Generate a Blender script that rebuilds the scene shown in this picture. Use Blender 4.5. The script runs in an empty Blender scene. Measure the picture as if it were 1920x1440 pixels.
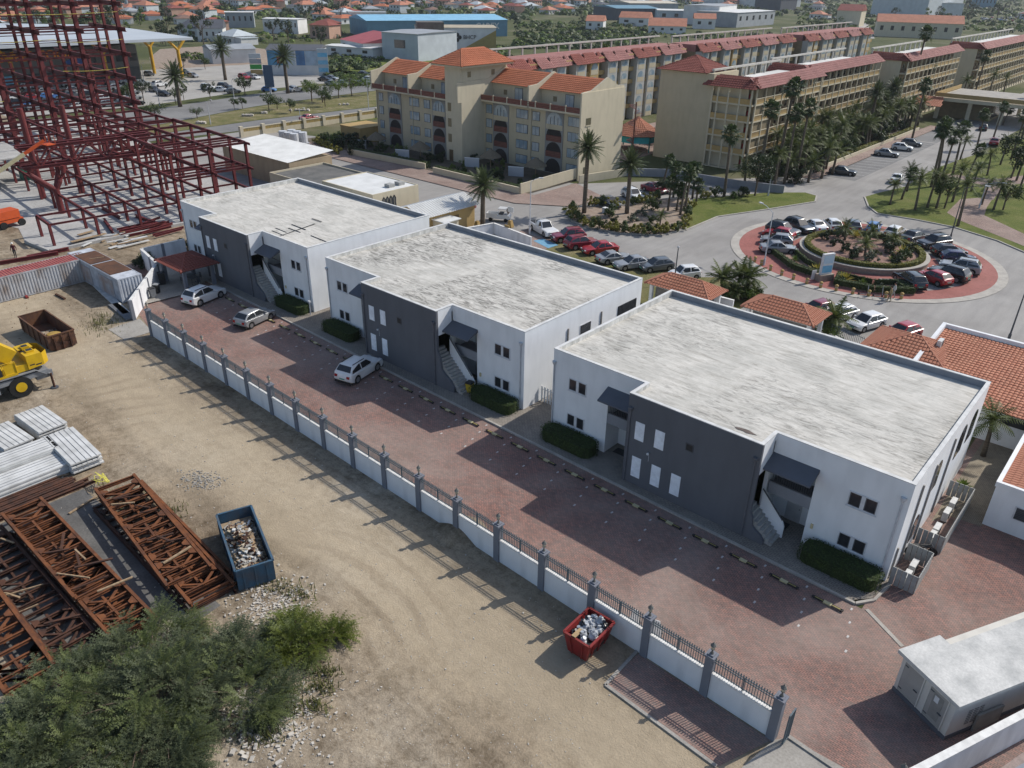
import bpy, bmesh, math, random
from mathutils import Vector, Matrix
R = math.radians
rnd = random.Random(7)
sc = bpy.context.scene
COL = sc.collection

# ------------------------------------------------------------------ camera
F_PX, YAW, PITCH, ROLL, CAM_H = 1441.17, -0.716908, 0.490945, 0.0171125, 30.0
_f = Vector((math.sin(YAW)*math.cos(PITCH), math.cos(YAW)*math.cos(PITCH), -math.sin(PITCH)))
_r0 = Vector((math.cos(YAW), -math.sin(YAW), 0)); _u0 = _r0.cross(_f)
_r = math.cos(ROLL)*_r0 + math.sin(ROLL)*_u0
_u = -math.sin(ROLL)*_r0 + math.cos(ROLL)*_u0
cd = bpy.data.cameras.new('camera'); cam = bpy.data.objects.new('camera', cd); COL.objects.link(cam)
cam.matrix_world = Matrix(((_r.x, _u.x, -_f.x, 0), (_r.y, _u.y, -_f.y, 0), (_r.z, _u.z, -_f.z, CAM_H), (0, 0, 0, 1)))
cd.sensor_fit = 'HORIZONTAL'; cd.sensor_width = 36.0; cd.lens = F_PX/1920*36.0
cd.clip_start = 0.5; cd.clip_end = 6000
sc.camera = cam

# ------------------------------------------------------------------ sky and sun
SUN_EL, SUN_AZ = R(41.3), R(68.0)          # azimuth of the sun measured from +X towards +Y
w = bpy.data.worlds.new('World'); sc.world = w; w.use_nodes = True
nt = w.node_tree; bg = nt.nodes['Background']
sky = nt.nodes.new('ShaderNodeTexSky'); sky.sky_type = 'NISHITA'; sky.sun_disc = False
sky.sun_elevation = SUN_EL; sky.sun_rotation = R(90) - SUN_AZ
sky.air_density = 1.0; sky.dust_density = 1.2; sky.ozone_density = 1.0
nt.links.new(sky.outputs[0], bg.inputs[0]); bg.inputs[1].default_value = 0.13
sd = bpy.data.lights.new('sun', 'SUN'); sun = bpy.data.objects.new('sun', sd); COL.objects.link(sun)
sd.energy = 3.9; sd.angle = R(0.55); sd.color = (1.0, 0.955, 0.88)
sv = Vector((math.cos(SUN_EL)*math.cos(SUN_AZ), math.cos(SUN_EL)*math.sin(SUN_AZ), math.sin(SUN_EL)))
sun.rotation_euler = sv.to_track_quat('Z', 'Y').to_euler(); sun.location = sv*200
vs = sc.view_settings
vs.view_transform = 'Standard'; vs.look = 'None'; vs.exposure = 0.18; vs.gamma = 1.0; vs.use_curve_mapping = False
sc.cycles.max_bounces = 5; sc.cycles.diffuse_bounces = 3; sc.cycles.glossy_bounces = 3
sc.cycles.sample_clamp_direct = 12; sc.cycles.sample_clamp_indirect = 6; sc.cycles.transmission_bounces = 3; sc.cycles.transparent_max_bounces = 6

# ------------------------------------------------------------------ pixel -> place
def ray(px, py):
    return _f + _r*((px-960)/F_PX) - _u*((py-720)/F_PX)
def G(px, py, z=0.0):
    d = ray(px, py); t = (z-CAM_H)/d.z
    return Vector((d.x*t, d.y*t, z))
def G2(px, py, z=0.0):
    v = G(px, py, z); return (v.x, v.y)

# ------------------------------------------------------------------ materials
MATS = {}
def _new(name):
    m = bpy.data.materials.new(name); m.use_nodes = True
    n = m.node_tree.nodes; b = n['Principled BSDF']
    return m, m.node_tree, n, b
def _coord(nt, n, stretch=None, kind='Object'):
    tc = n.new('ShaderNodeTexCoord'); o = tc.outputs[kind]
    if stretch:
        mp = n.new('ShaderNodeMapping'); mp.inputs['Scale'].default_value = stretch
        nt.links.new(o, mp.inputs[0]); o = mp.outputs[0]
    return o
def _noise(nt, n, co, scale, detail=5, rough=0.55, dist=0.0):
    t = n.new('ShaderNodeTexNoise'); t.inputs['Scale'].default_value = scale
    t.inputs['Detail'].default_value = detail; t.inputs['Roughness'].default_value = rough
    t.inputs['Distortion'].default_value = dist
    nt.links.new(co, t.inputs['Vector']); return t.outputs['Fac']
def _ramp(nt, n, src, stops):
    r = n.new('ShaderNodeValToRGB'); e = r.color_ramp.elements
    while len(e) < len(stops): e.new(0.5)
    for i, (p, c) in enumerate(stops):
        e[i].position = p; e[i].color = (*c, 1) if len(c) == 3 else c
    nt.links.new(src, r.inputs[0]); return r.outputs[0]
def _mix(nt, n, fac, a, b, mode='MIX'):
    m = n.new('ShaderNodeMix'); m.data_type = 'RGBA'; m.blend_type = mode
    for s, v in ((m.inputs[0], fac), (m.inputs[6], a), (m.inputs[7], b)):
        if hasattr(v, 'is_linked') or isinstance(v, bpy.types.NodeSocket): nt.links.new(v, s)
        elif isinstance(v, (int, float)): s.default_value = v
        else: s.default_value = (*v, 1)
    return m.outputs[2]
def _bump(nt, n, b, src, strength, dist=0.02):
    bp = n.new('ShaderNodeBump'); bp.inputs['Strength'].default_value = strength
    bp.inputs['Distance'].default_value = dist
    nt.links.new(src, bp.inputs['Height']); nt.links.new(bp.outputs[0], b.inputs['Normal'])
def mat(name, c1, c2=None, scale=2.0, rough=0.8, metal=0.0, bump=0.0, bscale=20, stretch=None,
        lo=0.35, hi=0.65, spec=0.3, fine=0.0, alpha=None, emit=None, coat=0.0):
    """noise-mottled material; returned from the cache when it exists"""
    if name in MATS: return MATS[name]
    m, nt, n, b = _new(name)
    b.inputs['Roughness'].default_value = rough; b.inputs['Metallic'].default_value = metal
    b.inputs['Specular IOR Level'].default_value = spec
    if coat: b.inputs['Coat Weight'].default_value = coat; b.inputs['Coat Roughness'].default_value = 0.18
    if c2 is None: c2 = tuple(x*0.82 for x in c1)
    co = _coord(nt, n, stretch)
    c = _ramp(nt, n, _noise(nt, n, co, scale), ((lo, c1), (hi, c2)))
    if fine:
        f = _noise(nt, n, _coord(nt, n), scale*14, 3)
        c = _mix(nt, n, fine, c, _ramp(nt, n, f, ((0.3, (0.25,)*3), (0.7, (1.0,)*3))), 'MULTIPLY')
    nt.links.new(c, b.inputs['Base Color'])
    if bump: _bump(nt, n, b, _noise(nt, n, _coord(nt, n), bscale, 4), bump)
    MATS[name] = m; return m
def leafmat(name, c1, c2, rough=0.55):
    if name in MATS: return MATS[name]
    m, nt, n, b = _new(name)
    co = _coord(nt, n)
    c = _ramp(nt, n, _noise(nt, n, co, 2.2, 3), ((0.3, c1), (0.7, c2)))
    nt.links.new(c, b.inputs['Base Color']); b.inputs['Roughness'].default_value = rough
    b.inputs['Specular IOR Level'].default_value = 0.25
    tr = n.new('ShaderNodeBsdfTranslucent'); nt.links.new(c, tr.inputs[0])
    ms = n.new('ShaderNodeMixShader'); ms.inputs[0].default_value = 0.25
    nt.links.new(b.outputs[0], ms.inputs[1]); nt.links.new(tr.outputs[0], ms.inputs[2])
    nt.links.new(ms.outputs[0], n['Material Output'].inputs[0])
    MATS[name] = m; return m

# ------------------------------------------------------------------ mesh collector
class MB:
    def __init__(s): s.v = []; s.f = []; s.mi = []; s.cur = 0; s.mats = []
    def m(s, material):
        if material not in s.mats: s.mats.append(material)
        s.cur = s.mats.index(material); return s
    def face(s, pts):
        b = len(s.v); s.v += [tuple(p) for p in pts]; s.f.append(tuple(range(b, b+len(pts)))); s.mi.append(s.cur); return s
    def mesh(s, vs, fs):
        b = len(s.v); s.v += [tuple(p) for p in vs]
        for f in fs: s.f.append(tuple(b+i for i in f)); s.mi.append(s.cur)
        return s
    def box(s, x0, y0, z0, x1, y1, z1):
        s.mesh(((x0,y0,z0),(x1,y0,z0),(x1,y1,z0),(x0,y1,z0),(x0,y0,z1),(x1,y0,z1),(x1,y1,z1),(x0,y1,z1)),
               ((0,3,2,1),(4,5,6,7),(0,1,5,4),(1,2,6,5),(2,3,7,6),(3,0,4,7))); return s
    def bar(s, p, q, w, h=None, up=(0,0,1)):
        """rectangular bar from p to q, w wide and h high"""
        h = w if h is None else h
        p = Vector(p); q = Vector(q); d = (q-p).normalized(); up = Vector(up)
        if abs(d.dot(up)) > 0.98: up = Vector((1,0,0))
        a = d.cross(up).normalized()*w/2; c = a.cross(d).normalized()*h/2
        vs = [p-a-c, p+a-c, p+a+c, p-a+c, q-a-c, q+a-c, q+a+c, q-a+c]
        s.mesh(vs, ((0,3,2,1),(4,5,6,7),(0,1,5,4),(1,2,6,5),(2,3,7,6),(3,0,4,7))); return s
    def ibeam(s, p, q, w, h, t=0.03, up=(0,0,1)):
        p = Vector(p); q = Vector(q); d = (q-p).normalized(); u = Vector(up)
        if abs(d.dot(u)) > 0.98: u = Vector((1,0,0))
        a = d.cross(u).normalized(); c = a.cross(d).normalized()
        s.bar(p+c*(h/2-t/2), q+c*(h/2-t/2), w, t, up); s.bar(p-c*(h/2-t/2), q-c*(h/2-t/2), w, t, up)
        s.bar(p, q, t, h-2*t, up); return s
    def tube(s, p, q, r0, r1=None, n=8, cap=True):
        r1 = r0 if r1 is None else r1
        p = Vector(p); q = Vector(q); d = (q-p).normalized()
        u = Vector((0,0,1)) if abs(d.z) < 0.95 else Vector((1,0,0))
        a = d.cross(u).normalized(); c = a.cross(d)
        vs = []; fs = []
        for k in range(n):
            t = 2*math.pi*k/n; o = a*math.cos(t)+c*math.sin(t); vs += [p+o*r0, q+o*r1]
        for k in range(n):
            i = 2*k; j = 2*((k+1) % n); fs.append((i, j, j+1, i+1))
        if cap: fs += [tuple(2*k for k in range(n))[::-1], tuple(2*k+1 for k in range(n))]
        s.mesh(vs, fs); return s
    def path(s, pts, r, n=6, r1=None):
        """tube through points with radius r tapering to r1"""
        pts = [Vector(p) for p in pts]; r1 = r if r1 is None else r1; N = len(pts); rings = []
        for i, p in enumerate(pts):
            d = (pts[min(i+1, N-1)]-pts[max(i-1, 0)]).normalized()
            u = Vector((0,0,1)) if abs(d.z) < 0.9 else Vector((1,0,0))
            a = d.cross(u).normalized(); c = a.cross(d); rr = r+(r1-r)*i/max(1, N-1)
            rings.append([p+(a*math.cos(2*math.pi*k/n)+c*math.sin(2*math.pi*k/n))*rr for k in range(n)])
        vs = [v for g in rings for v in g]; fs = []
        for i in range(N-1):
            for k in range(n):
                fs.append((i*n+k, i*n+(k+1) % n, (i+1)*n+(k+1) % n, (i+1)*n+k))
        fs += [tuple(range(n))[::-1], tuple((N-1)*n+k for k in range(n))]
        s.mesh(vs, fs); return s
    def prism(s, poly, z0, z1, bottom=True):
        n = len(poly); ar = sum(poly[i][0]*poly[(i+1) % n][1]-poly[(i+1) % n][0]*poly[i][1] for i in range(n))
        if ar < 0: poly = poly[::-1]
        vs = [(x, y, z0) for x, y in poly]+[(x, y, z1) for x, y in poly]
        fs = [tuple(range(n, 2*n))]+[(i, (i+1) % n, n+(i+1) % n, n+i) for i in range(n)]
        if bottom: fs.append(tuple(range(n))[::-1])
        s.mesh(vs, fs); return s
    def lathe(s, prof, n=12, c=(0,0,0)):
        vs = []; fs = []; N = len(prof)
        for k in range(n):
            t = 2*math.pi*k/n
            for r, z in prof: vs.append((c[0]+r*math.cos(t), c[1]+r*math.sin(t), c[2]+z))
        for k in range(n):
            for i in range(N-1):
                a = k*N+i; b2 = ((k+1) % n)*N+i; fs.append((a, b2, b2+1, a+1))
        s.mesh(vs, fs); return s
    def ball(s, c, r, n=8, sq=(1,1,1), jit=0.0, rg=None):
        N = n//2+1; vs = []; fs = []
        for i in range(N):
            ph = math.pi*i/(N-1)
            for k in range(n):
                t = 2*math.pi*k/n; q = 1+(rg.uniform(-jit, jit) if jit else 0)
                vs.append((c[0]+r*q*sq[0]*math.sin(ph)*math.cos(t), c[1]+r*q*sq[1]*math.sin(ph)*math.sin(t), c[2]+r*q*sq[2]*math.cos(ph)))
        for i in range(N-1):
            for k in range(n):
                fs.append((i*n+k, (i+1)*n+k, (i+1)*n+(k+1) % n, i*n+(k+1) % n))
        s.mesh(vs, fs); return s
    def data(s, name, smooth=False):
        me = bpy.data.meshes.new(name); me.from_pydata(s.v, [], s.f)
        for m in s.mats: me.materials.append(m)
        if len(s.mats) > 1: me.polygons.foreach_set('material_index', s.mi)
        if smooth: me.polygons.foreach_set('use_smooth', [True]*len(me.polygons))
        me.update(); return me
    def build(s, name, material=None, parent=None, smooth=False, loc=None, rz=0.0):
        me = s.data(name, smooth)
        if material is not None and not me.materials: me.materials.append(material)
        return put(name, me, parent, loc, rz)
def put(name, me, parent=None, loc=None, rz=0.0, rot=None, scale=None, material=None):
    o = bpy.data.objects.new(name, me); COL.objects.link(o)
    if parent is not None: o.parent = parent
    if loc is not None: o.location = loc
    if rot is not None: o.rotation_euler = rot
    elif rz: o.rotation_euler = (0, 0, rz)
    if scale is not None: o.scale = scale
    if material is not None:
        o.material_slots[0].link = 'OBJECT'; o.material_slots[0].material = material
    return o
def tag(o, label, cat, group=None):
    o['label'] = label; o['category'] = cat
    if group: o['group'] = group
    return o
def thing(name, label, cat, loc=(0,0,0), rz=0.0, group=None):
    o = bpy.data.objects.new(name, None); COL.objects.link(o)
    o.empty_display_size = 0.3; o.location = loc; o.rotation_euler = (0, 0, rz)
    return tag(o, label, cat, group)
def struct(o): o['kind'] = 'structure'; return o
def stuff(o): o['kind'] = 'stuff'; return o
KIDS = {}
def kids(o):
    return [c for c in COL.objects if c.parent == o]
def dup(root, loc, rz=0.0, label=None, group=None, scale=None, remat=None):
    """copy of a thing with its parts and sub-parts; remat maps material name -> material on object slots"""
    key = root.name
    if key not in KIDS:
        KIDS[key] = [(c, kids(c)) for c in kids(root)]
    def cp(o, par):
        c = o.copy(); COL.objects.link(c)
        if par is not None: c.parent = par
        if remat and c.type == 'MESH':
            for sl, s0 in zip(c.material_slots, o.material_slots):
                if s0.material and s0.material.name in remat:
                    sl.link = 'OBJECT'; sl.material = remat[s0.material.name]
        return c
    r = cp(root, None); r.location = loc; r.rotation_euler = (0, 0, rz)
    if scale is not None: r.scale = scale if hasattr(scale, '__len__') else (scale,)*3
    if label: r['label'] = label
    if group: r['group'] = group
    for ch, gs in KIDS[key]:
        c = cp(ch, r)
        for g in gs: cp(g, c)
    return r
def drop(root):
    """remove a prototype that was only needed for copying"""
    for c in kids(root):
        for g in kids(c): bpy.data.objects.remove(g)
        bpy.data.objects.remove(c)
    bpy.data.objects.remove(root)
def sheet(name, poly, z, material, holes=None):
    """flat ground sheet from a polygon (list of xy)"""
    bm = bmesh.new(); vs = [bm.verts.new((x, y, z)) for x, y in poly]
    f = bm.faces.new(vs); bm.normal_update()
    if f.normal.z < 0: bmesh.ops.reverse_faces(bm, faces=[f])
    bmesh.ops.triangulate(bm, faces=bm.faces[:])
    me = bpy.data.meshes.new(name); bm.to_mesh(me); bm.free(); me.materials.append(material)
    return struct(put(name, me))
def text_mesh(s, size, material, extrude=0.02, bold=0.0):
    cu = bpy.data.curves.new('lettering', 'FONT'); cu.body = s; cu.size = size; cu.extrude = extrude
    cu.align_x = 'CENTER'; cu.align_y = 'CENTER'; cu.offset = bold; cu.resolution_u = 3
    ob = bpy.data.objects.new('lettering', cu); COL.objects.link(ob)
    dg = bpy.context.evaluated_depsgraph_get()
    me = bpy.data.meshes.new_from_object(ob.evaluated_get(dg)); bpy.data.objects.remove(ob)
    me.materials.clear(); me.materials.append(material); return me
# ================================================================== SURFACES
def m_dirt():
    m, nt, n, b = _new('dirt'); co = _coord(nt, n)
    big = _noise(nt, n, co, 0.07, 6, 0.6, 0.4)
    c = _ramp(nt, n, big, ((0.28, (0.175, 0.136, 0.098)), (0.5, (0.30, 0.243, 0.175)), (0.72, (0.42, 0.368, 0.295))))
    tr = _noise(nt, n, _coord(nt, n, (0.07, 0.75, 1)), 1.0, 6, 0.6, 0.8)
    c = _mix(nt, n, 0.55, c, _ramp(nt, n, tr, ((0.34, (0.52, 0.49, 0.46)), (0.52, (1, 1, 1)), (0.7, (1.18, 1.15, 1.1)))), 'MULTIPLY')
    med = _noise(nt, n, co, 0.6, 8, 0.7)
    c = _mix(nt, n, 0.8, c, _ramp(nt, n, med, ((0.34, (0.55, 0.52, 0.48)), (0.5, (0.98, 0.98, 0.98)), (0.68, (1.2, 1.19, 1.17)))), 'MULTIPLY')
    c = _mix(nt, n, 0.7, c, _ramp(nt, n, _noise(nt, n, co, 2.4, 7, 0.75, 0.6), ((0.36, (0.66, 0.62, 0.57)), (0.5, (1, 1, 1)), (0.66, (1.22, 1.2, 1.17)))), 'MULTIPLY')
    dp = _noise(nt, n, _coord(nt, n, (0.5, 1, 1)), 0.22, 6, 0.6, 1.2)
    c = _mix(nt, n, 0.8, c, _ramp(nt, n, dp, ((0.30, (0.55, 0.50, 0.45)), (0.40, (1, 1, 1)))), 'MULTIPLY')
    fine = _noise(nt, n, co, 9.0, 6, 0.75)
    c = _mix(nt, n, 0.7, c, _ramp(nt, n, fine, ((0.32, (0.55, 0.52, 0.48)), (0.55, (1, 1, 1)), (0.74, (1.35, 1.33, 1.3)))), 'MULTIPLY')
    sx = n.new('ShaderNodeSeparateXYZ'); nt.links.new(co, sx.inputs[0])
    def math_(op, a, v):
        q = n.new('ShaderNodeMath'); q.operation = op; nt.links.new(a, q.inputs[0])
        if isinstance(v, bpy.types.NodeSocket): nt.links.new(v, q.inputs[1])
        else: q.inputs[1].default_value = v
        return q.outputs[0]
    yy = math_('ADD', sx.outputs[1], math_('MULTIPLY', _noise(nt, n, co, 0.12, 4), 5.0))
    tk = n.new('ShaderNodeMapRange'); nt.links.new(math_('ABSOLUTE', math_('SUBTRACT', yy, 23.0), 0.0), tk.inputs[0]); tk.inputs[1].default_value = 5.0; tk.inputs[2].default_value = 1.5; tk.inputs[3].default_value = 0.0; tk.inputs[4].default_value = 0.6
    c = _mix(nt, n, tk.outputs[0], c, (0.455, 0.375, 0.265))
    mp = n.new('ShaderNodeMapping'); mp.inputs['Location'].default_value = (-23.0, -8.5, 0); mp.vector_type = 'TEXTURE'; mp.inputs['Location'].default_value = (-27.0, 6.5, 0); nt.links.new(co, mp.inputs[0])
    wv = n.new('ShaderNodeTexWave'); wv.wave_type = 'RINGS'; wv.rings_direction = 'Z'; wv.inputs['Scale'].default_value = 0.21; wv.inputs['Distortion'].default_value = 9.0; wv.inputs['Detail'].default_value = 6; wv.inputs['Detail Scale'].default_value = 0.35; wv.inputs['Detail Roughness'].default_value = 0.65; nt.links.new(mp.outputs[0], wv.inputs['Vector'])
    c = _mix(nt, n, _ramp(nt, n, _noise(nt, n, co, 0.09, 3), ((0.5, (0, 0, 0)), (0.7, (0.5,)*3))), c, _mix(nt, n, 1.0, c, _ramp(nt, n, wv.outputs['Fac'], ((0.12, (0.66, 0.63, 0.60)), (0.3, (1, 1, 1)), (0.9, (1.06, 1.05, 1.03)))), 'MULTIPLY'))
    nt.links.new(c, b.inputs['Base Color']); b.inputs['Roughness'].default_value = 0.95
    b.inputs['Specular IOR Level'].default_value = 0.1
    bb = _mix(nt, n, 0.5, med, fine); _bump(nt, n, b, bb, 0.9, 0.12)
    return m
def m_paver(name, cols, bw, bh, grey=0.5, mortar=(0.085, 0.07, 0.065), rot=0.0, patch=0.12):
    m, nt, n, b = _new(name); tc = _coord(nt, n)
    mp = n.new('ShaderNodeMapping'); mp.inputs['Rotation'].default_value = (0, 0, rot); nt.links.new(tc, mp.inputs[0])
    br = n.new('ShaderNodeTexBrick'); nt.links.new(mp.outputs[0], br.inputs['Vector'])
    br.inputs['Scale'].default_value = 1.0; br.inputs['Brick Width'].default_value = bw; br.inputs['Row Height'].default_value = bh
    br.inputs['Mortar Size'].default_value = 0.013; br.inputs['Mortar Smooth'].default_value = 0.1; br.inputs['Bias'].default_value = 0.0
    br.inputs['Color1'].default_value = (*cols[0], 1); br.inputs['Color2'].default_value = (*cols[1], 1); br.inputs['Mortar'].default_value = (*mortar, 1)
    big = _noise(nt, n, tc, patch, 5, 0.6, 0.6)
    c = _mix(nt, n, _ramp(nt, n, big, ((0.38, (0, 0, 0)), (0.66, (grey,)*3))), br.outputs['Color'], cols[2])
    sp = _noise(nt, n, tc, 3.1, 3, 0.8)
    c = _mix(nt, n, 0.5, c, _ramp(nt, n, sp, ((0.3, (0.7, 0.66, 0.66)), (0.7, (1.22, 1.16, 1.12)))), 'MULTIPLY')
    st = _noise(nt, n, tc, 0.35, 6, 0.65)
    c = _mix(nt, n, 0.5, c, _ramp(nt, n, st, ((0.3, (0.7, 0.68, 0.66)), (0.6, (1.1, 1.1, 1.1)))), 'MULTIPLY')
    nt.links.new(c, b.inputs['Base Color']); b.inputs['Roughness'].default_value = 0.9; b.inputs['Specular IOR Level'].default_value = 0.15
    _bump(nt, n, b, br.outputs['Fac'], -0.5, 0.01)
    return m
def m_asphalt(name, c1, c2, c3):
    m, nt, n, b = _new(name); co = _coord(nt, n)
    c = _ramp(nt, n, _noise(nt, n, co, 0.11, 7, 0.62, 0.5), ((0.3, c1), (0.5, c2), (0.72, c3)))
    c = _mix(nt, n, 0.5, c, _ramp(nt, n, _noise(nt, n, _coord(nt, n, (1, 0.12, 1)), 1.1, 5), ((0.35, (0.82, 0.82, 0.83)), (0.62, (1.08, 1.08, 1.07)))), 'MULTIPLY')
    c = _mix(nt, n, 0.5, c, _ramp(nt, n, _noise(nt, n, co, 7, 6, 0.7), ((0.3, (0.72,)*3), (0.7, (1.18,)*3))), 'MULTIPLY')
    nt.links.new(c, b.inputs['Base Color']); b.inputs['Roughness'].default_value = 0.92; b.inputs['Specular IOR Level'].default_value = 0.2
    return m
def m_lawn(name, c1, c2, c3, s=0.25):
    m, nt, n, b = _new(name); co = _coord(nt, n)
    c = _ramp(nt, n, _noise(nt, n, co, s, 8, 0.68, 0.3), ((0.3, c1), (0.5, c2), (0.7, c3)))
    c = _mix(nt, n, 0.7, c, _ramp(nt, n, _noise(nt, n, co, 5, 6, 0.75), ((0.3, (0.5,)*3), (0.7, (1.3,)*3))), 'MULTIPLY')
    nt.links.new(c, b.inputs['Base Color']); b.inputs['Roughness'].default_value = 0.95; b.inputs['Specular IOR Level'].default_value = 0.1
    _bump(nt, n, b, _noise(nt, n, co, 6, 5, 0.7), 0.8, 0.12)
    return m
def m_roof(name, soot):
    """weathered white roof membrane: short grey streaks along the falls, patches, soot stains, seams"""
    m, nt, n, b = _new(name); co = _coord(nt, n)
    st = _noise(nt, n, _coord(nt, n, (0.75, 3.4, 1)), 0.75, 9, 0.7, 1.0)
    c = _ramp(nt, n, st, ((0.34, (0.385, 0.365, 0.325)), (0.46, (0.53, 0.508, 0.462)), (0.62, (0.61, 0.588, 0.54))))
    pt = _noise(nt, n, co, 0.22, 8, 0.65, 1.5)
    c = _mix(nt, n, 0.8, c, _ramp(nt, n, pt, ((0.36, (0.76, 0.77, 0.77)), (0.56, (1, 1, 1)))), 'MULTIPLY')
    dk = _noise(nt, n, _coord(nt, n, (0.8, 2.6, 1)), 0.9, 9, 0.75, 1.6)
    ar = _noise(nt, n, co, 0.13, 3, 0.5, 0.5)
    s1 = _ramp(nt, n, dk, ((0.36+soot*0.08, (0.30,)*3), (0.50+soot*0.06, (1, 1, 1))))
    c = _mix(nt, n, _ramp(nt, n, ar, ((0.44-soot*0.08, (0, 0, 0)), (0.54, (0.45+soot*0.55,)*3))), c, _mix(nt, n, 1.0, c, s1, 'MULTIPLY'))
    fn = _noise(nt, n, _coord(nt, n, (0.8, 2, 1)), 6, 6, 0.75)
    c = _mix(nt, n, 0.5, c, _ramp(nt, n, fn, ((0.3, (0.78,)*3), (0.65, (1.06,)*3))), 'MULTIPLY')
    br = n.new('ShaderNodeTexBrick'); nt.links.new(co, br.inputs['Vector']); br.inputs['Scale'].default_value = 1; br.inputs['Brick Width'].default_value = 7.5; br.inputs['Row Height'].default_value = 1.02
    br.inputs['Mortar Size'].default_value = 0.025; br.inputs['Mortar Smooth'].default_value = 0.8; br.inputs['Color1'].default_value = (1, 1, 1, 1); br.inputs['Color2'].default_value = (0.93, 0.93, 0.93, 1); br.inputs['Mortar'].default_value = (1.08, 1.08, 1.07, 1)
    c = _mix(nt, n, 0.8, c, br.outputs['Color'], 'MULTIPLY')
    nt.links.new(c, b.inputs['Base Color']); b.inputs['Roughness'].default_value = 0.9; b.inputs['Specular IOR Level'].default_value = 0.12
    return m
def m_plaster(name, c, streak=0.25):
    """painted render with faint rain streaks"""
    m, nt, n, b = _new(name)
    k = _noise(nt, n, _coord(nt, n, (1.3, 1.3, 0.3)), 0.9, 5, 0.5)
    cc = _ramp(nt, n, k, ((0.3, tuple(x*(1-streak) for x in c)), (0.55, c)))
    cc = _mix(nt, n, 0.35, cc, _ramp(nt, n, _noise(nt, n, _coord(nt, n), 0.5, 5), ((0.35, (0.86,)*3), (0.6, (1.03,)*3))), 'MULTIPLY')
    nt.links.new(cc, b.inputs['Base Color']); b.inputs['Roughness'].default_value = 0.85; b.inputs['Specular IOR Level'].default_value = 0.2
    _bump(nt, n, b, _noise(nt, n, _coord(nt, n), 60, 3), 0.15, 0.01)
    return m
DIRT = m_dirt()
PAVER = m_paver('red_pavers', ((0.34, 0.18, 0.145), (0.20, 0.14, 0.125), (0.30, 0.25, 0.218)), 0.22, 0.11, 0.65)
GPAVER = m_paver('grey_pavers', ((0.27, 0.245, 0.21), (0.22, 0.20, 0.175), (0.31, 0.29, 0.25)), 0.30, 0.15, 0.6)
RINGP = m_paver('ring_pavers', ((0.36, 0.135, 0.115), (0.30, 0.12, 0.105), (0.33, 0.17, 0.15)), 0.2, 0.1, 0.4, mortar=(0.22, 0.1, 0.09))
WALKP = m_paver('walkway_pavers', ((0.36, 0.26, 0.22), (0.29, 0.22, 0.19), (0.36, 0.30, 0.26)), 0.2, 0.1, 0.5)
ASPH = m_asphalt('asphalt_old', (0.235, 0.222, 0.208), (0.285, 0.272, 0.256), (0.33, 0.316, 0.298))
HWAY = m_asphalt('asphalt_road', (0.155, 0.152, 0.150), (0.19, 0.187, 0.183), (0.23, 0.226, 0.22))
LOTA = m_asphalt('asphalt_lot', (0.28, 0.265, 0.245), (0.34, 0.325, 0.30), (0.40, 0.38, 0.355))
LAWN = m_lawn('lawn', (0.075, 0.105, 0.024), (0.12, 0.14, 0.036), (0.17, 0.165, 0.06))
VERGE = m_lawn('rough_grass', (0.10, 0.115, 0.035), (0.17, 0.155, 0.07), (0.27, 0.225, 0.135), 0.3)
SCRUB = m_lawn('scrub_land', (0.055, 0.068, 0.026), (0.085, 0.095, 0.038), (0.19, 0.165, 0.11), 0.03)
BED = mat('planting_bed', (0.27, 0.20, 0.15), (0.36, 0.29, 0.23), 0.8, 0.95, fine=0.4)
MULCH = mat('red_mulch', (0.25, 0.145, 0.115), (0.33, 0.21, 0.17), 1.2, 0.95, fine=0.5)
CONC = mat('concrete', (0.40, 0.375, 0.335), (0.31, 0.29, 0.26), 0.7, 0.9, fine=0.35)
SLABC = mat('slab_concrete', (0.47, 0.46, 0.44), (0.36, 0.35, 0.335), 0.25, 0.9, fine=0.3)
KERB = mat('kerb_concrete', (0.46, 0.43, 0.38), (0.36, 0.335, 0.30), 0.9, 0.9, fine=0.3)
WHITE = m_plaster('white_plaster', (0.74, 0.75, 0.76), 0.09)
DARKW = m_plaster('charcoal_plaster', (0.118, 0.123, 0.138), 0.10)
PGREY = m_plaster('grey_plaster', (0.24, 0.25, 0.275), 0.12)
ROOFM = [m_roof('roof_membrane_%d' % i, k) for i, k in enumerate((0.0, 0.75, 0.3))]
ASHLAR = mat('parapet_stained', (0.66, 0.65, 0.62), (0.40, 0.395, 0.375), 1.5, 0.85, stretch=(1.6, 1.6, 0.25))

def fence_pt(i, off=0.0):
    a = -0.02617; s = i*3.39965
    return (-46.95+s*math.cos(a)-off*math.sin(a), 26.227+s*math.sin(a)+off*math.cos(a))
def kerb_y(x): return 36.35-0.0185*(x+28)

S = 4000
sheet('ground', [(-S, -600), (S, -600), (S, S), (-S, S)], -0.03, SCRUB)
sheet('dirt_yard', [(-260, -80), (60, -80), (60, 26.2), fence_pt(12.2, 0.1), fence_pt(-6, 0.1), (-75, 30), (-92, 45), (-98, 60), (-240, 60), (-260, 40)], 0.0, DIRT)
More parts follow.
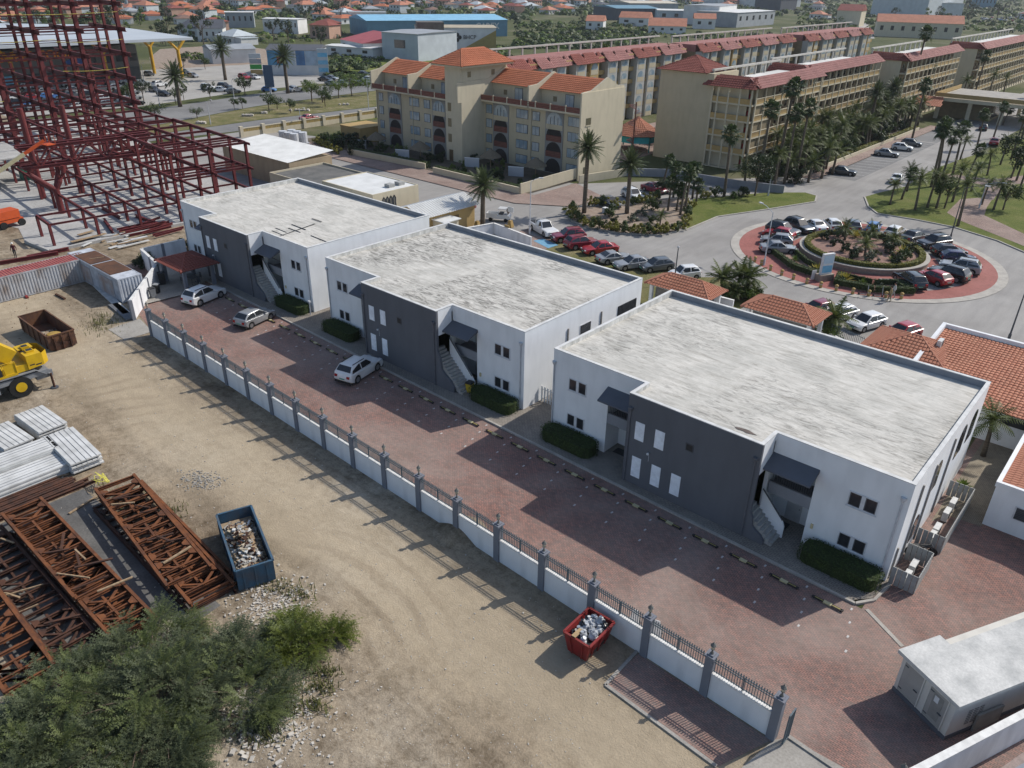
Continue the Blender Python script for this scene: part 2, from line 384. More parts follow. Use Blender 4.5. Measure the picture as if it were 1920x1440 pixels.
# dirt thrown up against the wall foot and small heaps are built further down
lot = [fence_pt(-6, 0.12), fence_pt(12.0, 0.12), fence_pt(12.0, -0.3), (-2.2, 23.6), (9.0, 33.5), (14, 46), (2.6, 60), (-6.0, 60), (-6.0, 39), (-6.0, 36.6),
       (-6.0, kerb_y(-5.78)), (-88, kerb_y(-88)), (-88, 33.5), (-74.2, 28.4)]
LOT = sheet('parking_lot_paving', lot, 0.012, PAVER)
GATE_APRON = sheet('gate_apron', [G2(1450, 1388), G2(1480, 1383), G2(1600, 1450), G2(1600, 1520), G2(1380, 1520), G2(1390, 1440)], 0.02, CONC)
sheet('brick_apron', [G2(1133, 1287), G2(1196, 1226), fence_pt(12.0, -0.2), G2(1450, 1386), G2(1342, 1440)], 0.016, PAVER)
def strip(name, pts, w, z0, z1, material):
    mb = MB()
    for a, b in zip(pts[:-1], pts[1:]):
        mb.bar((a[0], a[1], (z0+z1)/2), (b[0], b[1], (z0+z1)/2), w, z1-z0)
    return struct(mb.build(name, material))
strip('apron_kerb', [G2(1194, 1222), G2(1135, 1285), G2(1343, 1438)], 0.16, -0.02, 0.075, CONC)
strip('gate_kerb', [G2(1476, 1381), G2(1580, 1452)], 0.2, -0.02, 0.09, CONC)
# pavement in front of the three buildings and the alleys between them
sheet('pavement', [(-86.5, kerb_y(-86.5)+.17), (-6.6, kerb_y(-6.6)+.17), (-5.85, 37.0), (-5.5, 39.2), (-5.5, 40.6), (-86.5, 42.5)], 0.13, GPAVER)
strip('pavement_kerb', [(-86.5, kerb_y(-86.5)+.08), (-6.4, kerb_y(-6.4)+.08), (-5.72, 37.0), (-5.5, 38.85)], 0.16, -0.02, 0.136, KERB)
strip('drain_kerb', [G2(1625, 1143), G2(1692, 1213)], 0.22, -0.02, 0.04, KERB)
sheet('alley_paving', [(-62.0, 41), (-57.0, 41), (-57.0, 58), (-62.0, 58)], 0.134, GPAVER)
sheet('alley_paving', [(-33.6, 41), (-29.6, 41), (-29.6, 58), (-33.6, 58)], 0.134, GPAVER)
sheet('side_passage', [G2(1780, 968), G2(1838, 987), (2.9, 62), (-5.5, 62), (-5.5, 46.6)], 0.02, m_paver('passage_pavers', ((0.30, 0.26, 0.19), (0.25, 0.215, 0.16), (0.30, 0.28, 0.22)), 0.2, 0.1, 0.4))
# gazebo floor at the far end of the lot
sheet('gazebo_floor', [G2(262, 575), G2(350, 553), G2(405, 517), (-88, 40.5), (-88, 37.5)], 0.14, CONC)
sheet('wall_end_apron', [G2(203, 618), G2(262, 598), G2(286, 622), G2(234, 638)], 0.03, CONC)
# white bay markers: four small blocks for each bay line
MARK = mat('marking_white', (0.56, 0.54, 0.52), (0.40, 0.385, 0.37), 4, 0.8)
mk = MB().box(-0.05, -0.1, 0, 0.05, 0.1, 0.01).data('marking'); mk.materials.append(MARK)
for k in range(29):
    x = -6.4-2.5*k
    for j in range(4):
        o = put('marking', mk, LOT, (x+0.29*j, kerb_y(x)-0.42-1.05*j, 0.014), -0.02)
# ================================================================== THE THREE WHITE OFFICE BUILDINGS
GLASS = mat('window_glass', (0.018, 0.020, 0.024), (0.035, 0.036, 0.04), 1.5, 0.08, spec=0.6)
FRAMEW = mat('frame_white', (0.62, 0.63, 0.65), None, 3, 0.5)
LOUV = mat('louver_white', (0.80, 0.83, 0.88), None, 3, 0.6)  # bluish white carries the sky reflected by the louvers
STEEL_D = mat('dark_metal', (0.055, 0.06, 0.07), (0.085, 0.09, 0.10), 4, 0.5)
AWN = m_plaster('awning_grey', (0.105, 0.112, 0.132), 0.08)
STEPC = mat('step_concrete', (0.40, 0.385, 0.36), (0.30, 0.29, 0.27), 3, 0.9)
BLACKP = mat('black_plastic', (0.02, 0.02, 0.021), (0.035, 0.035, 0.036), 3, 0.5)
PVC = mat('pipe_white', (0.55, 0.56, 0.58), (0.42, 0.43, 0.45), 2, 0.5)
PIPED = mat('pipe_dark', (0.10, 0.105, 0.12), (0.14, 0.145, 0.16), 2, 0.5)
W, D, HB, PD = 24.22, 15.744, 6.685, 1.801

def sliding_window(par, x0, z0, x1, z1, y=0.0):
    """two-light window in a white frame, set into a thin reveal"""
    fr = MB(); t = 0.06; xm = (x0+x1)/2
    for a in ((x0-t, z0-t, x1+t, z0), (x0-t, z1, x1+t, z1+t), (x0-t, z0, x0, z1), (x1, z0, x1+t, z1), (xm-0.11, z0, xm+0.11, z1)):
        fr.box(a[0], y-0.05, a[1], a[2], y+0.02, a[3])
    fr.box(x0-0.1, y-0.09, z0-t-0.05, x1+0.1, y-0.0, z0-t)
    o = fr.build('window', FRAMEW, par)
    for a, c in ((x0, xm-0.11), (xm+0.11, x1)):
        p = MB().box(a, y-0.016, z0, c, y+0.01, z1); p.build('pane', GLASS, o)
        q = MB()
        for e in ((a, z0, a+0.05, z1), (c-0.05, z0, c, z1), (a+0.05, z0, c-0.05, z0+0.05), (a+0.05, z1-0.05, c-0.05, z1)): q.box(e[0], y-0.03, e[1], e[2], y-0.004, e[3])
        q.build('sash', STEEL_D, o)
LV = None
def louver(par, x0, z0, x1, z1, y):
    o = MB().box(x0-0.03, y-0.02, z0-0.03, x1+0.03, y+0.01, z1+0.03).build('louver', LOUV, par)
    n = int((z1-z0)/0.09); s = MB()
    for i in range(n):
        z = z0+(z1-z0)*(i+0.5)/n
        s.mesh(((x0, y-0.022, z+0.035), (x1, y-0.022, z+0.035), (x1, y-0.034, z-0.03), (x0, y-0.034, z-0.03)), ((0, 1, 2, 3),))
    stuff(s.build('slat', LOUV, o))
def railing(par, x0, x1, y, z0, z1, step=0.13):
    o = MB().bar((x0, y, z1), (x1, y, z1), 0.05).bar((x0, y, z0+0.06), (x1, y, z0+0.06), 0.04).build('railing', STEEL_D, par)
    n = int((x1-x0)/step); me = MB().box(-0.01, -0.01, z0, 0.01, 0.01, z1).data('bar'); me.materials.append(STEEL_D)
    for i in range(1, n): put('bar', me, o, (x0+(x1-x0)*i/n, y, 0))

def white_building(label, u, v, d0, d1, louvers, stain, roofm, sr=1.0):
    t = thing('office_building', label, 'building', (u, v, 0), 0, 'white two-storey office buildings in a row')
    n0, n1 = 4.85, 19.30                     # entrance niches: n0..d0 on the left, d1..n1 on the right
    ND = 1.7                                 # niche depth
    z0, ztop, pw, rz = 0.0, HB, 0.2, HB-0.42
    # white shell: left wing, right wing, sides, back (each a flat run of wall)
    a = MB()
    a.box(0, 0, z0, n0, pw, ztop).box(n1, 0, z0, W, pw, ztop)                       # fronts
    a.box(n0, 0, 5.15, d0, pw, ztop).box(d1, 0, 5.15, n1, pw, ztop)                 # over the niches
    a.box(0, pw, z0, pw, D, ztop).box(W-pw, pw, z0, W, D, ztop).box(pw, D-pw, z0, W-pw, D, ztop)
    a.box(n0-pw, pw, z0, n0, ND, rz-.1).box(n1, pw, z0, n1+pw, ND, rz-.1)           # niche cheeks
    a.box(n0, ND, z0, d0+.3, ND+pw, rz-.1).box(d1-.3, ND, z0, n1, ND+pw, rz-.1)     # niche backs
    a.build('wall', WHITE, t)
    # charcoal stair block
    b = MB()
    b.box(d0, -PD, z0, d1, -PD+pw, ztop)
    b.box(d0, -PD+pw, z0, d0+pw, 0.0, ztop).box(d0, 0.0, z0, d0+pw, ND, rz-0.1)
    b.build('stair_block_wall', DARKW, t)
    c = MB()
    c.box(d1-pw, -PD+pw, 4.55, d1, 0.0, ztop)                                       # return wall above the stair
    c.box(d1-pw, -0.12, z0, d1, ND, ztop-0.5)
    c.build('return_wall', WHITE, t)
    cp = MB()                                                                        # pale coping line round the parapet
    cp.box(-0.02, -0.02, ztop, d0+pw, pw+0.02, ztop+0.05).box(d1-pw, -0.02, ztop, W+0.02, pw+0.02, ztop+0.05)
    cp.box(-0.02, pw+.02, ztop, pw+0.02, D+0.02, ztop+0.05).box(W-pw-0.02, pw+.02, ztop, W+0.02, D+0.02, ztop+0.05)
    cp.box(pw+.02, D-pw-0.02, ztop, W-pw-.02, D+0.02, ztop+0.05)
    cp.box(d0-0.02, -PD-0.02, ztop, d1+0.02, -PD+pw+0.02, ztop+0.052).box(d0-0.02, -PD+pw+.02, ztop, d0+pw+0.02, -.02, ztop+0.052).box(d1-pw-0.02, -PD+pw+.02, ztop, d1+0.02, -.02, ztop+0.052)
    cp.build('coping', mat('coping_pale', (0.62, 0.62, 0.61), (0.48, 0.48, 0.47), 1.2, 0.8), t)
    # roof deck falls slightly to the front, with the stained side faces of the parapet; back face has painted shade
    r = MB(); zf, zb = rz+0.16, rz-0.02
    r.mesh(((pw, pw, zf), (d0+pw, pw, zf), (d0+pw, -PD+pw, zf+0.02), (d1-pw, -PD+pw, zf+0.02), (d1-pw, pw, zf), (W-pw, pw, zf), (W-pw, D-pw, zb), (pw, D-pw, zb)),
           ((0, 1, 4, 5, 6, 7), (1, 2, 3, 4)))
    ro = r.build('roof', roofm, t)
    k = MB()
    k.box(pw, pw, zb-.02, pw+0.015, D-pw, ztop-0.01).box(d0+pw, -PD+pw, zb-.02, d0+pw+0.015, pw, ztop-0.01)
    k.build('parapet_face', ASHLAR, ro)
    g = MB()
    g.box(pw+.03, D-pw-0.015, zb, W-pw, D-pw, ztop-0.01)
    g.build('parapet_face', PGREY, ro)  # back parapet face: its shade is put into the grey colour
    # windows
    for z in (4.02, 1.17):
        sliding_window(t, 1.52, z, 2.94, z+0.84)
        sliding_window(t, 21.26, z, 22.74, z+0.84)
    for (x, z) in louvers: louver(t, x, z, x+0.62, z+(1.26 if z > 3 else 1.48), -PD)
    vt = MB().box(11.88, -PD-0.03, 4.32, 12.42, -PD+0.01, 4.86).build('vent', STEEL_D, t)
    MB().box(11.94, -PD-0.034, 4.38, 12.36, -PD-0.0, 4.80).build('pane', BLACKP, vt)
    # awnings over the niches, a sloped slab with soffit
    for x0, x1 in ((n0-0.1, d0), (d1-.0, n1+0.1)):
        aw = MB(); ya = -1.2
        aw.mesh(((x0, 0, 5.42), (x1, 0, 5.42), (x1, ya, 4.86), (x0, ya, 4.86), (x0, 0, 5.16), (x1, 0, 5.16), (x1, ya, 4.76), (x0, ya, 4.76)),
                ((0, 3, 2, 1), (4, 5, 6, 7), (3, 7, 6, 2), (0, 4, 7, 3), (1, 2, 6, 5)))
        aw.build('awning', AWN, t)
        # landing slab, railing and doors in the niche
        MB().box(x0+0.1, 0.12, 2.62, x1-0.1, ND, 3.05).build('landing', DARKW, t)
        MB().box(x0+0.1, 0.05, 2.55, x1-0.1, 0.12, 3.35).build('landing_front', PGREY, t)
        railing(t, x0+0.12, x1-0.12, 0.09, 3.35, 4.15)
        for zz in (0.13, 3.05):
            dr = MB().box(x0+0.9, ND-0.06, zz, x0+1.85, ND, zz+2.1).build('door', mat('door_grey', (0.45, 0.45, 0.46), None, 2, 0.5), t)
            MB().tube((x0+1.72, ND-0.12, zz+1.0), (x0+1.72, ND-0.05, zz+1.0), 0.03).build('handle', STEEL_D, dr)
        MB().box(x0+0.5, 0.5, 0.13, x0+1.5, 1.2, 0.15).build('door_mat', BLACKP, t)
    # external stair: 16 steps climbing to the left behind the charcoal front
    n = 15; xs, xe, ys, ye = d1+2.55*sr, d1+2.55*sr-3.3, -PD+pw+0.02, -0.42; H2 = 3.0
    st = MB()
    for i in range(n):
        x1 = xs+(xe-xs)*i/n; x0 = xs+(xe-xs)*(i+1)/n; z = 0.13+H2*(i+1)/n
        me = MB(); me.box(x0-0.02, ys, max(0.0, z-0.5), x1, ye, z)
        me.build('step', STEPC, t)
    sg = MB()                                                                        # charcoal stringer with its curved toe
    pts = [(d1+pw*0, 0.02)]+[(d1+2.25+0.15*math.cos(R(a)), 0.02) for a in ()]
    prof = [(d1-0.02+max(0, x)*sr, z*(1 if sr == 1 else .62)) for x, z in ((0, 0.0), (1.77, 0.0), (1.84, 0.55), (1.47, 1.05), (.77, 1.45), (.44, 1.75), (.32, 2.6), (0, 3.3))]
    N = len(prof); y0, y1 = -PD-0.002, -PD+pw
    sg.mesh([(x, y0, z) for x, z in prof]+[(x, y1, z) for x, z in prof], [tuple(range(N))]+[tuple(range(N, 2*N))[::-1]]+[(i, N+i, N+(i+1) % N, (i+1) % N) for i in range(N)])
    sg.build('stringer', DARKW, t)
    bl = MB(); yb0, yb1 = ye+0.005, ye+0.12                                           # white balustrade on the inner side
    pb = [(d1, 0.13), (d1+2.75*sr, 0.13), (d1+2.75*sr, 0.95), (d1+2.45*sr, 1.35), (d1, 1.35+2.45*sr*1.06)]
    N = len(pb)
    bl.mesh([(x, yb0, z) for x, z in pb]+[(x, yb1, z) for x, z in pb], [tuple(range(N))]+[tuple(range(N, 2*N))[::-1]]+[(i, N+i, N+(i+1) % N, (i+1) % N) for i in range(N)])
    bo = bl.build('balustrade', WHITE, t)
    MB().bar((d1+2.5*sr, yb0-0.03, 1.4), (d1, yb0-0.03, 1.4+2.5*sr*1.06), 0.06).build('handrail', STEEL_D, bo)
    # downpipes with rain heads
    for x, y, mt in ((0.12, -0.06, PVC), (W-0.35, -0.06, PVC), (d0+0.22, -PD-0.06, PIPED), (d1-0.28, -PD-0.06, PIPED)):
        dp = MB().tube((x, y, 0.13), (x, y, 5.55), 0.05, n=8).build('downpipe', mt, t)
        MB().lathe(((0.05, 5.45), (0.14, 5.62), (0.16, 5.78), (0.0, 5.78)), 8, (x, y, 0)).build('rain_head', mt, dp)
    # camera on its conduit and wall lamps
    cm = MB().ball((9.42, -PD-0.16, 2.98), 0.09, 8).tube((9.42, -PD-0.02, 3.0), (9.42, -PD-0.16, 2.98), 0.03).build('security_camera', FRAMEW, t)
    MB().tube((9.44, -PD-0.015, 2.35), (9.44, -PD-0.015, 2.95), 0.012, n=5).build('conduit', FRAMEW, cm)
    wl = MB().box(19.62, -0.1, 1.45, 19.76, 0, 1.75).build('wall_lamp', mat('lamp_cream', (0.6, 0.5, 0.3), None, 3, 0.4), t)
    # roof stains / repairs and outlet
    for (x, y, rr) in stain:
        s = MB(); rg = random.Random(int(x*10)); n = 14
        s.face([(x+rr*(1+rg.uniform(-.3, .3))*math.cos(2*math.pi*i/n)*1.9, y+rr*0.5*(1+rg.uniform(-.4, .4))*math.sin(2*math.pi*i/n), zf-(zf-zb)*max(0, y)/D+0.035) for i in range(n)])
        s.build('stain', mat('bitumen_brown', (0.14, 0.11, 0.095), (0.08, 0.065, 0.06), 2, 0.9), ro)
    return t
LO = [(8.27, 3.60), (9.74, 3.60), (8.27, 0.76), (9.76, 0.76)]
B1 = white_building('farthest white two-storey office block beside the red tiled gazebo and construction site', -85.18, 40.02, 7.38, 16.61, LO, [], ROOFM[0])
B2 = white_building('middle white office block with the most grey-streaked flat roof', -57.51, 39.56, 7.38, 16.61, LO, [], ROOFM[1])
B3 = white_building('nearest white office block with five white louvers on its charcoal stair block', -29.99, 38.88, 7.58, 16.6, LO+[(11.22, 0.76)], [(15.0, -0.65, 0.32)], ROOFM[2], 0.6)
# windows and conduits on the lit side walls
def side_wall(b, feats):
    for kind, y0, z0, y1, z1 in feats:
        x = W
        if kind == 'pipe':
            MB().box(x, y0, z0, x+0.1, y0+0.1, z1).build('conduit', mat('conduit_grey', (0.28, 0.26, 0.24), None, 3, 0.6), b)
        elif kind == 'win':
            o = MB().box(x, y0-.05, z0-.05, x+0.03, y1+.05, z1+.05).build('window', FRAMEW, b)
            MB().box(x+.01, y0, z0, x+0.04, y1, z1).build('pane', GLASS, o)
        elif kind == 'arch':
            prof = [(y0, z0), (y1, z0)]+[((y0+y1)/2+(y1-y0)/2*math.cos(R(a)), z1-(y1-y0)/2+(y1-y0)/2*math.sin(R(a))) for a in range(0, 181, 20)]
            N = len(prof); mb = MB()
            mb.mesh([(x+0.03, a, b2) for a, b2 in prof]+[(x-0.02, a, b2) for a, b2 in prof], [tuple(range(N))]+[(i, N+i, N+(i+1) % N, (i+1) % N) for i in range(N)])
            mb.build('window', GLASS, b)
        elif kind == 'grille':
            o = MB().box(x, y0, z0, x+0.05, y1, z1).build('grille', BLACKP, b)
            n = int((y1-y0)/0.2)
            for i in range(n): MB().box(x+.05, y0+(y1-y0)*(i+.3)/n, z0, x+0.09, y0+(y1-y0)*(i+.3)/n+0.05, z1).build('bar', STEEL_D, o)
side_wall(B2, [('pipe', 5.2, 0.2, 0, 5.3), ('win', 6.9, 3.9, 8.3, 5.0), ('pipe', 9.7, 2.0, 0, 5.4), ('grille', 12.2, 3.9, 15.0, 5.1)])
side_wall(B3, [('pipe', 0.5, 0.2, 0, 2.2), ('pipe', 2.3, 0.2, 0, 5.5), ('arch', 3.2, 0.9, 4.4, 2.6), ('arch', 5.2, 3.4, 6.4, 5.4), ('pipe', 4.8, 0.2, 0, 5.6), ('pipe', 8.4, 0.2, 0, 5.7), ('arch', 10.2, 3.3, 11.8, 5.5), ('arch', 12.9, 3.3, 14.4, 5.5)])
side_wall(B1, [])
# black cable runs taped on the first roof
for i, (a, b) in enumerate((((525, 443), (590, 420)), ((510, 433), (532, 442)), ((517, 428), (537, 436)), ((541, 428), (563, 436)), ((547, 421), (573, 431)), ((583, 442), (613, 454)), ((585, 410), (603, 416)))):
    p, q = G(*a, 6.4), G(*b, 6.4)
    o = MB().bar((p.x, p.y, 6.42), (q.x, q.y, 6.42), 0.12, 0.03).build('batten', BLACKP, None)
    o.parent = B1; o.location = (85.18, -40.02, 0)
# ================================================================== PERIMETER WALL WITH RAILINGS
POSTC = m_plaster('post_grey', (0.185, 0.195, 0.225), 0.1)
WALLW = m_plaster('wall_white', (0.70, 0.71, 0.73), 0.2)
CAPW = mat('cap_white', (0.74, 0.73, 0.70), (0.55, 0.54, 0.52), 2, 0.8)
IRON = mat('railing_iron', (0.075, 0.105, 0.125), (0.10, 0.13, 0.15), 4, 0.5)
LAMPG = mat('lamp_verdigris', (0.16, 0.155, 0.14), (0.10, 0.10, 0.095), 6, 0.5)
LAMPB = mat('lamp_glass', (0.55, 0.50, 0.38), (0.35, 0.33, 0.27), 6, 0.2)
PW = thing('perimeter_wall', 'long white wall with grey posts and iron railings along the paved lot', 'wall', (*fence_pt(0), 0), -0.02617)
SP = 3.39965
postm = MB().box(-0.2, -0.2, -0.25, 0.2, 0.2, 2.5).data('post'); postm.materials.append(POSTC)
capm = MB().box(-0.25, -0.25, 2.5, 0.25, 0.25, 2.60).box(-0.15, -0.15, 2.60, 0.15, 0.15, 2.66).data('post_cap'); capm.materials.append(POSTC)
lm = MB(); lm.m(LAMPG).lathe(((0.0, 2.66), (0.09, 2.67), (0.035, 2.80), (0.03, 2.88), (0.1, 2.93)), 8)
lm.m(LAMPB).lathe(((0.075, 2.93), (0.12, 3.16)), 6); lm.m(LAMPG).lathe(((0.15, 3.15), (0.06, 3.27), (0.02, 3.30), (0.02, 3.38), (0.0, 3.38)), 6)
lampm = lm.data('lantern')
panm = MB().box(0.2, -0.1, -0.3, SP-0.2, 0.1, 1.5).data('wall_panel'); panm.materials.append(WALLW)
copm = MB().box(0.2, -0.14, 1.5, SP-0.2, 0.14, 1.57).data('coping'); copm.materials.append(CAPW)
railm = MB().box(0.2, -0.02, 1.68, SP-0.2, 0.02, 1.72).box(0.2, -0.02, 2.22, SP-0.2, 0.02, 2.26).box(0.2, -0.02, 2.36, SP-0.2, 0.02, 2.40).box(SP/2-0.025, -0.025, 1.57, SP/2+0.025, 0.025, 2.4).data('railing'); railm.materials.append(IRON)
barm = MB(); barm.box(-0.014, -0.014, 1.62, 0.014, 0.014, 2.46); barm.mesh(((-0.03, -0.03, 2.46), (0.03, -0.03, 2.46), (0.03, 0.03, 2.46), (-0.03, 0.03, 2.46), (0, 0, 2.58)), ((0, 1, 4), (1, 2, 4), (2, 3, 4), (3, 0, 4), (3, 2, 1, 0)))
barm = barm.data('bar'); barm.materials.append(IRON)
NB = 24
for i in range(-6, 13):
    x = i*SP
    po = put('post', postm, PW, (x, 0, 0)); put('post_cap', capm, po); put('lantern', lampm, po)
    if i < 12:
        wp = put('wall_panel', panm, PW, (x, 0, 0)); put('coping', copm, wp)
        ra = put('railing', railm, PW, (x, 0, 0))
        if i >= 0:
            for k in range(NB): put('bar', barm, ra, (0.2+(SP-0.4)*(k+0.5)/NB, 0, 0))
        else:
            far = MB()
            for k in range(NB): xx = 0.2+(SP-0.4)*(k+0.5)/NB; far.box(xx-0.014, -0.014, 1.62, xx+0.014, 0.014, 2.55)
            stuff(far.build('bars', IRON, ra))
# sliding gate parked behind the last post
gt = thing('sliding_gate', 'iron sliding gate standing open at the end of the perimeter wall', 'gate', (*fence_pt(12.13), 0.0), -0.02617)
MB().bar((0.12, -0.1, 0.12), (0.12, 0.5, 0.12), 0.06).bar((0.12, -0.1, 1.9), (0.12, 0.5, 1.9), 0.06).bar((0.12, -0.1, 0.12), (0.12, -0.1, 1.9), 0.06).bar((0.12, 0.5, 0.12), (0.12, 0.5, 1.9), 0.06).build('gate_frame', IRON, gt)
for k in range(3): MB().bar((0.12, 0.05+k*0.14, 0.12), (0.12, 0.05+k*0.14, 1.9), 0.03).build('bar', IRON, gt)
# small white A-board signs leaning behind the railings
SIGNW = mat('board_white', (0.7, 0.7, 0.69), None, 3, 0.6)
for px, py, nm in ((1190, 1160, 'white folding board standing on the lot behind the railings nearest the red skip'), (1231, 1180, 'white folding board behind the post right of the red skip')):
    g = G(px, py, 0.4); t = thing('folding_board', nm, 'sign', (g.x, g.y, 0.012), 0.3)
    MB().mesh(((-0.35, -0.25, 0), (0.35, -0.25, 0), (0.12, -0.02, 1.0), (-0.12, -0.02, 1.0), (-0.35, -0.22, 0), (0.35, -0.22, 0), (0.12, 0.01, 1.0), (-0.12, 0.01, 1.0)), ((0, 1, 2, 3), (7, 6, 5, 4), (0, 3, 7, 4), (1, 5, 6, 2), (3, 2, 6, 7))).build('front_board', SIGNW, t)
    MB().mesh(((-0.35, 0.25, 0), (0.35, 0.25, 0), (0.12, 0.02, 1.0), (-0.12, 0.02, 1.0)), ((0, 1, 2, 3),)).build('rear_board', SIGNW, t)

# ================================================================== WHEEL STOPS
YEL = mat('stop_yellow', (0.42, 0.34, 0.09), (0.30, 0.24, 0.08), 6, 0.7)
CRM = mat('stop_cream', (0.52, 0.47, 0.27), (0.40, 0.36, 0.22), 6, 0.7)
RUST = mat('rust_brown', (0.20, 0.085, 0.035), (0.10, 0.045, 0.025), 5, 0.9)
def wheel_stop():
    t = thing('wheel_stop', 'x', 'wheel stop', group='steel wheel stops along the pavement')
    MB().bar((-0.85, -0.06, 0.1), (0.85, -0.06, 0.1), 0.045).bar((-0.85, 0.06, 0.1), (0.85, 0.06, 0.1), 0.045).bar((-0.85, -0.06, 0.1), (-0.85, 0.06, 0.1), 0.045).bar((0.85, -0.06, 0.1), (0.85, 0.06, 0.1), 0.045).build('frame', BLACKP, t)
    for x in (-0.75, 0.75): MB().box(x-0.03, -0.06, 0, x+0.03, 0.06, 0.09).build('foot', BLACKP, t)
    MB().box(-0.22, -0.1, 0.04, 0.22, 0.1, 0.135).build('reflector', CRM, t)
    MB().box(-0.7, -0.03, 0.085, -0.26, 0.03, 0.125).build('stripe', YEL, t); MB().box(0.26, -0.03, 0.085, 0.7, 0.03, 0.125).build('stripe', YEL, t)
    return t
ws = wheel_stop()
_ordw = 'first second third fourth fifth sixth seventh eighth ninth tenth eleventh twelfth thirteenth fourteenth fifteenth sixteenth seventeenth eighteenth nineteenth twentieth'.split()
ORD = list(_ordw)
for _t in ('twent', 'thirt', 'fort', 'fift', 'sixt', 'sevent', 'eight', 'ninet'):
    if _t != 'twent': ORD.append(_t+'ieth')
    ORD += [_t+'y-'+x for x in _ordw[:9]]
ORD += ['hundredth']+['hundred and '+x for x in ORD[:99]]; ORD += ['two hundredth']+['two hundred and '+x for x in ORD[:99]]; ORD += ['three hundredth']+['three hundred and '+x for x in ORD[:99]]
for k in range(27):
    x = -7.52-2.5*k; y = kerb_y(x)-0.98
    lb = ('black and yellow wheel stop, %s from the white utility hut end of the row' % ORD[k])
    dup(ws, (x, y, 0.012), -0.0185, lb)
drop(ws)

# ================================================================== CLIPPED HEDGES
HEDGE = leafmat('hedge_leaf', (0.030, 0.052, 0.012), (0.062, 0.098, 0.022))
def leafy_box(name, poly, h, label, cat, group=None, material=None, dens=110, leaf=0.11, seed=1, top_r=0.3, core=True, parent=None, cmat=None, jit=0.05):
    """clipped hedge: a rounded core covered by leaf-sized faces"""
    rg = random.Random(seed); material = material or HEDGE
    cx = sum(p[0] for p in poly)/len(poly); cy = sum(p[1] for p in poly)/len(poly)
    if parent is None:
        t = thing(name, label, cat, (cx, cy, 0), 0, group)
    else: t = parent
    P = [(x-cx, y-cy) for x, y in poly] if parent is None else list(poly)
    ar = sum(P[i][0]*P[(i+1) % len(P)][1]-P[(i+1) % len(P)][0]*P[i][1] for i in range(len(P)))
    if ar < 0: P = P[::-1]
    if core:
        co = MB(); ox = sum(p[0] for p in P)/len(P); oy = sum(p[1] for p in P)/len(P)
        Q = [(ox+(x-ox)*0.93, oy+(y-oy)*0.93) for x, y in P]; co.prism(Q, 0, h-0.06)
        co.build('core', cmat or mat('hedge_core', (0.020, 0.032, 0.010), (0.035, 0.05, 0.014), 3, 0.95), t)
    lf = MB()
    def leafq(c, nrm):
        a = Vector((rg.uniform(-1, 1), rg.uniform(-1, 1), rg.uniform(-1, 1)))
        nn = (nrm+a*0.75).normalized(); u = nn.orthogonal().normalized(); u = Matrix.Rotation(rg.uniform(0, 6.28), 3, nn) @ u; v2 = nn.cross(u)
        s = leaf*rg.uniform(0.6, 1.25); c = c+nrm*rg.uniform(-0.03, jit)
        lf.face((c-u*s*0.5, c+v2*s*0.28, c+u*s*0.5, c-v2*s*0.28))
    n = len(P)
    for i in range(n):
        a, b = P[i], P[(i+1) % n]; L = math.hypot(b[0]-a[0], b[1]-a[1])
        nr = Vector(((b[1]-a[1])/L, -(b[0]-a[0])/L, 0))
        for _ in range(int(L*h*dens)):
            s = rg.random(); z = rg.random()*h
            leafq(Vector((a[0]+(b[0]-a[0])*s, a[1]+(b[1]-a[1])*s, z)), nr)
    xs = [p[0] for p in P]; ys = [p[1] for p in P]; A = (max(xs)-min(xs))*(max(ys)-min(ys))
    for _ in range(int(A*dens*1.3)):
        x = rg.uniform(min(xs), max(xs)); y = rg.uniform(min(ys), max(ys)); ins = False
        for i in range(n):
            x1, y1 = P[i]; x2, y2 = P[(i+1) % n]
            if (y1 > y) != (y2 > y) and x < (x2-x1)*(y-y1)/(y2-y1)+x1: ins = not ins
        if ins: leafq(Vector((x, y, h+0.03*math.sin(x*3)*math.cos(y*2.3))), Vector((0, 0, 1)))
    stuff(lf.build('foliage', material, t))
    return t
def rr(x0, y0, x1, y1, r=0.5):
    out = []
    for cx, cy, a0 in ((x1-r, y0+r, -90), (x1-r, y1-r, 0), (x0+r, y1-r, 90), (x0+r, y0+r, 180)):
        out += [(cx+r*math.cos(R(a0+a)), cy+r*math.sin(R(a0+a))) for a in (0, 30, 60, 90)]
    return out
HL = ['clipped hedge beneath the right windows of the farthest white block', 'clipped hedge beneath the left windows of the middle white block',
      'clipped hedge beside the yellow bin at the middle white block', 'clipped hedge beneath the left windows of the nearest white block', 'clipped hedge at the right corner of the nearest white block']
for i, (u, v, x0, x1) in enumerate(((-85.18, 40.02, 19.6, 24.2), (-57.51, 39.56, 0.4, 5.0), (-57.51, 39.56, 19.7, 24.2), (-29.99, 38.88, 0.1, 4.75), (-29.99, 38.88, 19.6, 24.2))):
    leafy_box('hedge', [(u+x, v+y) for x, y in rr(x0, -1.75, x1, -0.15, 0.6)], 1.02, HL[i], 'hedge', 'clipped hedges under the office windows', seed=i+3)

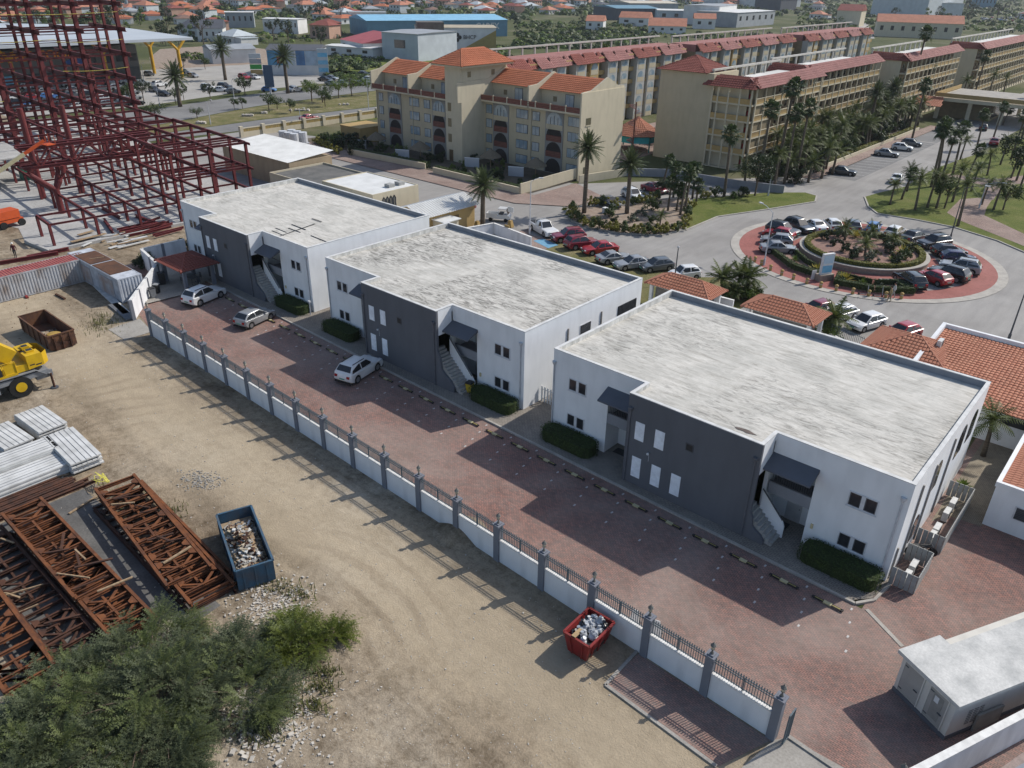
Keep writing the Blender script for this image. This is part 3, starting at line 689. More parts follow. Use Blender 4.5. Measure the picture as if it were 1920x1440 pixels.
# ================================================================== YELLOW BIN
YELP = mat('bin_yellow', (0.50, 0.36, 0.03), (0.42, 0.30, 0.03), 3, 0.5)
g = G(881, 738)
bt = thing('waste_bin', 'yellow bin with black lid by the stair of the middle block', 'bin', (g.x, g.y, 0.13), 0.2)
MB().mesh(((-.2, -.2, 0.05), (.2, -.2, 0.05), (.2, .2, 0.05), (-.2, .2, 0.05), (-.27, -.27, 0.85), (.27, -.27, 0.85), (.27, .27, 0.85), (-.27, .27, 0.85)), ((0, 3, 2, 1), (0, 1, 5, 4), (1, 2, 6, 5), (2, 3, 7, 6), (3, 0, 4, 7))).build('body', YELP, bt)
MB().box(-.3, -.3, 0.85, .3, .3, 0.92).box(-.25, -.25, .92, .25, .25, .97).build('lid', BLACKP, bt)
for x in (-0.16, 0.16): MB().tube((x-0.03, 0.22, 0.08), (x+0.03, 0.22, 0.08), 0.08).build('wheel', BLACKP, bt)
# ================================================================== CONSTRUCTION YARD (left foreground)
RUSTO = mat('rust_orange', (0.245, 0.088, 0.032), (0.10, 0.043, 0.025), 1.6, 0.9, fine=0.5, lo=0.3, hi=0.7)
RUSTD = mat('rust_dark', (0.115, 0.050, 0.030), (0.055, 0.030, 0.022), 2.0, 0.9, fine=0.4)
PANW = mat('panel_white', (0.60, 0.60, 0.585), (0.44, 0.44, 0.425), 1.0, 0.6)
PANG = mat('panel_grey', (0.15, 0.155, 0.165), None, 2, 0.6)
WOOD = mat('timber', (0.36, 0.26, 0.16), (0.24, 0.165, 0.10), 3, 0.9, stretch=(0.3, 3, 3))
strip_pad = sheet('storage_pad', [(-47.6, 4.0), (-47.6, 12.4), (-31.6, 12.9), (-30.6, 4.0)], 0.012, mat('pad_concrete', (0.17, 0.165, 0.155), (0.105, 0.10, 0.095), 0.5, 0.9, fine=0.4))
sheet('pad_edge', [(-32.9, 11.6), (-31.9, 11.8), (-29.6, 1.0), (-30.9, 1.0)], 0.018, mat('pale_rubble', (0.50, 0.46, 0.39), (0.36, 0.32, 0.26), 1.4, 0.95, fine=0.5))
def truss(label, loc, rz, L, Wd, seed, dark=False, gaps=()):
    rg = random.Random(seed); m = RUSTD if dark else RUSTO
    t = thing('steel_truss', label, 'truss', loc, rz, 'rusty ladder trusses stored in the yard')
    for s in (0, 1):
        MB().ibeam((0, s*Wd, 0.13), (L+rg.uniform(-.3, .3), s*Wd, 0.13), 0.16, 0.26, 0.03).build('chord', m, t)
    n = int(L/0.85); rung = MB().ibeam((0, 0.08, 0.13), (0, Wd-0.08, 0.13), 0.1, 0.16, 0.02).data('rung'); rung.materials.append(m)
    for i in range(n+1):
        if i in gaps: continue
        put('rung', rung, t, (0.08+(L-0.16)*i/n+rg.uniform(-.06, .06), 0, rg.uniform(-0.02, 0.02)))
    for i in (1, 2+n//3, 2+2*n//3, n-2):
        x = L*i/n
        MB().bar((x, 0.1, 0.14), (x+0.85, Wd*0.5, 0.14), 0.12, 0.08).build('brace', m, t)
        MB().bar((x+0.85, Wd*0.5, 0.14), (x, Wd-0.1, 0.14), 0.12, 0.08).build('brace', m, t)
        for s in (0.12, Wd-0.12):
            g = 0.32 if s < 1 else -0.32
            MB().mesh(((x-0.35, s, 0.27), (x+0.35, s, 0.27), (x+0.12, s+g, 0.27), (x-0.12, s+g, 0.27), (x-0.35, s, 0.25), (x+0.35, s, 0.25), (x+0.12, s+g, 0.25), (x-0.12, s+g, 0.25)), ((0, 1, 2, 3), (7, 6, 5, 4), (0, 4, 5, 1), (1, 5, 6, 2), (2, 6, 7, 3), (3, 7, 4, 0))).build('gusset', m, t)
    for i in range(3):
        x = L*(i*2+1.3)/7
        MB().bar((x, Wd*0.45, 0.1), (x+L/7, Wd*0.45, 0.1), 0.12, 0.14).build('stringer_bar', m, t)
    return t
TR = [((-46.9, 7.65, 0.90), 0.0, 10.6, 2.15, 'topmost bright rust truss of the middle pile'), ((-47.0, 7.75, 0.60), 0.004, 14.4, 2.1, 'second truss down in the middle rusty pile'),
      ((-46.2, 7.9, 0.30), -0.006, 13.6, 2.0, 'third truss down in the middle rusty pile'), ((-45.8, 7.6, 0.02), 0.006, 12.9, 2.2, 'bottom truss of the middle rusty pile'),
      ((-45.4, 12.45, 0.9), -0.10, 11.6, 2.35, 'topmost rust truss of the pile next to the blue dumpster'), ((-45.7, 12.6, 0.60), -0.075, 13.6, 2.3, 'second truss down in the pile next to the blue dumpster'),
      ((-45.2, 12.5, 0.30), -0.06, 13.1, 2.6, 'third truss down in the pile next to the blue dumpster'), ((-44.8, 11.9, 0.02), -0.035, 12.7, 2.5, 'bottom truss of the pile next to the blue dumpster'),
      ((-42.0, 3.1, 0.9), 0.0, 9.4, 2.1, 'topmost rust truss of the pile at the left picture edge'), ((-43.0, 3.2, 0.5), 0.006, 10.9, 2.1, 'second truss down in the pile at the left picture edge'),
      ((-46.6, 5.35, 0.30), 0.01, 12.5, 2.0, 'dark rusted truss lying low between the left and middle piles'), ((-46.0, 5.5, 0.02), -0.012, 13.3, 2.0, 'lowest dark truss between the left and middle piles')]
for i, (lo, rz, L, wd, lb) in enumerate(TR): truss(lb, lo, rz, L, wd, i+1, dark=(i in (3, 7, 10, 11)))
rg = random.Random(61)
for i in range(26):
    x, y = rg.uniform(-45, -34), rg.choice((rg.uniform(5.2, 7.2), rg.uniform(8, 9.5), rg.uniform(12.2, 13.6))); z = 1.22 if y > 7.5 else .62; a = rg.choice((rg.gauss(1.35, .25), rg.gauss(.1, .25))); L = rg.uniform(.8, 2.0); d = Vector((math.cos(a)*L/2, math.sin(a)*L/2, rg.uniform(-.05, .05)))
    o = MB().bar(Vector((x, y, z))-d, Vector((x, y, z))+d, rg.uniform(.06, .14), .07).build('loose_bar', RUSTD if i % 3 else WOOD); tag(o, 'loose dark bar lying across the rusty truss piles, %s of them' % ORD[i], 'bar', 'loose bars on the truss piles')
# loose dark beams lying behind the trusses
for i in range(9):
    y0 = 8.6+i*0.13; x = -50.0+0.26*i
    o = MB().ibeam((x, y0-2.4, 0.1+0.03*(i % 2)), (x+0.15*rnd.random(), y0+3.0+rnd.random()*0.8, 0.1), 0.18, 0.2, 0.025).build('steel_beam', RUSTD)
    tag(o, 'dark rusty beam, %s from the pile of trusses in the row behind them' % ORD[8-i], 'beam', 'rusty beams behind the trusses')
for i, (a, b) in enumerate((((55, 895), (150, 858)), ((62, 905), (130, 890)), ((120, 918), (173, 890)), ((130, 965), (185, 930)), ((38, 928), (56, 940)), ((10, 938), (28, 958)))):
    p, q = G(*a), G(*b)
    o = MB().bar((p.x, p.y, 0.09), (q.x, q.y, 0.07), 0.14, 0.05).build('plank', WOOD)
    tag(o, ['long timber plank nearest the white panels', 'short timber plank beside the white panels', 'timber plank pointing at the yellow tape', 'bent timber plank between the two truss piles', 'short timber offcut behind the middle truss pile', 'timber offcut at the left edge behind the trusses'][i], 'plank', 'loose timber planks')
# tangle of yellow tape on a stake
g = G(191, 912); t = thing('tape_marker', 'tangle of yellow caution tape on a short stake by the trusses', 'tape', (g.x, g.y, 0))
MB().tube((0.3, 0, 0), (0.3, 0.05, 0.75), 0.03).build('stake', WOOD, t)
tp = MB(); rg = random.Random(5); YT = mat('tape_yellow', (0.62, 0.56, 0.10), (0.45, 0.40, 0.08), 5, 0.4)
last = Vector((0.3, 0, 0.75))
for k in range(26):
    nx = Vector((rg.uniform(-0.6, 0.7), rg.uniform(-0.35, 0.4), rg.uniform(0.35, 0.9))); tp.bar(last, nx, 0.05, 0.006); last = nx
stuff(tp.build('tape', YT, t))

# ------------------------------------------------------------------ stacks of white cladding panels
def panel_stack(label, x0, y0, nx, L, ny, n, rz=0, z0=0.05):
    """ny boards wide (1 m each along y), L long in x, n layers"""
    t = thing('panel_stack', label, 'panels', (x0, y0, 0), rz, 'stacks of white cladding panels')
    rg = random.Random(int(abs(x0*10)))
    for b in range(2): MB().box(L*(0.15+0.6*b), 0, 0, L*(0.15+0.6*b)+0.1, ny*1.0, z0).build('bearer', WOOD, t)
    for k in range(n):
        off = rg.uniform(-0.14, 0.14); ofy = rg.uniform(-0.05, 0.05)
        for j in range(ny):
            z = z0+k*0.125
            p = MB(); p.box(off, j+ofy+0.012, z, L+off, j+0.988+ofy, z+0.1)
            p.box(off, j+ofy+0.03, z+0.1, L+off, j+0.12+ofy, z+0.122)
            po = p.build('panel', PANW, t)
            if k == n-1 or True:
                for q in (0.33, 0.66): MB().box(off+.01, j+ofy+q, z+0.1, L+off-.01, j+ofy+q+0.05, z+0.106).build('groove', PANG, po)
    return t
panel_stack('short stack of white panels nearest the yellow crane', -59.5, 12.5, 1, 3.95, 2, 6, .06)
panel_stack('stack of white panels with its end facing the truss piles, farthest right', -54.6, 12.72, 1, 5.0, 2, 7, -.03)
panel_stack('stack of white panels at the left picture edge behind the others', -58.8, 9.9, 1, 3.8, 2, 6, .1)
t4 = panel_stack('long stack of white panels lying crosswise in the middle of the group', -52.4, 7.0, 1, 5.9, 2, 7, R(90))
t5 = panel_stack('long stack of white panels lying crosswise nearest the rusty trusses', -50.2, 6.0, 1, 6.7, 2, 5, R(90))

# ------------------------------------------------------------------ dumpsters and skip
def skip(name, label, loc, rz, L, Wd, Hh, m, flare=0.0, ribs=5, inner=None):
    t = thing(name, label, 'dumpster', loc, rz)
    b = MB(); th = 0.06; f = flare
    lo = [(f, f*0.6), (L-f, f*0.6), (L-f, Wd-f*0.6), (f, Wd-f*0.6)]; up = [(0, 0), (L, 0), (L, Wd), (0, Wd)]
    li = [(f+th, f*.6+th), (L-f-th, f*.6+th), (L-f-th, Wd-f*.6-th), (f+th, Wd-f*.6-th)]; ui = [(th, th), (L-th, th), (L-th, Wd-th), (th, Wd-th)]
    vs = [(x, y, 0.12) for x, y in lo]+[(x, y, Hh) for x, y in up]+[(x, y, 0.2) for x, y in li]+[(x, y, Hh) for x, y in ui]
    fs = [(3, 2, 1, 0)]
    for i in range(4):
        j = (i+1) % 4; fs += [(i, j, 4+j, 4+i), (8+j, 8+i, 12+i, 12+j), (4+i, 4+j, 12+j, 12+i)]
    fs.append((8, 9, 10, 11)); b.mesh(vs, fs); b.build('body', m, t)
    for a, c in (((0, 0), (L, 0)), ((L, 0), (L, Wd)), ((L, Wd), (0, Wd)), ((0, Wd), (0, 0))):
        MB().bar((*a, Hh+0.02), (*c, Hh+0.02), 0.12, 0.1).build('rim', m, t)
    for i in range(ribs):
        s = (i+0.5)/ribs
        for y0, y1 in ((f*0.6-0.03, -0.03), (Wd-f*0.6+0.03, Wd+0.03)):
            MB().bar((f+(L-2*f)*s, y0, 0.15), (L*s, y1, Hh), 0.09, 0.07).build('rib', m, t)
    for i in range(3):
        s = (i+0.6)/3.2
        for x0, x1 in ((L-f+.03, L+0.03), (f-0.03, -0.03)):
            MB().bar((x0, f*.6+(Wd-1.2*f)*s, 0.15), (x1, Wd*s, Hh), 0.09, 0.07).build('rib', m, t)
    for y in (Wd*0.25, Wd*0.75): MB().box(f+.1, y-0.06, 0, L-f-.1, y+0.06, 0.12).build('skid', m, t)
    return t
def rubble(parent, name, x0, y0, x1, y1, z0, z1, n, mats, seed, size=0.3, flat=0.4):
    rg = random.Random(seed); mb = MB()
    for _ in range(n):
        mb.m(rg.choice(mats)); x, y = rg.uniform(x0, x1), rg.uniform(y0, y1)
        k = 1-max(abs(2*(x-x0)/(x1-x0)-1), abs(2*(y-y0)/(y1-y0)-1))
        c = Vector((x, y, z0+(z1-z0)*k*rg.uniform(0.3, 1)))
        d = Vector((rg.uniform(-1, 1), rg.uniform(-1, 1), rg.uniform(-0.4, 0.4))).normalized()*size*rg.uniform(0.3, 1.2)
        mb.bar(c-d/2, c+d/2, size*rg.uniform(0.15, 0.7), size*rg.uniform(0.06, flat))
    return stuff(mb.build(name, None, parent))
DEB = [mat('debris_grey', (0.36, 0.34, 0.31), (0.22, 0.21, 0.19), 4, 0.9), mat('debris_tan', (0.32, 0.24, 0.16), None, 4, 0.9), mat('debris_white', (0.6, 0.6, 0.58), None, 4, 0.8), RUSTD,
       mat('debris_beige', (0.45, 0.38, 0.28), None, 4, 0.9)]
BLUEP = mat('dumpster_blue', (0.05, 0.125, 0.20), (0.085, 0.10, 0.12), 1.4, 0.6, fine=0.5)
bd = skip('roll_off_dumpster', 'dark blue dumpster heaped with building rubble', (-36.9, 15.95, 0.0), -0.345, 5.5, 2.0, 1.45, BLUEP)
rubble(bd, 'rubble_load', 0.15, 0.15, 5.35, 1.85, 0.75, 1.7, 620, [DEB[0], DEB[1], DEB[1], RUSTD, RUSTD, DEB[4], DEB[0], DEB[2], WOOD], 4, 0.34)
MB().box(0.12, 0.12, 0.2, 5.38, 1.88, 0.85).build('load_base', DEB[1], bd)
rd = skip('roll_off_dumpster', 'brown rusted open dumpster near the yellow crane', (-76.9, 19.0, 0.0), 0.0, 6.6, 2.25, 1.45, mat('dumpster_rust', (0.105, 0.055, 0.040), (0.19, 0.09, 0.045), 1.2, 0.85, fine=0.5))
rubble(rd, 'rubble_load', 2.5, 0.2, 6.3, 2.0, 0.3, 0.8, 90, DEB, 9, 0.5)
MB().lathe(((0.0, 0.55), (0.5, 0.5), (0.8, 0.25), (0.5, 0.2), (0.0, 0.2)), 14, (5.6, 0.85, 0.75)).build('scrap_fender', mat('scrap_yellow', (0.42, 0.27, 0.06), (0.30, 0.19, 0.05), 2, 0.7), rd)
MB().bar((6.62, 0.35, 0.35), (6.62, 1.9, 0.35), 0.12, 0.6).build('tailgate_frame', RUSTD, rd)
for y in (0.5, 1.15, 1.8): MB().bar((6.72, y, 0.1), (6.72, y, 1.2), 0.14, 0.12).build('tailgate_post', RUSTD, rd)
REDP = mat('skip_red', (0.27, 0.025, 0.025), (0.20, 0.035, 0.03), 1.8, 0.55, fine=0.3)
rs = skip('waste_skip', 'red skip full of rubbish bags beside the white wall', (-16.15, 22.75, 0.0), 0.02, 1.55, 2.15, 1.3, REDP, flare=0.22, ribs=2)
BAGS = [mat('bag_clear', (0.42, 0.44, 0.46), (0.30, 0.31, 0.33), 6, 0.2, spec=0.7), mat('bag_black', (0.015, 0.015, 0.016), (0.04, 0.04, 0.04), 6, 0.25, spec=0.6), mat('bag_white', (0.62, 0.62, 0.62), (0.45, 0.46, 0.48), 6, 0.35)]
rg = random.Random(3)
bgm = []
for k in range(4):
    mb = MB(); mb.ball((0, 0, 0), 0.2, 8, (1, 1, 0.75), 0.22, rg); mb.tube((0, 0, 0.12), (0.03, 0, 0.26), 0.05, 0.09, 6); bgm.append(mb.data('rubbish_bag', False))
for k in range(34):
    x, y = rg.uniform(0.28, 1.3), rg.uniform(0.25, 1.9)
    me = rg.choice(bgm).copy(); me.materials.append(rg.choices(BAGS, (5, 2, 3))[0])
    o = put('rubbish_bag', me, None, (-16.15+x, 22.75+y, 1.02+rg.uniform(0, 0.38)), rg.uniform(0, 6), scale=(1.0, 1.1, 1.0)); o.rotation_euler = (rg.uniform(-.4, .4), rg.uniform(-.4, .4), rg.uniform(0, 6))
    tag(o, {'bag_clear': 'clear rubbish bag heaped in the red skip', 'bag_black': 'black rubbish bag heaped in the red skip', 'bag_white': 'white rubbish bag heaped in the red skip'}[me.materials[0].name], 'rubbish bag', 'rubbish bags in the red skip')
MB().box(0.15, 0.3, 0.3, 1.4, 1.9, 1.0).build('load_base', BAGS[1], rs)
o = MB().box(-0.12, -0.32, 0, 0.12, 0.32, 0.03).build('cardboard', mat('cardboard', (0.42, 0.30, 0.16), None, 3, 0.9), None, loc=(-15.55, 23.05, 1.42)); tag(o, 'flattened cardboard box on the rubbish in the red skip', 'cardboard')

# ------------------------------------------------------------------ shipping containers
def container(label, loc, rz, L, side, roofm, patch=None):
    t = thing('shipping_container', label, 'container', loc, rz)
    Wd, Hc = 2.44, 2.55; p = 0.28
    def corr(a, b, ax):
        mb = MB(); n = int((b-a)/p); pts = []
        for i in range(n):
            s = a+(b-a)*i/n; e = (b-a)/n; pts += [(s, 0.0), (s+e*0.35, 0.0), (s+e*0.5, 0.045), (s+e*0.85, 0.045)]
        pts.append((b, 0)); return pts
    for y, sg in ((0, 1), (Wd, -1)):
        mb = MB(); pts = corr(0.12, L-0.12, 0)
        for (s0, d0), (s1, d1) in zip(pts[:-1], pts[1:]): mb.face(((s0, y+sg*d0, 0.2), (s1, y+sg*d1, 0.2), (s1, y+sg*d1, Hc-0.12), (s0, y+sg*d0, Hc-0.12)))
        mb.build('side_panel', side, t)
    for x, sg in ((0, 1), (L, -1)):
        mb = MB(); pts = corr(0.12, Wd-0.12, 1)
        for (s0, d0), (s1, d1) in zip(pts[:-1], pts[1:]): mb.face(((x+sg*d0, s0, 0.2), (x+sg*d1, s1, 0.2), (x+sg*d1, s1, Hc-0.12), (x+sg*d0, s0, Hc-0.12)))
        mb.build('end_panel', side, t)
    mb = MB(); pts = corr(0.1, L-0.1, 0)
    for (s0, d0), (s1, d1) in zip(pts[:-1], pts[1:]): mb.face(((s0, 0.06, Hc-d0), (s1, 0.06, Hc-d1), (s1, Wd-0.06, Hc-d1), (s0, Wd-0.06, Hc-d0)))
    ro = mb.build('roof', roofm, t)
    fr = MB()
    for x in (0.06, L-0.06):
        for y in (0.06, Wd-0.06): fr.bar((x, y, 0), (x, y, Hc), 0.13)
    for z in (0.12, Hc-0.06):
        for y in (0.05, Wd-0.05): fr.bar((0.13, y, z), (L-0.13, y, z), 0.09, 0.12)
        for x in (0.05, L-0.05): fr.bar((x, 0.13, z), (x, Wd-0.13, z), 0.09, 0.12)
    fr.build('frame', side, t)
    return t, ro
CGREY = mat('container_grey', (0.40, 0.41, 0.43), (0.22, 0.17, 0.14), 0.9, 0.6, stretch=(1, 1, 0.5), lo=0.42, hi=0.74)
CRED = mat('container_red', (0.30, 0.06, 0.055), (0.36, 0.13, 0.11), 0.8, 0.6)
CWHITE = mat('container_white', (0.48, 0.51, 0.56), (0.33, 0.35, 0.39), 1.2, 0.6)
CRUST = mat('container_rusty', (0.085, 0.045, 0.030), (0.14, 0.065, 0.035), 1.0, 0.9, fine=0.3)
c1, _ = container('grey corrugated container with faded red roof at the left edge', (-85.75, 17.2, 0), R(90), 12.19, CGREY, CRED)
c2, r2 = container('white container with two rusted roof sheets beside the diagonal wall', (-88.9, 28.3, 0), 0.0, 12.0, CWHITE, CWHITE)
for x0, x1 in ((1.5, 5.6), (6.0, 10.2)): MB().box(x0, 0.1, 2.56, x1, 2.34, 2.6).build('roof_sheet', CRUST, r2)
MB().bar((4.0, 0.7, 2.63), (4.4, 2.0, 2.63), 0.1, 0.05).build('batten', WOOD, r2)
for x in (2.2, 7.4):
    d = MB().box(x, -0.05, 0.25, x+3.2, 0.0, 2.1).build('side_door', mat('door_dull', (0.36, 0.37, 0.40), (0.28, 0.22, 0.2), 1, 0.7), c2)
# battens, panels and offcuts lying along the containers
for i, (a, b, w, mt, nm) in enumerate((((0, 562), (132, 534), 0.3, PANW, 'white board lying along the foot of the grey container'), ((175, 530), (238, 590), 0.7, PANW, 'white sheet strip lying beside the white container'), ((212, 572), (246, 600), 0.9, PANG, 'grey ribbed sheet lying by the white wall end'),
        ((40, 543), (52, 560), 0.25, REDP, 'short red steel offcut propped near the grey container'), ((105, 553), (122, 562), 0.2, RUSTD, 'dark offcut of timber on the dirt by the containers'), ((262, 641-20), (300, 641), 0.05, RUSTD, 'thin rod'))[:5]):
    p, q = G(*a), G(*b); o = MB().bar((p.x, p.y, 0.1), (q.x, q.y, 0.1), w, 0.14).build('board', mt); tag(o, nm, 'board')
# white wall closing the yard, gazebo wall
def wall_run(label, pts, h, w, piers):
    t = thing('boundary_wall', label, 'wall', (pts[0][0], pts[0][1], 0)); ox, oy = pts[0]
    for (x0, y0), (x1, y1) in zip(pts[:-1], pts[1:]):
        o = MB().bar((x0-ox, y0-oy, h/2), (x1-ox, y1-oy, h/2), w, h).build('wall_panel', WALLW, t)
        MB().bar((x0-ox, y0-oy, h+0.025), (x1-ox, y1-oy, h+0.025), w+0.08, 0.05).build('coping', CAPW, o)
    for x, y in piers: MB().box(x-ox-0.16, y-oy-0.16, 0, x-ox+0.16, y-oy+0.16, h+0.06).build('pier', POSTC, t)
    return t
wall_run('short white wall with grey piers cutting diagonally behind the bins', [(-72.1, 27.2), (-80.4, 33.9)], 1.95, 0.2, [(-72.1, 27.2), (-74.4, 29.05), (-76.9, 31.07), (-80.4, 33.9)])
wall_run('white wall with grey piers behind the red tiled gazebo', [(-80.4, 33.9), (-85.9, 34.9), (-85.9, 40.0)], 2.1, 0.2, [(-82.4, 34.25), (-85.9, 37.3)])
# dark bins at the diagonal wall
for i, (px, py, s) in enumerate(((288, 560, 1.0), (296, 552, 0.95), (306, 535, 1.25))):
    g = G(px, py); t = thing('waste_bin', ['grey wheelie bin nearest the lot by the diagonal wall', 'open black bin in the middle by the diagonal wall', 'large black covered bin by the gazebo'][i], 'bin', (g.x, g.y, 0.14), 0.6*i)
    b = 0.28*s
    MB().mesh(((-b*.8, -b*.8, 0.05), (b*.8, -b*.8, .05), (b*.8, b*.8, .05), (-b*.8, b*.8, .05), (-b, -b, s), (b, -b, s), (b, b, s), (-b, b, s)), ((0, 3, 2, 1), (0, 1, 5, 4), (1, 2, 6, 5), (2, 3, 7, 6), (3, 0, 4, 7))).build('body', mat('bin_grey', (0.20, 0.21, 0.22), None, 3, 0.5) if i == 0 else BLACKP, t)
    MB().box(-b*1.05, -b*1.05, s, b*1.05, b*1.05, s+0.06).build('lid', BLACKP if i != 1 else mat('bin_lid_grey', (0.25, 0.26, 0.27), None, 3, 0.5), t)
# ================================================================== CARS
PAINT = {}
for nm, c, r_ in (('white', (0.66, 0.66, 0.65), .3), ('silver', (0.27, 0.28, 0.29), .3), ('grey', (0.10, 0.11, 0.12), .3), ('black', (0.012, 0.013, 0.015), .22), ('red', (0.32, 0.012, 0.018), .28),
                  ('maroon', (0.20, 0.015, 0.03), .28), ('blue', (0.05, 0.16, 0.40), .3), ('navy', (0.02, 0.022, 0.075), .25), ('darkgrey', (0.045, 0.05, 0.056), .28), ('beige', (0.40, 0.37, 0.31), .3), ('green', (0.03, 0.08, 0.06), .3)):
    PAINT[nm] = mat('paint_'+nm, c, tuple(x*.93 for x in c), 1.0, r_, metal=0.15 if nm in ('silver', 'grey', 'darkgrey', 'navy') else 0.0, spec=0.5, coat=0.6)
CARP = mat('car_paint', (0.6, 0.6, 0.6), None, 1, 0.3, coat=0.6)
CGLASS = mat('car_glass', (0.012, 0.014, 0.016), (0.02, 0.022, 0.025), 1, 0.14, spec=0.7)
TYRE = mat('tyre', (0.018, 0.018, 0.018), None, 5, 0.85)
RIM = mat('rim_alloy', (0.30, 0.30, 0.31), (0.22, 0.22, 0.23), 5, 0.35, metal=0.6)
HLAMP = mat('headlamp', (0.55, 0.57, 0.6), None, 5, 0.1, spec=0.8)
TLAMP = mat('tail_lamp', (0.35, 0.01, 0.012), None, 5, 0.15)
PLATE = mat('number_plate', (0.10, 0.34, 0.26), None, 5, 0.5)
TRIM = mat('car_trim', (0.02, 0.02, 0.022), None, 5, 0.6)
KIND = {  # L, W, hood z, belt z, roof z, cowl x, screen top x, roof rear x, tail base x, tail z, wheel r, wheel xs
    'suv': (4.45, 1.84, 0.98, 1.05, 1.64, 0.95, 0.22, -1.60, -2.06, 1.06, 0.36, (1.34, -1.30)),
    'hatch': (4.05, 1.74, 0.88, 0.95, 1.46, 1.00, 0.20, -1.30, -1.92, 0.98, 0.32, (1.25, -1.25)),
    'mini': (3.55, 1.62, 0.92, 0.98, 1.52, 0.95, 0.35, -1.25, -1.68, 1.0, 0.29, (1.10, -1.12)),
    'sedan': (4.55, 1.78, 0.86, 0.94, 1.44, 0.95, 0.15, -0.95, -1.55, 0.99, 0.32, (1.35, -1.32)),
    'coupe': (4.5, 1.80, 0.82, 0.90, 1.36, 0.85, 0.05, -0.85, -1.75, 0.96, 0.33, (1.35, -1.30)),
    'pickup': (5.25, 1.85, 1.02, 1.08, 1.74, 1.10, 0.50, -0.45, -0.72, 1.10, 0.37, (1.60, -1.60)),
    'van': (4.3, 1.75, 1.05, 1.1, 1.82, 1.45, 0.85, -1.85, -2.05, 1.1, 0.33, (1.35, -1.35))}
def car_body(kind):
    L, Wd, hz, bz, rz, cx, sx, rx, tx, tz, wr, wx = KIND[kind]; h = L/2; b = MB(); zb = 0.24; ar = wr+0.07
    def prof(ins):
        P = [(-h+0.10+ins, zb+0.12)]
        for w in (wx[1], wx[0]):
            P += [(w-ar, zb)]+[(w-ar*math.cos(R(a)), wr+ar*math.sin(R(a))) for a in (25, 55, 90, 125, 155)]+[(w+ar, zb)]
        P += [(h-0.08-ins, zb+0.05), (h-ins, 0.48), (h-0.06-ins, hz-0.24), (h-0.35-ins*.5, hz-0.09), (cx, hz-ins*0.35)]
        if kind == 'pickup': P += [(tx, bz-ins*.3), (tx-0.02, tz-ins*.3), (-h+0.02+ins, tz-ins*.3), (-h+ins, 0.55)]
        else: P += [(tx, bz+0.02-ins*.3), (-h+0.10+ins, tz-0.10), (-h+ins, tz-0.32), (-h+ins, 0.48)]
        return P
    lay = [(-Wd/2, prof(0.16)), (-Wd/2+0.10, prof(0.03)), (-Wd/2+0.45, prof(0.0)), (Wd/2-0.45, prof(0.0)), (Wd/2-0.10, prof(0.03)), (Wd/2, prof(0.16))]
    N = len(lay[0][1]); vs = [(x, y, z) for y, P in lay for x, z in P]; fs = []
    for k in range(len(lay)-1):
        for i in range(N): fs.append((k*N+i, k*N+(i+1) % N, (k+1)*N+(i+1) % N, (k+1)*N+i))
    fs += [tuple(range(N))[::-1], tuple((len(lay)-1)*N+i for i in range(N))]
    b.mesh(vs, fs); return b
def cabin_pts(kind, o=0.0):
    L, Wd, hz, bz, rz, cx, sx, rx, tx, tz, wr, wx = KIND[kind]; wb = Wd/2-0.07+o; wt = Wd/2-0.25+o
    zb0, zb1 = hz-0.03, bz
    B = [(cx+o, wb*0.92, zb0), (cx+o, -wb*0.92, zb0), (tx-o, -wb, zb1), (tx-o, wb, zb1), (sx, wb, bz-.01), (sx, -wb, bz-.01), (rx, -wb, bz), (rx, wb, bz)]
    T = [(sx, wt*0.95, rz-0.03+o*.2), (sx, -wt*0.95, rz-0.03+o*.2), (rx, -wt, rz-0.04+o*.2), (rx, wt, rz-0.04+o*.2)]
    return B, T
def lerp(a, b, t): return tuple(a[i]+(b[i]-a[i])*t for i in range(3))
def quad_in(q, u0, u1, v0, v1):
    """sub-quad of q (bl, br, tr, tl)"""
    def P(u, v): return lerp(lerp(q[0], q[1], u), lerp(q[3], q[2], u), v)
    return [P(u0, v0), P(u1, v0), P(u1, v1), P(u0, v1)]
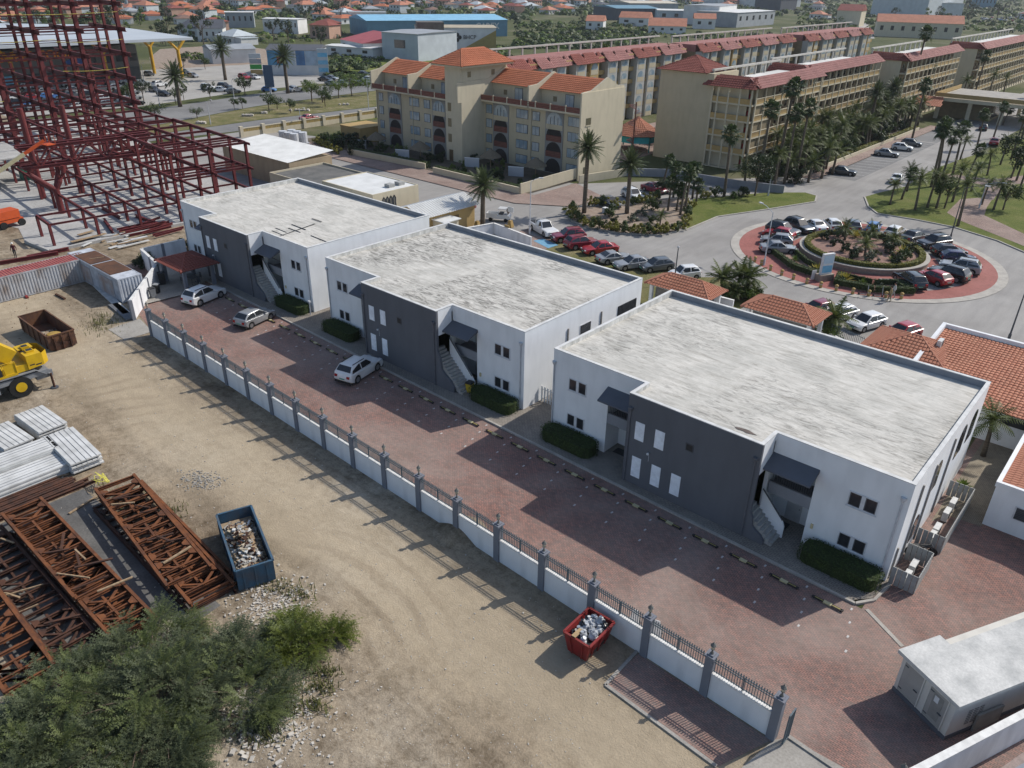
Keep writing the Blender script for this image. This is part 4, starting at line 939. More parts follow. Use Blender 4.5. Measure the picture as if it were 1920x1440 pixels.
def car_parts(kind):
    L, Wd, hz, bz, rz, cx, sx, rx, tx, tz, wr, wx = KIND[kind]; h = L/2
    B, T = cabin_pts(kind); cab = MB(); mid = (sx+rx)/2; wt = Wd/2-0.25
    # roof is crowned along its centre line
    rc = [(sx-0.05, 0, rz), (mid, 0, rz+0.015), (rx+0.05, 0, rz-0.01)]
    cab.face((B[1], B[0], T[0], T[1])); cab.face((B[3], B[2], T[2], T[3]))
    for s in (0, 1):
        a = (B[0], B[4], B[7], B[3], T[3], T[0]) if s == 0 else (B[1], T[1], T[2], B[2], B[6], B[5])
        cab.face(a if s else a[::-1])
    cab.face((T[0], (sx-.1, wt*.5, rz+.01), (rx+.1, wt*.5, rz+.0), T[3])[::-1]); cab.face(((sx-.1, wt*.5, rz+.01), (sx-.1, -wt*.5, rz+.01), (rx+.1, -wt*.5, rz), (rx+.1, wt*.5, rz))[::-1]); cab.face(((sx-.1, -wt*.5, rz+.01), T[1], T[2], (rx+.1, -wt*.5, rz))[::-1])
    cab.face((T[0], T[1], (sx-.1, -wt*.5, rz+.01), (sx-.1, wt*.5, rz+.01))); cab.face((T[2], T[3], (rx+.1, wt*.5, rz), (rx+.1, -wt*.5, rz)))
    Bo, To = cabin_pts(kind, 0.012)
    gl = []
    q = [Bo[1], Bo[0], To[0], To[1]]; gl.append(('windscreen', quad_in(q, 0.05, 0.95, 0.06, 0.94)))
    q = [Bo[3], Bo[2], To[2], To[3]]; gl.append(('rear_window', quad_in(q, 0.06, 0.94, 0.22 if kind != 'pickup' else 0.1, 0.93)))
    for s in (0, 1):
        bl, br = (Bo[0], Bo[3]) if s == 0 else (Bo[1], Bo[2]); tl, tr = (To[0], To[3]) if s == 0 else (To[1], To[2])
        w0 = wt; y = (Wd/2-0.07+0.012)*(1 if s == 0 else -1); yt = tl[1]
        m1 = mid+0.05
        def SP_(x, v):   # point on the side plane at x, height fraction v
            z0 = bz+0.03; z1 = rz-0.10; z = z0+(z1-z0)*v; k = (z-bz)/(rz-0.03-bz); return (x, y+(yt-y)*k, z)
        fs = [(cx-0.25, sx-0.02, m1+0.04), (m1-0.04, None, rx+0.02)]
        gl.append(('side_window', [SP_(m1+0.05, 0), SP_(cx-0.22, 0), SP_(sx-0.06, 1), SP_(m1+0.05, 1)]))
        if kind != 'pickup':
            gl.append(('side_window', [SP_(tx+0.22, 0), SP_(m1-0.05, 0), SP_(m1-0.05, 1), SP_(rx+0.02, 1)]))
    return cab, gl
def soften(o, w, seg=2):
    """round the hard edges of a pressed-steel body"""
    bm = bmesh.new(); bm.from_mesh(o.data); bmesh.ops.remove_doubles(bm, verts=bm.verts[:], dist=0.002); bmesh.ops.recalc_face_normals(bm, faces=bm.faces[:])
    ed = [e for e in bm.edges if len(e.link_faces) == 2 and e.calc_face_angle(0) > R(16)]
    bmesh.ops.bevel(bm, geom=ed, offset=w, segments=seg, profile=0.5, affect='EDGES', clamp_overlap=True)
    bm.to_mesh(o.data); bm.free()
    for p in o.data.polygons: p.use_smooth = True
def make_car(kind):
    L, Wd, hz, bz, rz, cx, sx, rx, tx, tz, wr, wx = KIND[kind]; h = L/2
    t = thing('parked_car', 'x', 'car')
    b = car_body(kind); cab, gl = car_parts(kind)
    soften(b.build('body', CARP, t), 0.045); soften(cab.build('cabin', CARP, t), 0.06)
    for nm, q in gl:
        m = MB(); m.face(q); m.build(nm, CGLASS, t)
    wm = MB().tube((0, -0.1, 0), (0, 0.1, 0), wr, n=14).data('wheel'); wm.materials.append(TYRE)
    rm = MB().tube((0, 0.085, 0), (0, 0.112, 0), wr*0.64, n=10).data('rim'); rm.materials.append(RIM)
    for x in wx:
        for s in (1, -1):
            w = put('wheel', wm, t, (x, s*(Wd/2-0.11), wr), 0 if s > 0 else math.pi); put('rim', rm, w)
    for s in (1, -1):
        MB().box(h-0.20, s*(Wd/2-0.34)-0.16, hz-0.33, h-0.035, s*(Wd/2-0.34)+0.16, hz-0.2).build('headlight', HLAMP, t)
        MB().box(-h+0.0, s*(Wd/2-0.3)-0.14, tz-0.36, -h+0.14, s*(Wd/2-0.3)+0.14, tz-0.16).build('taillight', TLAMP, t)
        MB().box(cx-0.42, s*(Wd/2+0.02)-0.09, bz+0.0, cx-0.26, s*(Wd/2+0.02)+0.09, bz+0.13).build('mirror', CARP, t)
    MB().box(h-0.04, -0.26, 0.42, h+0.012, 0.26, 0.53).build('number_plate', PLATE, t)
    MB().box(-h-0.012, -0.26, 0.55, -h+0.04, 0.26, 0.66).build('number_plate', PLATE, t)
    MB().box(h-0.05, -0.5, 0.56, h+0.004, 0.5, hz-0.26).build('grille', TRIM, t)
    MB().box(-h+.05, -Wd/2+.06, 0.19, h-.05, Wd/2-.06, 0.3).build('sill', TRIM, t)
    if kind == 'suv':
        for s in (1, -1): MB().bar((sx-0.2, s*(Wd/2-0.34), rz+0.03), (rx+0.15, s*(Wd/2-0.34), rz+0.02), 0.04, 0.05).build('roof_rail', TRIM, t)
    if kind == 'pickup':
        MB().box(-h+0.1, -Wd/2+0.16, tz-0.02, tx-0.06, Wd/2-0.16, tz+0.012).build('bed_liner', BLACKP, t)
        MB().tube((tx-0.12, -Wd/2+0.2, tz), (tx-0.12, -Wd/2+0.2, rz-.06), 0.04).tube((tx-0.12, Wd/2-0.2, tz), (tx-0.12, Wd/2-0.2, rz-.06), 0.04).tube((tx-0.12, Wd/2-0.2, rz-.06), (tx-0.12, -Wd/2+0.2, rz-.06), 0.04).build('roll_bar', CARP, t)
    return t
PROTO = {k: make_car(k) for k in KIND}
def car(kind, colr, px, py, heading, label, group=None, z=0.0, xy=None):
    """px, py: pixel of the middle of the car's footprint"""
    g = G(px, py, z) if xy is None else Vector((*xy, z))
    return dup(PROTO[kind], (g.x, g.y, z+0.012), R(heading), label, group, remat={'car_paint': PAINT[colr]})
FARM = {}
def far_car(kind, colr, x, y, heading, label, group, z=0.0):
    """one-mesh car for the far parking areas"""
    if (kind, colr) not in FARM:
        b = car_body(kind); cab, gl = car_parts(kind); b.m(PAINT[colr]); b.mi = [0]*len(b.f)
        off = len(b.v); b.v += cab.v; b.f += [tuple(i+off for i in f) for f in cab.f]; b.mi += [0]*len(cab.f)
        b.m(CGLASS)
        for nm, q in gl: b.face(q)
        b.m(TYRE); wr = KIND[kind][10]; Wd = KIND[kind][1]
        for xx in KIND[kind][11]:
            for s in (1, -1): b.tube((xx, s*(Wd/2-0.2), wr), (xx, s*(Wd/2-0.01), wr), wr, n=8)
        FARM[(kind, colr)] = b.data('parked_car')
    o = put('parked_car', FARM[(kind, colr)], None, (x, y, z+0.012), R(heading)); return tag(o, label, 'car', group)
LOTG = 'cars parked in the paved lot'
car('suv', 'white', 0, 0, 103, 'white crossover parked closest to the red tiled gazebo', LOTG, xy=(-71.75, 34.35), z=0.012)
car('hatch', 'silver', 0, 0, 103, 'silver hatchback parked second along the paved lot', LOTG, xy=(-63.2, 34.8), z=0.012)
car('suv', 'white', 0, 0, 103, 'white crossover parked before the charcoal block of the middle building', LOTG, xy=(-47.3, 34.75), z=0.012)
# ================================================================== TILED ROOFS
def tile_mat(name, c1, c2, c3=None):
    m, nt, n, b = _new(name); co = _coord(nt, n)
    c = _ramp(nt, n, _noise(nt, n, co, 2.3, 4, 0.7), ((0.3, c1), (0.7, c2)))
    c = _mix(nt, n, 0.5, c, _ramp(nt, n, _noise(nt, n, co, 0.4, 5), ((0.35, (0.72,)*3), (0.62, (1.1,)*3))), 'MULTIPLY')
    nt.links.new(c, b.inputs['Base Color']); b.inputs['Roughness'].default_value = 0.8; b.inputs['Specular IOR Level'].default_value = 0.2
    MATS[name] = m; return m
TERRA = tile_mat('tile_terracotta', (0.36, 0.135, 0.082), (0.47, 0.225, 0.145))
TRED = tile_mat('tile_red', (0.20, 0.058, 0.044), (0.265, 0.090, 0.070))
TORANGE = tile_mat('tile_orange', (0.37, 0.118, 0.060), (0.45, 0.165, 0.085))
TROSE = tile_mat('tile_rose', (0.275, 0.115, 0.102), (0.34, 0.17, 0.152))
def tile_slope(parent, p0, p1, q0, q1, material, tw=0.3, th=0.38, single=False, name='tiles', limit=0, up=0.0):
    """rows of barrel tiles on the slope p0-p1 (eave) to q0-q1 (ridge); q may be shorter (hip).
    limit>0: that many tiles are objects of their own (largest rows first), the rest joined"""
    p0, p1, q0, q1 = map(Vector, (p0, p1, q0, q1))
    eave = (p1-p0); L = eave.length; e = eave.normalized()
    nrm = e.cross((q0+q1)/2-(p0+p1)/2).normalized()
    if nrm.z < 0: nrm = -nrm
    sl = nrm.cross(e).normalized()
    if sl.z < 0: sl = -sl
    Hs = ((q0-p0).dot(sl)+(q1-p1).dot(sl))/2
    rows = max(1, round(Hs/th)); cols = max(1, round(L/tw)); tw2 = L/cols; th2 = Hs/rows
    a0 = (q0-p0).dot(e)/Hs; a1 = (q1-p1).dot(e)/Hs
    # one tile: half barrel with a raised lower lip
    K = 5; tv = []; tf = []
    for s, lift in ((-0.02, 0.055), (th2*1.04, 0.01)):
        for k in range(K+1):
            t = math.pi*k/K; tv.append((tw2*(0.5-0.48*math.cos(t)), s, lift+0.075*math.sin(t)*(1 if s < 0.1 else .9)))
    for k in range(K): tf.append((k, k+1, K+1+k+1, K+1+k))
    tf.append(tuple(range(K+1))[::-1])
    M3 = Matrix((e, sl, nrm)).transposed()
    me = None
    if limit:
        tm = MB(); tm.mesh([M3 @ Vector(v) for v in tv], tf); me = tm.data('tile'); me.materials.append(material)
    joined = MB(); cnt = 0
    base = MB(); base.face((p0, p1, q1, q0) if (q0-q1).length > 1e-4 else (p0, p1, q1)); bo = base.build(name if not limit else 'roof_slope', material, parent)
    for r_ in range(rows):
        s = r_*th2; x0 = a0*(s+th2*0.5); x1 = L+a1*(s+th2*0.5)
        for c in range(cols):
            x = c*tw2
            if x+tw2*0.5 < x0 or x+tw2*0.5 > x1: continue
            o = p0+e*x+sl*s+nrm*up
            if limit and cnt < limit: put('tile', me, bo, o); cnt += 1
            else: joined.mesh([o+M3 @ Vector(v) for v in tv], tf)
    if joined.f: stuff(joined.build('tile_rows', material, bo))
    return bo
def ridge(parent, a, b, material, r=0.12):
    return MB().path([Vector(a).lerp(Vector(b), i/4) for i in range(5)], r, 6).build('ridge_cap', material, parent)
def hip_roof(parent, x0, y0, x1, y1, z0, z1, material, limit=0, tw=0.3, th=0.38, pyr=False, caps=True):
    w, d = x1-x0, y1-y0
    if pyr or abs(w-d) < 0.3: r0 = r1 = ((x0+x1)/2, (y0+y1)/2, z1)
    elif w > d: r0 = (x0+d/2, (y0+y1)/2, z1); r1 = (x1-d/2, (y0+y1)/2, z1)
    else: r0 = ((x0+x1)/2, y0+w/2, z1); r1 = ((x0+x1)/2, y1-w/2, z1)
    A, B_, C_, D_ = (x0, y0, z0), (x1, y0, z0), (x1, y1, z0), (x0, y1, z0)
    if w >= d: S_ = ((A, B_, r0, r1), (B_, C_, r1, r1), (C_, D_, r1, r0), (D_, A, r0, r0))
    else: S_ = ((A, B_, r0, r0), (B_, C_, r0, r1), (C_, D_, r1, r1), (D_, A, r1, r0))
    for a, b, c, d_ in S_: tile_slope(parent, a, b, c, d_, material, tw, th, limit=limit)
    if caps:
        for a, b in ((A, r0), (D_, r0 if w >= d else r1), (B_, r1 if w >= d else r0), (C_, r1)): ridge(parent, a, b, material)
        if r0 != r1: ridge(parent, r0, r1, material)
# ------------------------------------------------------------------ gazebo at the end of the lot
gz = thing('gazebo', 'open gazebo with red tiled pyramid roof at the far end of the lot', 'gazebo', (-77.3, 35.8, 0.14))
for x in (-2.2, 2.2):
    for y in (-1.55, 1.55): MB().box(x-0.17, y-0.17, 0, x+0.17, y+0.17, 2.25).build('post', POSTC, gz)
MB().box(-2.5, -1.85, 2.2, 2.5, 1.85, 2.32).build('ring_beam', POSTC, gz)
hip_roof(gz, -2.85, -2.15, 2.85, 2.15, 2.32, 3.25, TRED, pyr=True, limit=70)
tb = thing('picnic_table', 'dark table under the red tiled gazebo', 'table', (-77.2, 35.9, 0.14))
MB().box(-0.9, -0.45, 0.7, 0.9, 0.45, 0.76).build('table_top', STEEL_D, tb)
for x in (-0.75, 0.75):
    for y in (-0.35, 0.35): MB().box(x-0.03, y-0.03, 0, x+0.03, y+0.03, 0.7).build('leg', STEEL_D, tb)
chn = ['dark chair on the lot side of the gazebo table', 'dark chair on the building side of the gazebo table', 'dark chair at the left end of the gazebo table', 'dark chair at the right end of the gazebo table']
for i, (x, y, a) in enumerate(((-77.2, 35.05, 90), (-77.2, 36.75, -90), (-78.5, 35.9, 0), (-75.9, 35.9, 180))):
    c = thing('chair', chn[i], 'chair', (x, y, 0.14), R(a), 'chairs at the gazebo table')
    MB().box(-0.22, -0.22, 0.42, 0.22, 0.22, 0.46).build('seat', STEEL_D, c); MB().box(-0.24, -0.22, 0.46, -0.2, 0.22, 0.9).build('backrest', STEEL_D, c)
    for sx in (-0.2, 0.2):
        for sy in (-0.2, 0.2): MB().tube((sx, sy, 0), (sx, sy, 0.42), 0.018, n=5).build('leg', STEEL_D, c)

# ================================================================== UTILITY HUT, WALL AND YARD AT THE LOWER RIGHT
HUTD = mat('hut_door', (0.36, 0.345, 0.315), (0.31, 0.30, 0.275), 1.2, 0.7)
ht = thing('utility_hut', 'small cream utility hut with white slab roof and two doors', 'hut', (-2.98, 31.55, 0), math.atan2(-1.35, 2.62))
# local x runs along the door front, local y away from it
hw, hd = 2.95, 9.0
HW = m_plaster('hut_cream', (0.60, 0.575, 0.52), 0.12)
MB().box(0, 0, 0.25, hw, hd, 2.35).build('wall', HW, ht)
MB().box(-0.03, -0.03, 0, hw+0.03, hd, 0.25).build('plinth', DARKW, ht)
rfo = MB(); rfo.box(-0.2, -0.25, 2.35, hw+0.25, 2.3, 2.55).box(0.42, 2.3, 2.35, hw+0.25, hd+.3, 2.55); rfo.build('roof', mat('hut_roof', (0.64, 0.63, 0.60), (0.43, 0.43, 0.415), 0.8, 0.85, stretch=(1, 0.8, 1), fine=.25), ht)
for x0, x1 in ((0.22, 1.28), (1.68, 2.62)):
    d = MB().box(x0, -0.05, 0.32, x1, 0.0, 2.12).build('door', HUTD, ht)
    for a in ((x0-0.05, 0.3, x0, 2.17), (x1, 0.3, x1+0.05, 2.17), (x0, 2.12, x1, 2.17)): MB().box(a[0], -0.07, a[1], a[2], -0.0, a[3]).build('door_frame', HW, d)
    MB().bar((x1-0.3, -0.09, 1.1), (x1-0.1, -0.09, 1.1), 0.03, 0.05).build('handle', STEEL_D, d)
    for z in (0.5, 1.9): MB().box(x0+.02, -0.065, z, x0+0.2, -0.05, z+0.05).build('hinge', STEEL_D, d)
    if x0 > 1: MB().box(x0+0.22, -0.062, 0.55, x1-0.2, -0.052, 1.95).build('door_panel', mat('door_panel', (0.29, 0.28, 0.255), None, 2, 0.7), d); MB().box(x0+0.3, -0.07, 1.5, x0+0.52, -0.054, 1.85).build('notice', SIGNW, d)
vp = MB()
for k in range(8):
    for j in range(3): vp.box(hw, 1.0+j*0.35, 0.6+k*0.12, hw+0.02, 1.25+j*0.35, 0.64+k*0.12)
stuff(vp.build('vent_slots', mat('vent_dark', (0.2, 0.19, 0.175), None, 2, 0.8), ht))
MB().box(hw+0.05, 1.6, 0, hw+0.15, 3.2, 1.05).build('meter_board', mat('board_grey', (0.30, 0.295, 0.27), None, 2, 0.8), ht)
w2 = thing('boundary_wall', 'white boundary wall running past the utility hut at the lower right', 'wall', (*G2(1690, 1460, 0), 0))
p0 = G(1715, 1442, 2.0); p1 = G(2020, 1285, 2.0); ox, oy = w2.location.x, w2.location.y
wl_ = MB().bar((p0.x-ox-.8, p0.y-oy-1.9, 0.95), (p1.x-ox, p1.y-oy, 0.95), 0.22, 1.95).build('wall_panel', WALLW, w2)
MB().bar((p0.x-ox-.8, p0.y-oy-1.9, 1.95), (p1.x-ox, p1.y-oy, 1.95), 0.32, 0.07).build('coping', CAPW, wl_)
g = G(1690, 1452, 2.2); MB().box(g.x-ox-0.2, g.y-oy-0.2, 0, g.x-ox+0.2, g.y-oy+0.2, 2.2).build('post', POSTC, w2)
put('lantern', lampm, w2, (g.x-ox, g.y-oy, -0.5))
# neighbour's yard beyond that wall: pale gravel, parked-machine roof and a box
sheet('gravel_yard', [(p0.x+.3, p0.y-2.2), (p1.x+.3, p1.y-.1), (30, 40), (30, 10), (p0.x, 10)], 0.015, mat('gravel_pink', (0.42, 0.33, 0.30), (0.32, 0.26, 0.24), 3, 0.95, fine=0.5))
g = G(1920, 1430, 1.9); o = thing('carport_roof', 'dark grey canopy at the lower right picture corner', 'canopy', (g.x-1.05, g.y-2.4, 0), 1.15)
MB().box(0, -3.0, 1.85, 4.0, 0, 1.95).build('roof_sheet', PGREY, o)
for x in (0.3, 3.7):
    for y in (-2.7, -0.3): MB().box(x-0.05, y-0.05, 0, x+0.05, y+0.05, 1.85).build('post', STEEL_D, o)
# ------------------------------------------------------------------ air-conditioner pens on the right flank of the nearest block
ACW = mat('ac_white', (0.60, 0.60, 0.585), (0.48, 0.48, 0.47), 3, 0.5)
PICK = mat('picket_grey', (0.36, 0.36, 0.345), (0.28, 0.28, 0.27), 2, 0.7)
def ac_unit(label, x, y, z, rz=0.0, group='air conditioners beside the nearest block'):
    t = thing('air_conditioner', label, 'air conditioner', (x, y, z), rz, group)
    MB().box(-0.16, -0.42, 0.08, 0.16, 0.42, 0.72).build('casing', ACW, t)
    MB().tube((0.16, 0.1, 0.4), (0.185, 0.1, 0.4), 0.25, n=12).build('fan_grille', STEEL_D, t)
    for y_ in (-0.3, 0.3): MB().box(-0.18, y_-0.04, 0, 0.18, y_+0.04, 0.08).build('foot', STEEL_D, t)
def picket_pen(label, x0, y0, x1, y1):
    t = thing('picket_pen', label, 'fence', (x0, y0, 0), 0, 'grey slatted pens round the air conditioners')
    n = int((y1-y0)/0.26); sl = MB().box(-0.02, -0.12, 0.06, 0.02, 0.12, 1.25).data('slat'); sl.materials.append(PICK)
    for i in range(n): put('slat', sl, t, (x1-x0, (y1-y0)*(i+.5)/n, 0))
    m = int((x1-x0)/0.25)
    for yy in (0, y1-y0):
        for i in range(m): put('slat', sl, t, ((x1-x0)*(i+.4)/m, yy, 0), R(90))
    for z in (0.3, 1.05): MB().bar((x1-x0-0.05, 0, z), (x1-x0-0.05, y1-y0, z), 0.04, 0.08).build('rail', PICK, t)
XW = -5.77
picket_pen('grey slatted pen with two air conditioners at the front corner of the nearest block', XW+0.15, 38.95, XW+1.5, 41.7)
picket_pen('longer grey slatted pen along the flank of the nearest block', XW+0.15, 43.6, XW+1.6, 50.2)
for i, (y, lb) in enumerate(((39.6, 'white air conditioner nearest the front corner in the first slatted pen'), (40.8, 'white air conditioner second in the first slatted pen'), (44.3, 'white air conditioner first in the long slatted pen'), (45.3, 'white air conditioner second in the long slatted pen'), (47.4, 'white air conditioner third in the long slatted pen'), (48.8, 'white air conditioner farthest along the long slatted pen'))):
    ac_unit(lb, XW+0.85, y, 0.02)
mt = thing('motorcycle', 'black motorcycle parked between the two slatted pens', 'motorcycle', (XW+0.75, 42.65, 0.02), R(35))
for x in (-0.62, 0.62):
    wv = MB().tube((x, -0.06, 0.3), (x, 0.06, 0.3), 0.3, n=14).build('wheel', TYRE, mt)
MB().path(((-0.5, 0, 0.5), (-0.1, 0, 0.72), (0.3, 0, 0.78), (0.5, 0, 0.7)), 0.14, 6, 0.1).build('tank', BLACKP, mt)
MB().box(-0.75, -0.13, 0.68, 0.05, 0.13, 0.78).build('seat', BLACKP, mt)
MB().box(-0.25, -0.15, 0.2, 0.25, 0.15, 0.55).build('engine', STEEL_D, mt)
MB().tube((0.62, 0.0, 0.3), (0.42, 0, 0.95), 0.04).build('fork', STEEL_D, mt); MB().tube((0.4, -0.35, 0.98), (0.4, 0.35, 0.98), 0.02).build('handlebar', STEEL_D, mt)
# white slatted gate in the alley between the middle and nearest blocks
gp = thing('picket_gate', 'white slatted gate between the middle and nearest blocks', 'gate', (-33.2, 41.6, 0.13))
for i in range(11): MB().box(i*0.29, -0.02, 0, i*0.29+0.17, 0.02, 1.35).build('slat', SIGNW, gp)
for z in (0.3, 1.1): MB().bar((0, 0.04, z), (3.1, 0.04, z), 0.04, 0.08).build('rail', SIGNW, gp)
g = G(431, 577); o = thing('standpipe', 'thin white standpipe at the corner of the farthest block', 'pipe', (-60.7, 39.4, 0.13)); MB().tube((0, 0, 0), (0, 0, 1.3), 0.05).build('pipe', PVC, o); MB().box(-0.15, -0.1, 1.3, 0.15, 0.1, 1.45).build('valve', PVC, o)

# ================================================================== TILED HOUSES AT THE RIGHT

nh = thing('tiled_house', 'white house with wide terracotta roof between the nearest block and the road', 'house', (0, 0, 0))
MB().box(-12.0, 59.6, 0, 14, 70.2, 2.55).build('wall', WHITE, nh)
tile_slope(nh, (-11.9, 59.3, 2.62), (14, 59.3, 2.62), (-11.9, 69.9, 3.75), (14, 69.9, 3.75), TERRA, 0.3, 0.40, limit=300)
pg = MB(); pg.bar((-12.05, 59.3, 2.75), (-12.05, 70.1, 3.95), 0.3, 0.55).bar((-12.2, 70.15, 3.75), (14, 70.15, 3.75), 0.3, 0.75); pg.build('parapet', WHITE, nh)
lw = MB().box(-5.0, 59.53, 1.75, -1.5, 59.6, 2.4).build('window', BLACKP, nh)
ac_unit('white air conditioner on the edge of the wide terracotta roof', -11.3, 66.2, 3.42, 0.0, None)
n2 = thing('tiled_wing', 'white wing with terracotta roof and louvered window at the right picture edge', 'house', (0, 0, 0))
MB().box(-3.05, 48.55, 0, 9, 59.28, 2.9).build('wall', WHITE, n2)
MB().bar((-3.0, 48.5, 3.05), (-3.0, 59.28, 3.05), 0.24, 0.34).bar((-2.88, 48.62, 3.05), (9, 48.62, 3.05), 0.24, 0.34).build('parapet', WHITE, n2)
tile_slope(n2, (-2.85, 59.2, 2.95), (-2.85, 48.8, 2.95), (6.0, 59.2, 4.4), (6.0, 48.8, 4.4), TERRA, 0.3, 0.40, limit=150)
lo = MB().box(-1.75, 48.5, 1.15, 0.0, 48.55, 2.05).build('louver_window', FRAMEW, n2)
for k in range(7): MB().box(-1.65, 48.47, 1.22+k*0.115, -0.1, 48.505, 1.29+k*0.115).build('slat', STEEL_D, lo)
MB().box(-1.65, 48.49, 1.2, -0.1, 48.51, 2.0).build('pane', BLACKP, lo)
def kiosk(label, x0, y0, x1, y1, z0, z1, m, limit):
    t = thing('tiled_kiosk', label, 'kiosk', ((x0+x1)/2, (y0+y1)/2, 0)); cx, cy = (x0+x1)/2, (y0+y1)/2
    for x in (x0-cx+0.6, x1-cx-0.6):
        for y in (y0-cy+0.6, y1-cy-0.6): MB().box(x-0.16, y-0.16, 0, x+0.16, y+0.16, z0).build('post', WHITE, t)
    MB().box(x0-cx+0.5, y0-cy+0.5, z0-0.25, x1-cx-0.5, y1-cy-0.5, z0-0.02).build('ring_beam', WHITE, t)
    MB().box(x0-cx+0.9, y0-cy+0.9, 0, x1-cx-0.9, y1-cy-0.9, z0-0.25).build('room', mat('kiosk_shade', (0.2, 0.19, 0.18), None, 2, 0.9), t)
    hip_roof(t, x0-cx, y0-cy, x1-cx, y1-cy, z0, z1, m, limit=limit)
kiosk('terracotta hipped roof kiosk in the middle behind the nearest block', -27.9, 64.2, -20.9, 68.3, 2.95, 3.95, TERRA, 90)
kiosk('terracotta hipped roof kiosk at the left behind the nearest block', -38.2, 63.8, -30.9, 67.6, 2.7, 3.7, TERRA, 40)
kiosk('terracotta hipped roof kiosk joined to the wide terracotta house', -16.6, 62.6, -9.5, 68.9, 2.85, 4.1, TERRA, 60)
rw = wall_run('low white roadside wall behind the tiled kiosks', [(-38.0, 69.0), (-30.9, 69.3)], 1.2, 0.2, [])
rw2 = wall_run('low white wall with iron railing before the white cars', [(-20.8, 68.6), (-16.9, 67.2)], 0.9, 0.2, [])
rl = thing('iron_railing', 'black iron railing on the low wall before the white cars', 'railing', (-20.8, 68.6, 0.95), math.atan2(-1.4, 3.9))
for z in (0.1, 0.95): MB().bar((0, 0, z), (4.14, 0, z), 0.04).build('rail', IRON, rl)
for k in range(22): MB().bar((0.1+k*0.185, 0, 0.05), (0.1+k*0.185, 0, 1.1), 0.025).build('bar', IRON, rl)
# ================================================================== VEGETATION KIT
TRUNK = mat('palm_trunk', (0.17, 0.135, 0.10), (0.10, 0.08, 0.06), 2, 0.95, stretch=(1, 1, 5), fine=0.4)
BARK = mat('bark', (0.14, 0.105, 0.075), (0.085, 0.065, 0.048), 3, 0.95, stretch=(1, 1, 0.4))
FANL = leafmat('fan_palm_leaf', (0.030, 0.052, 0.016), (0.062, 0.088, 0.028))
FEAL = leafmat('feather_palm_leaf', (0.042, 0.062, 0.022), (0.085, 0.105, 0.042))
COCL = leafmat('coconut_leaf', (0.055, 0.080, 0.018), (0.115, 0.135, 0.035))
DEAD = mat('dead_frond', (0.20, 0.15, 0.09), (0.13, 0.095, 0.06), 3, 0.95)
SHRUB = leafmat('shrub_leaf', (0.034, 0.055, 0.016), (0.075, 0.105, 0.028))
SHRUBD = leafmat('shrub_dark', (0.020, 0.034, 0.013), (0.045, 0.062, 0.022))
SHRUBY = leafmat('shrub_yellow', (0.15, 0.15, 0.022), (0.24, 0.215, 0.04))
SHRUBB = leafmat('shrub_bright', (0.075, 0.12, 0.018), (0.13, 0.18, 0.03))
GREYL = leafmat('shrub_greygreen', (0.07, 0.09, 0.06), (0.12, 0.14, 0.095))
THORN = leafmat('thorn_leaf', (0.062, 0.078, 0.040), (0.115, 0.135, 0.070))
def frond_feather(mb, base, az, el, L, droop, rg, wid=0.5, nl=14, wind=0.0):
    p = Vector(base); d = Vector((math.cos(az)*math.cos(el), math.sin(az)*math.cos(el), math.sin(el))); pts = [p.copy()]
    n = 7
    for i in range(n):
        d.z -= droop/n*(0.6+i*0.16); d.x += wind/n; d.normalize(); p = p+d*L/n; pts.append(p.copy())
    for i in range(n):
        a, b = pts[i], pts[i+1]; t = (b-a).normalized(); s = t.cross(Vector((0, 0, 1)))
        if s.length < 1e-3: s = Vector((1, 0, 0))
        s.normalize(); mb.bar(a, b, 0.035*(1-i/n)+0.012, 0.02)
        for j in range(max(1, nl//n)):
            f = (i+(j+0.5)/(nl//n))/n; c = a.lerp(b, (j+0.5)/(nl//n)); w = wid*math.sin(math.pi*min(1, 0.12+f*0.9))**0.7
            for sg in (1, -1):
                tip = c+s*sg*w+t*w*0.55-Vector((0, 0, w*rg.uniform(0.25, 0.6))); wb = t*0.055*L/2.2
                mb.face((c-wb, c+wb, tip+wb*0.2, tip-wb*0.2))
def frond_fan(mb, base, az, el, L, rg, R0=0.75):
    d = Vector((math.cos(az)*math.cos(el), math.sin(az)*math.cos(el), math.sin(el))); c = Vector(base)+d*L
    mb.bar(base, c, 0.035, 0.025); s = d.cross(Vector((0, 0, 1))).normalized(); u = s.cross(d)
    k = 11
    for i in range(k):
        a = R(-105+210*i/(k-1)); dr = (d*math.cos(a)+s*math.sin(a)).normalized(); rr_ = R0*(1-0.25*abs(a)/R(105))*rg.uniform(0.88, 1.1)
        m = c+dr*rr_*0.6+u*0.05; t = c+dr*rr_-Vector((0, 0, rr_*rg.uniform(0.1, 0.5))); w = dr.cross(u).normalized()*0.085*R0/0.75
        mb.face((c, m-w, t, m+w))
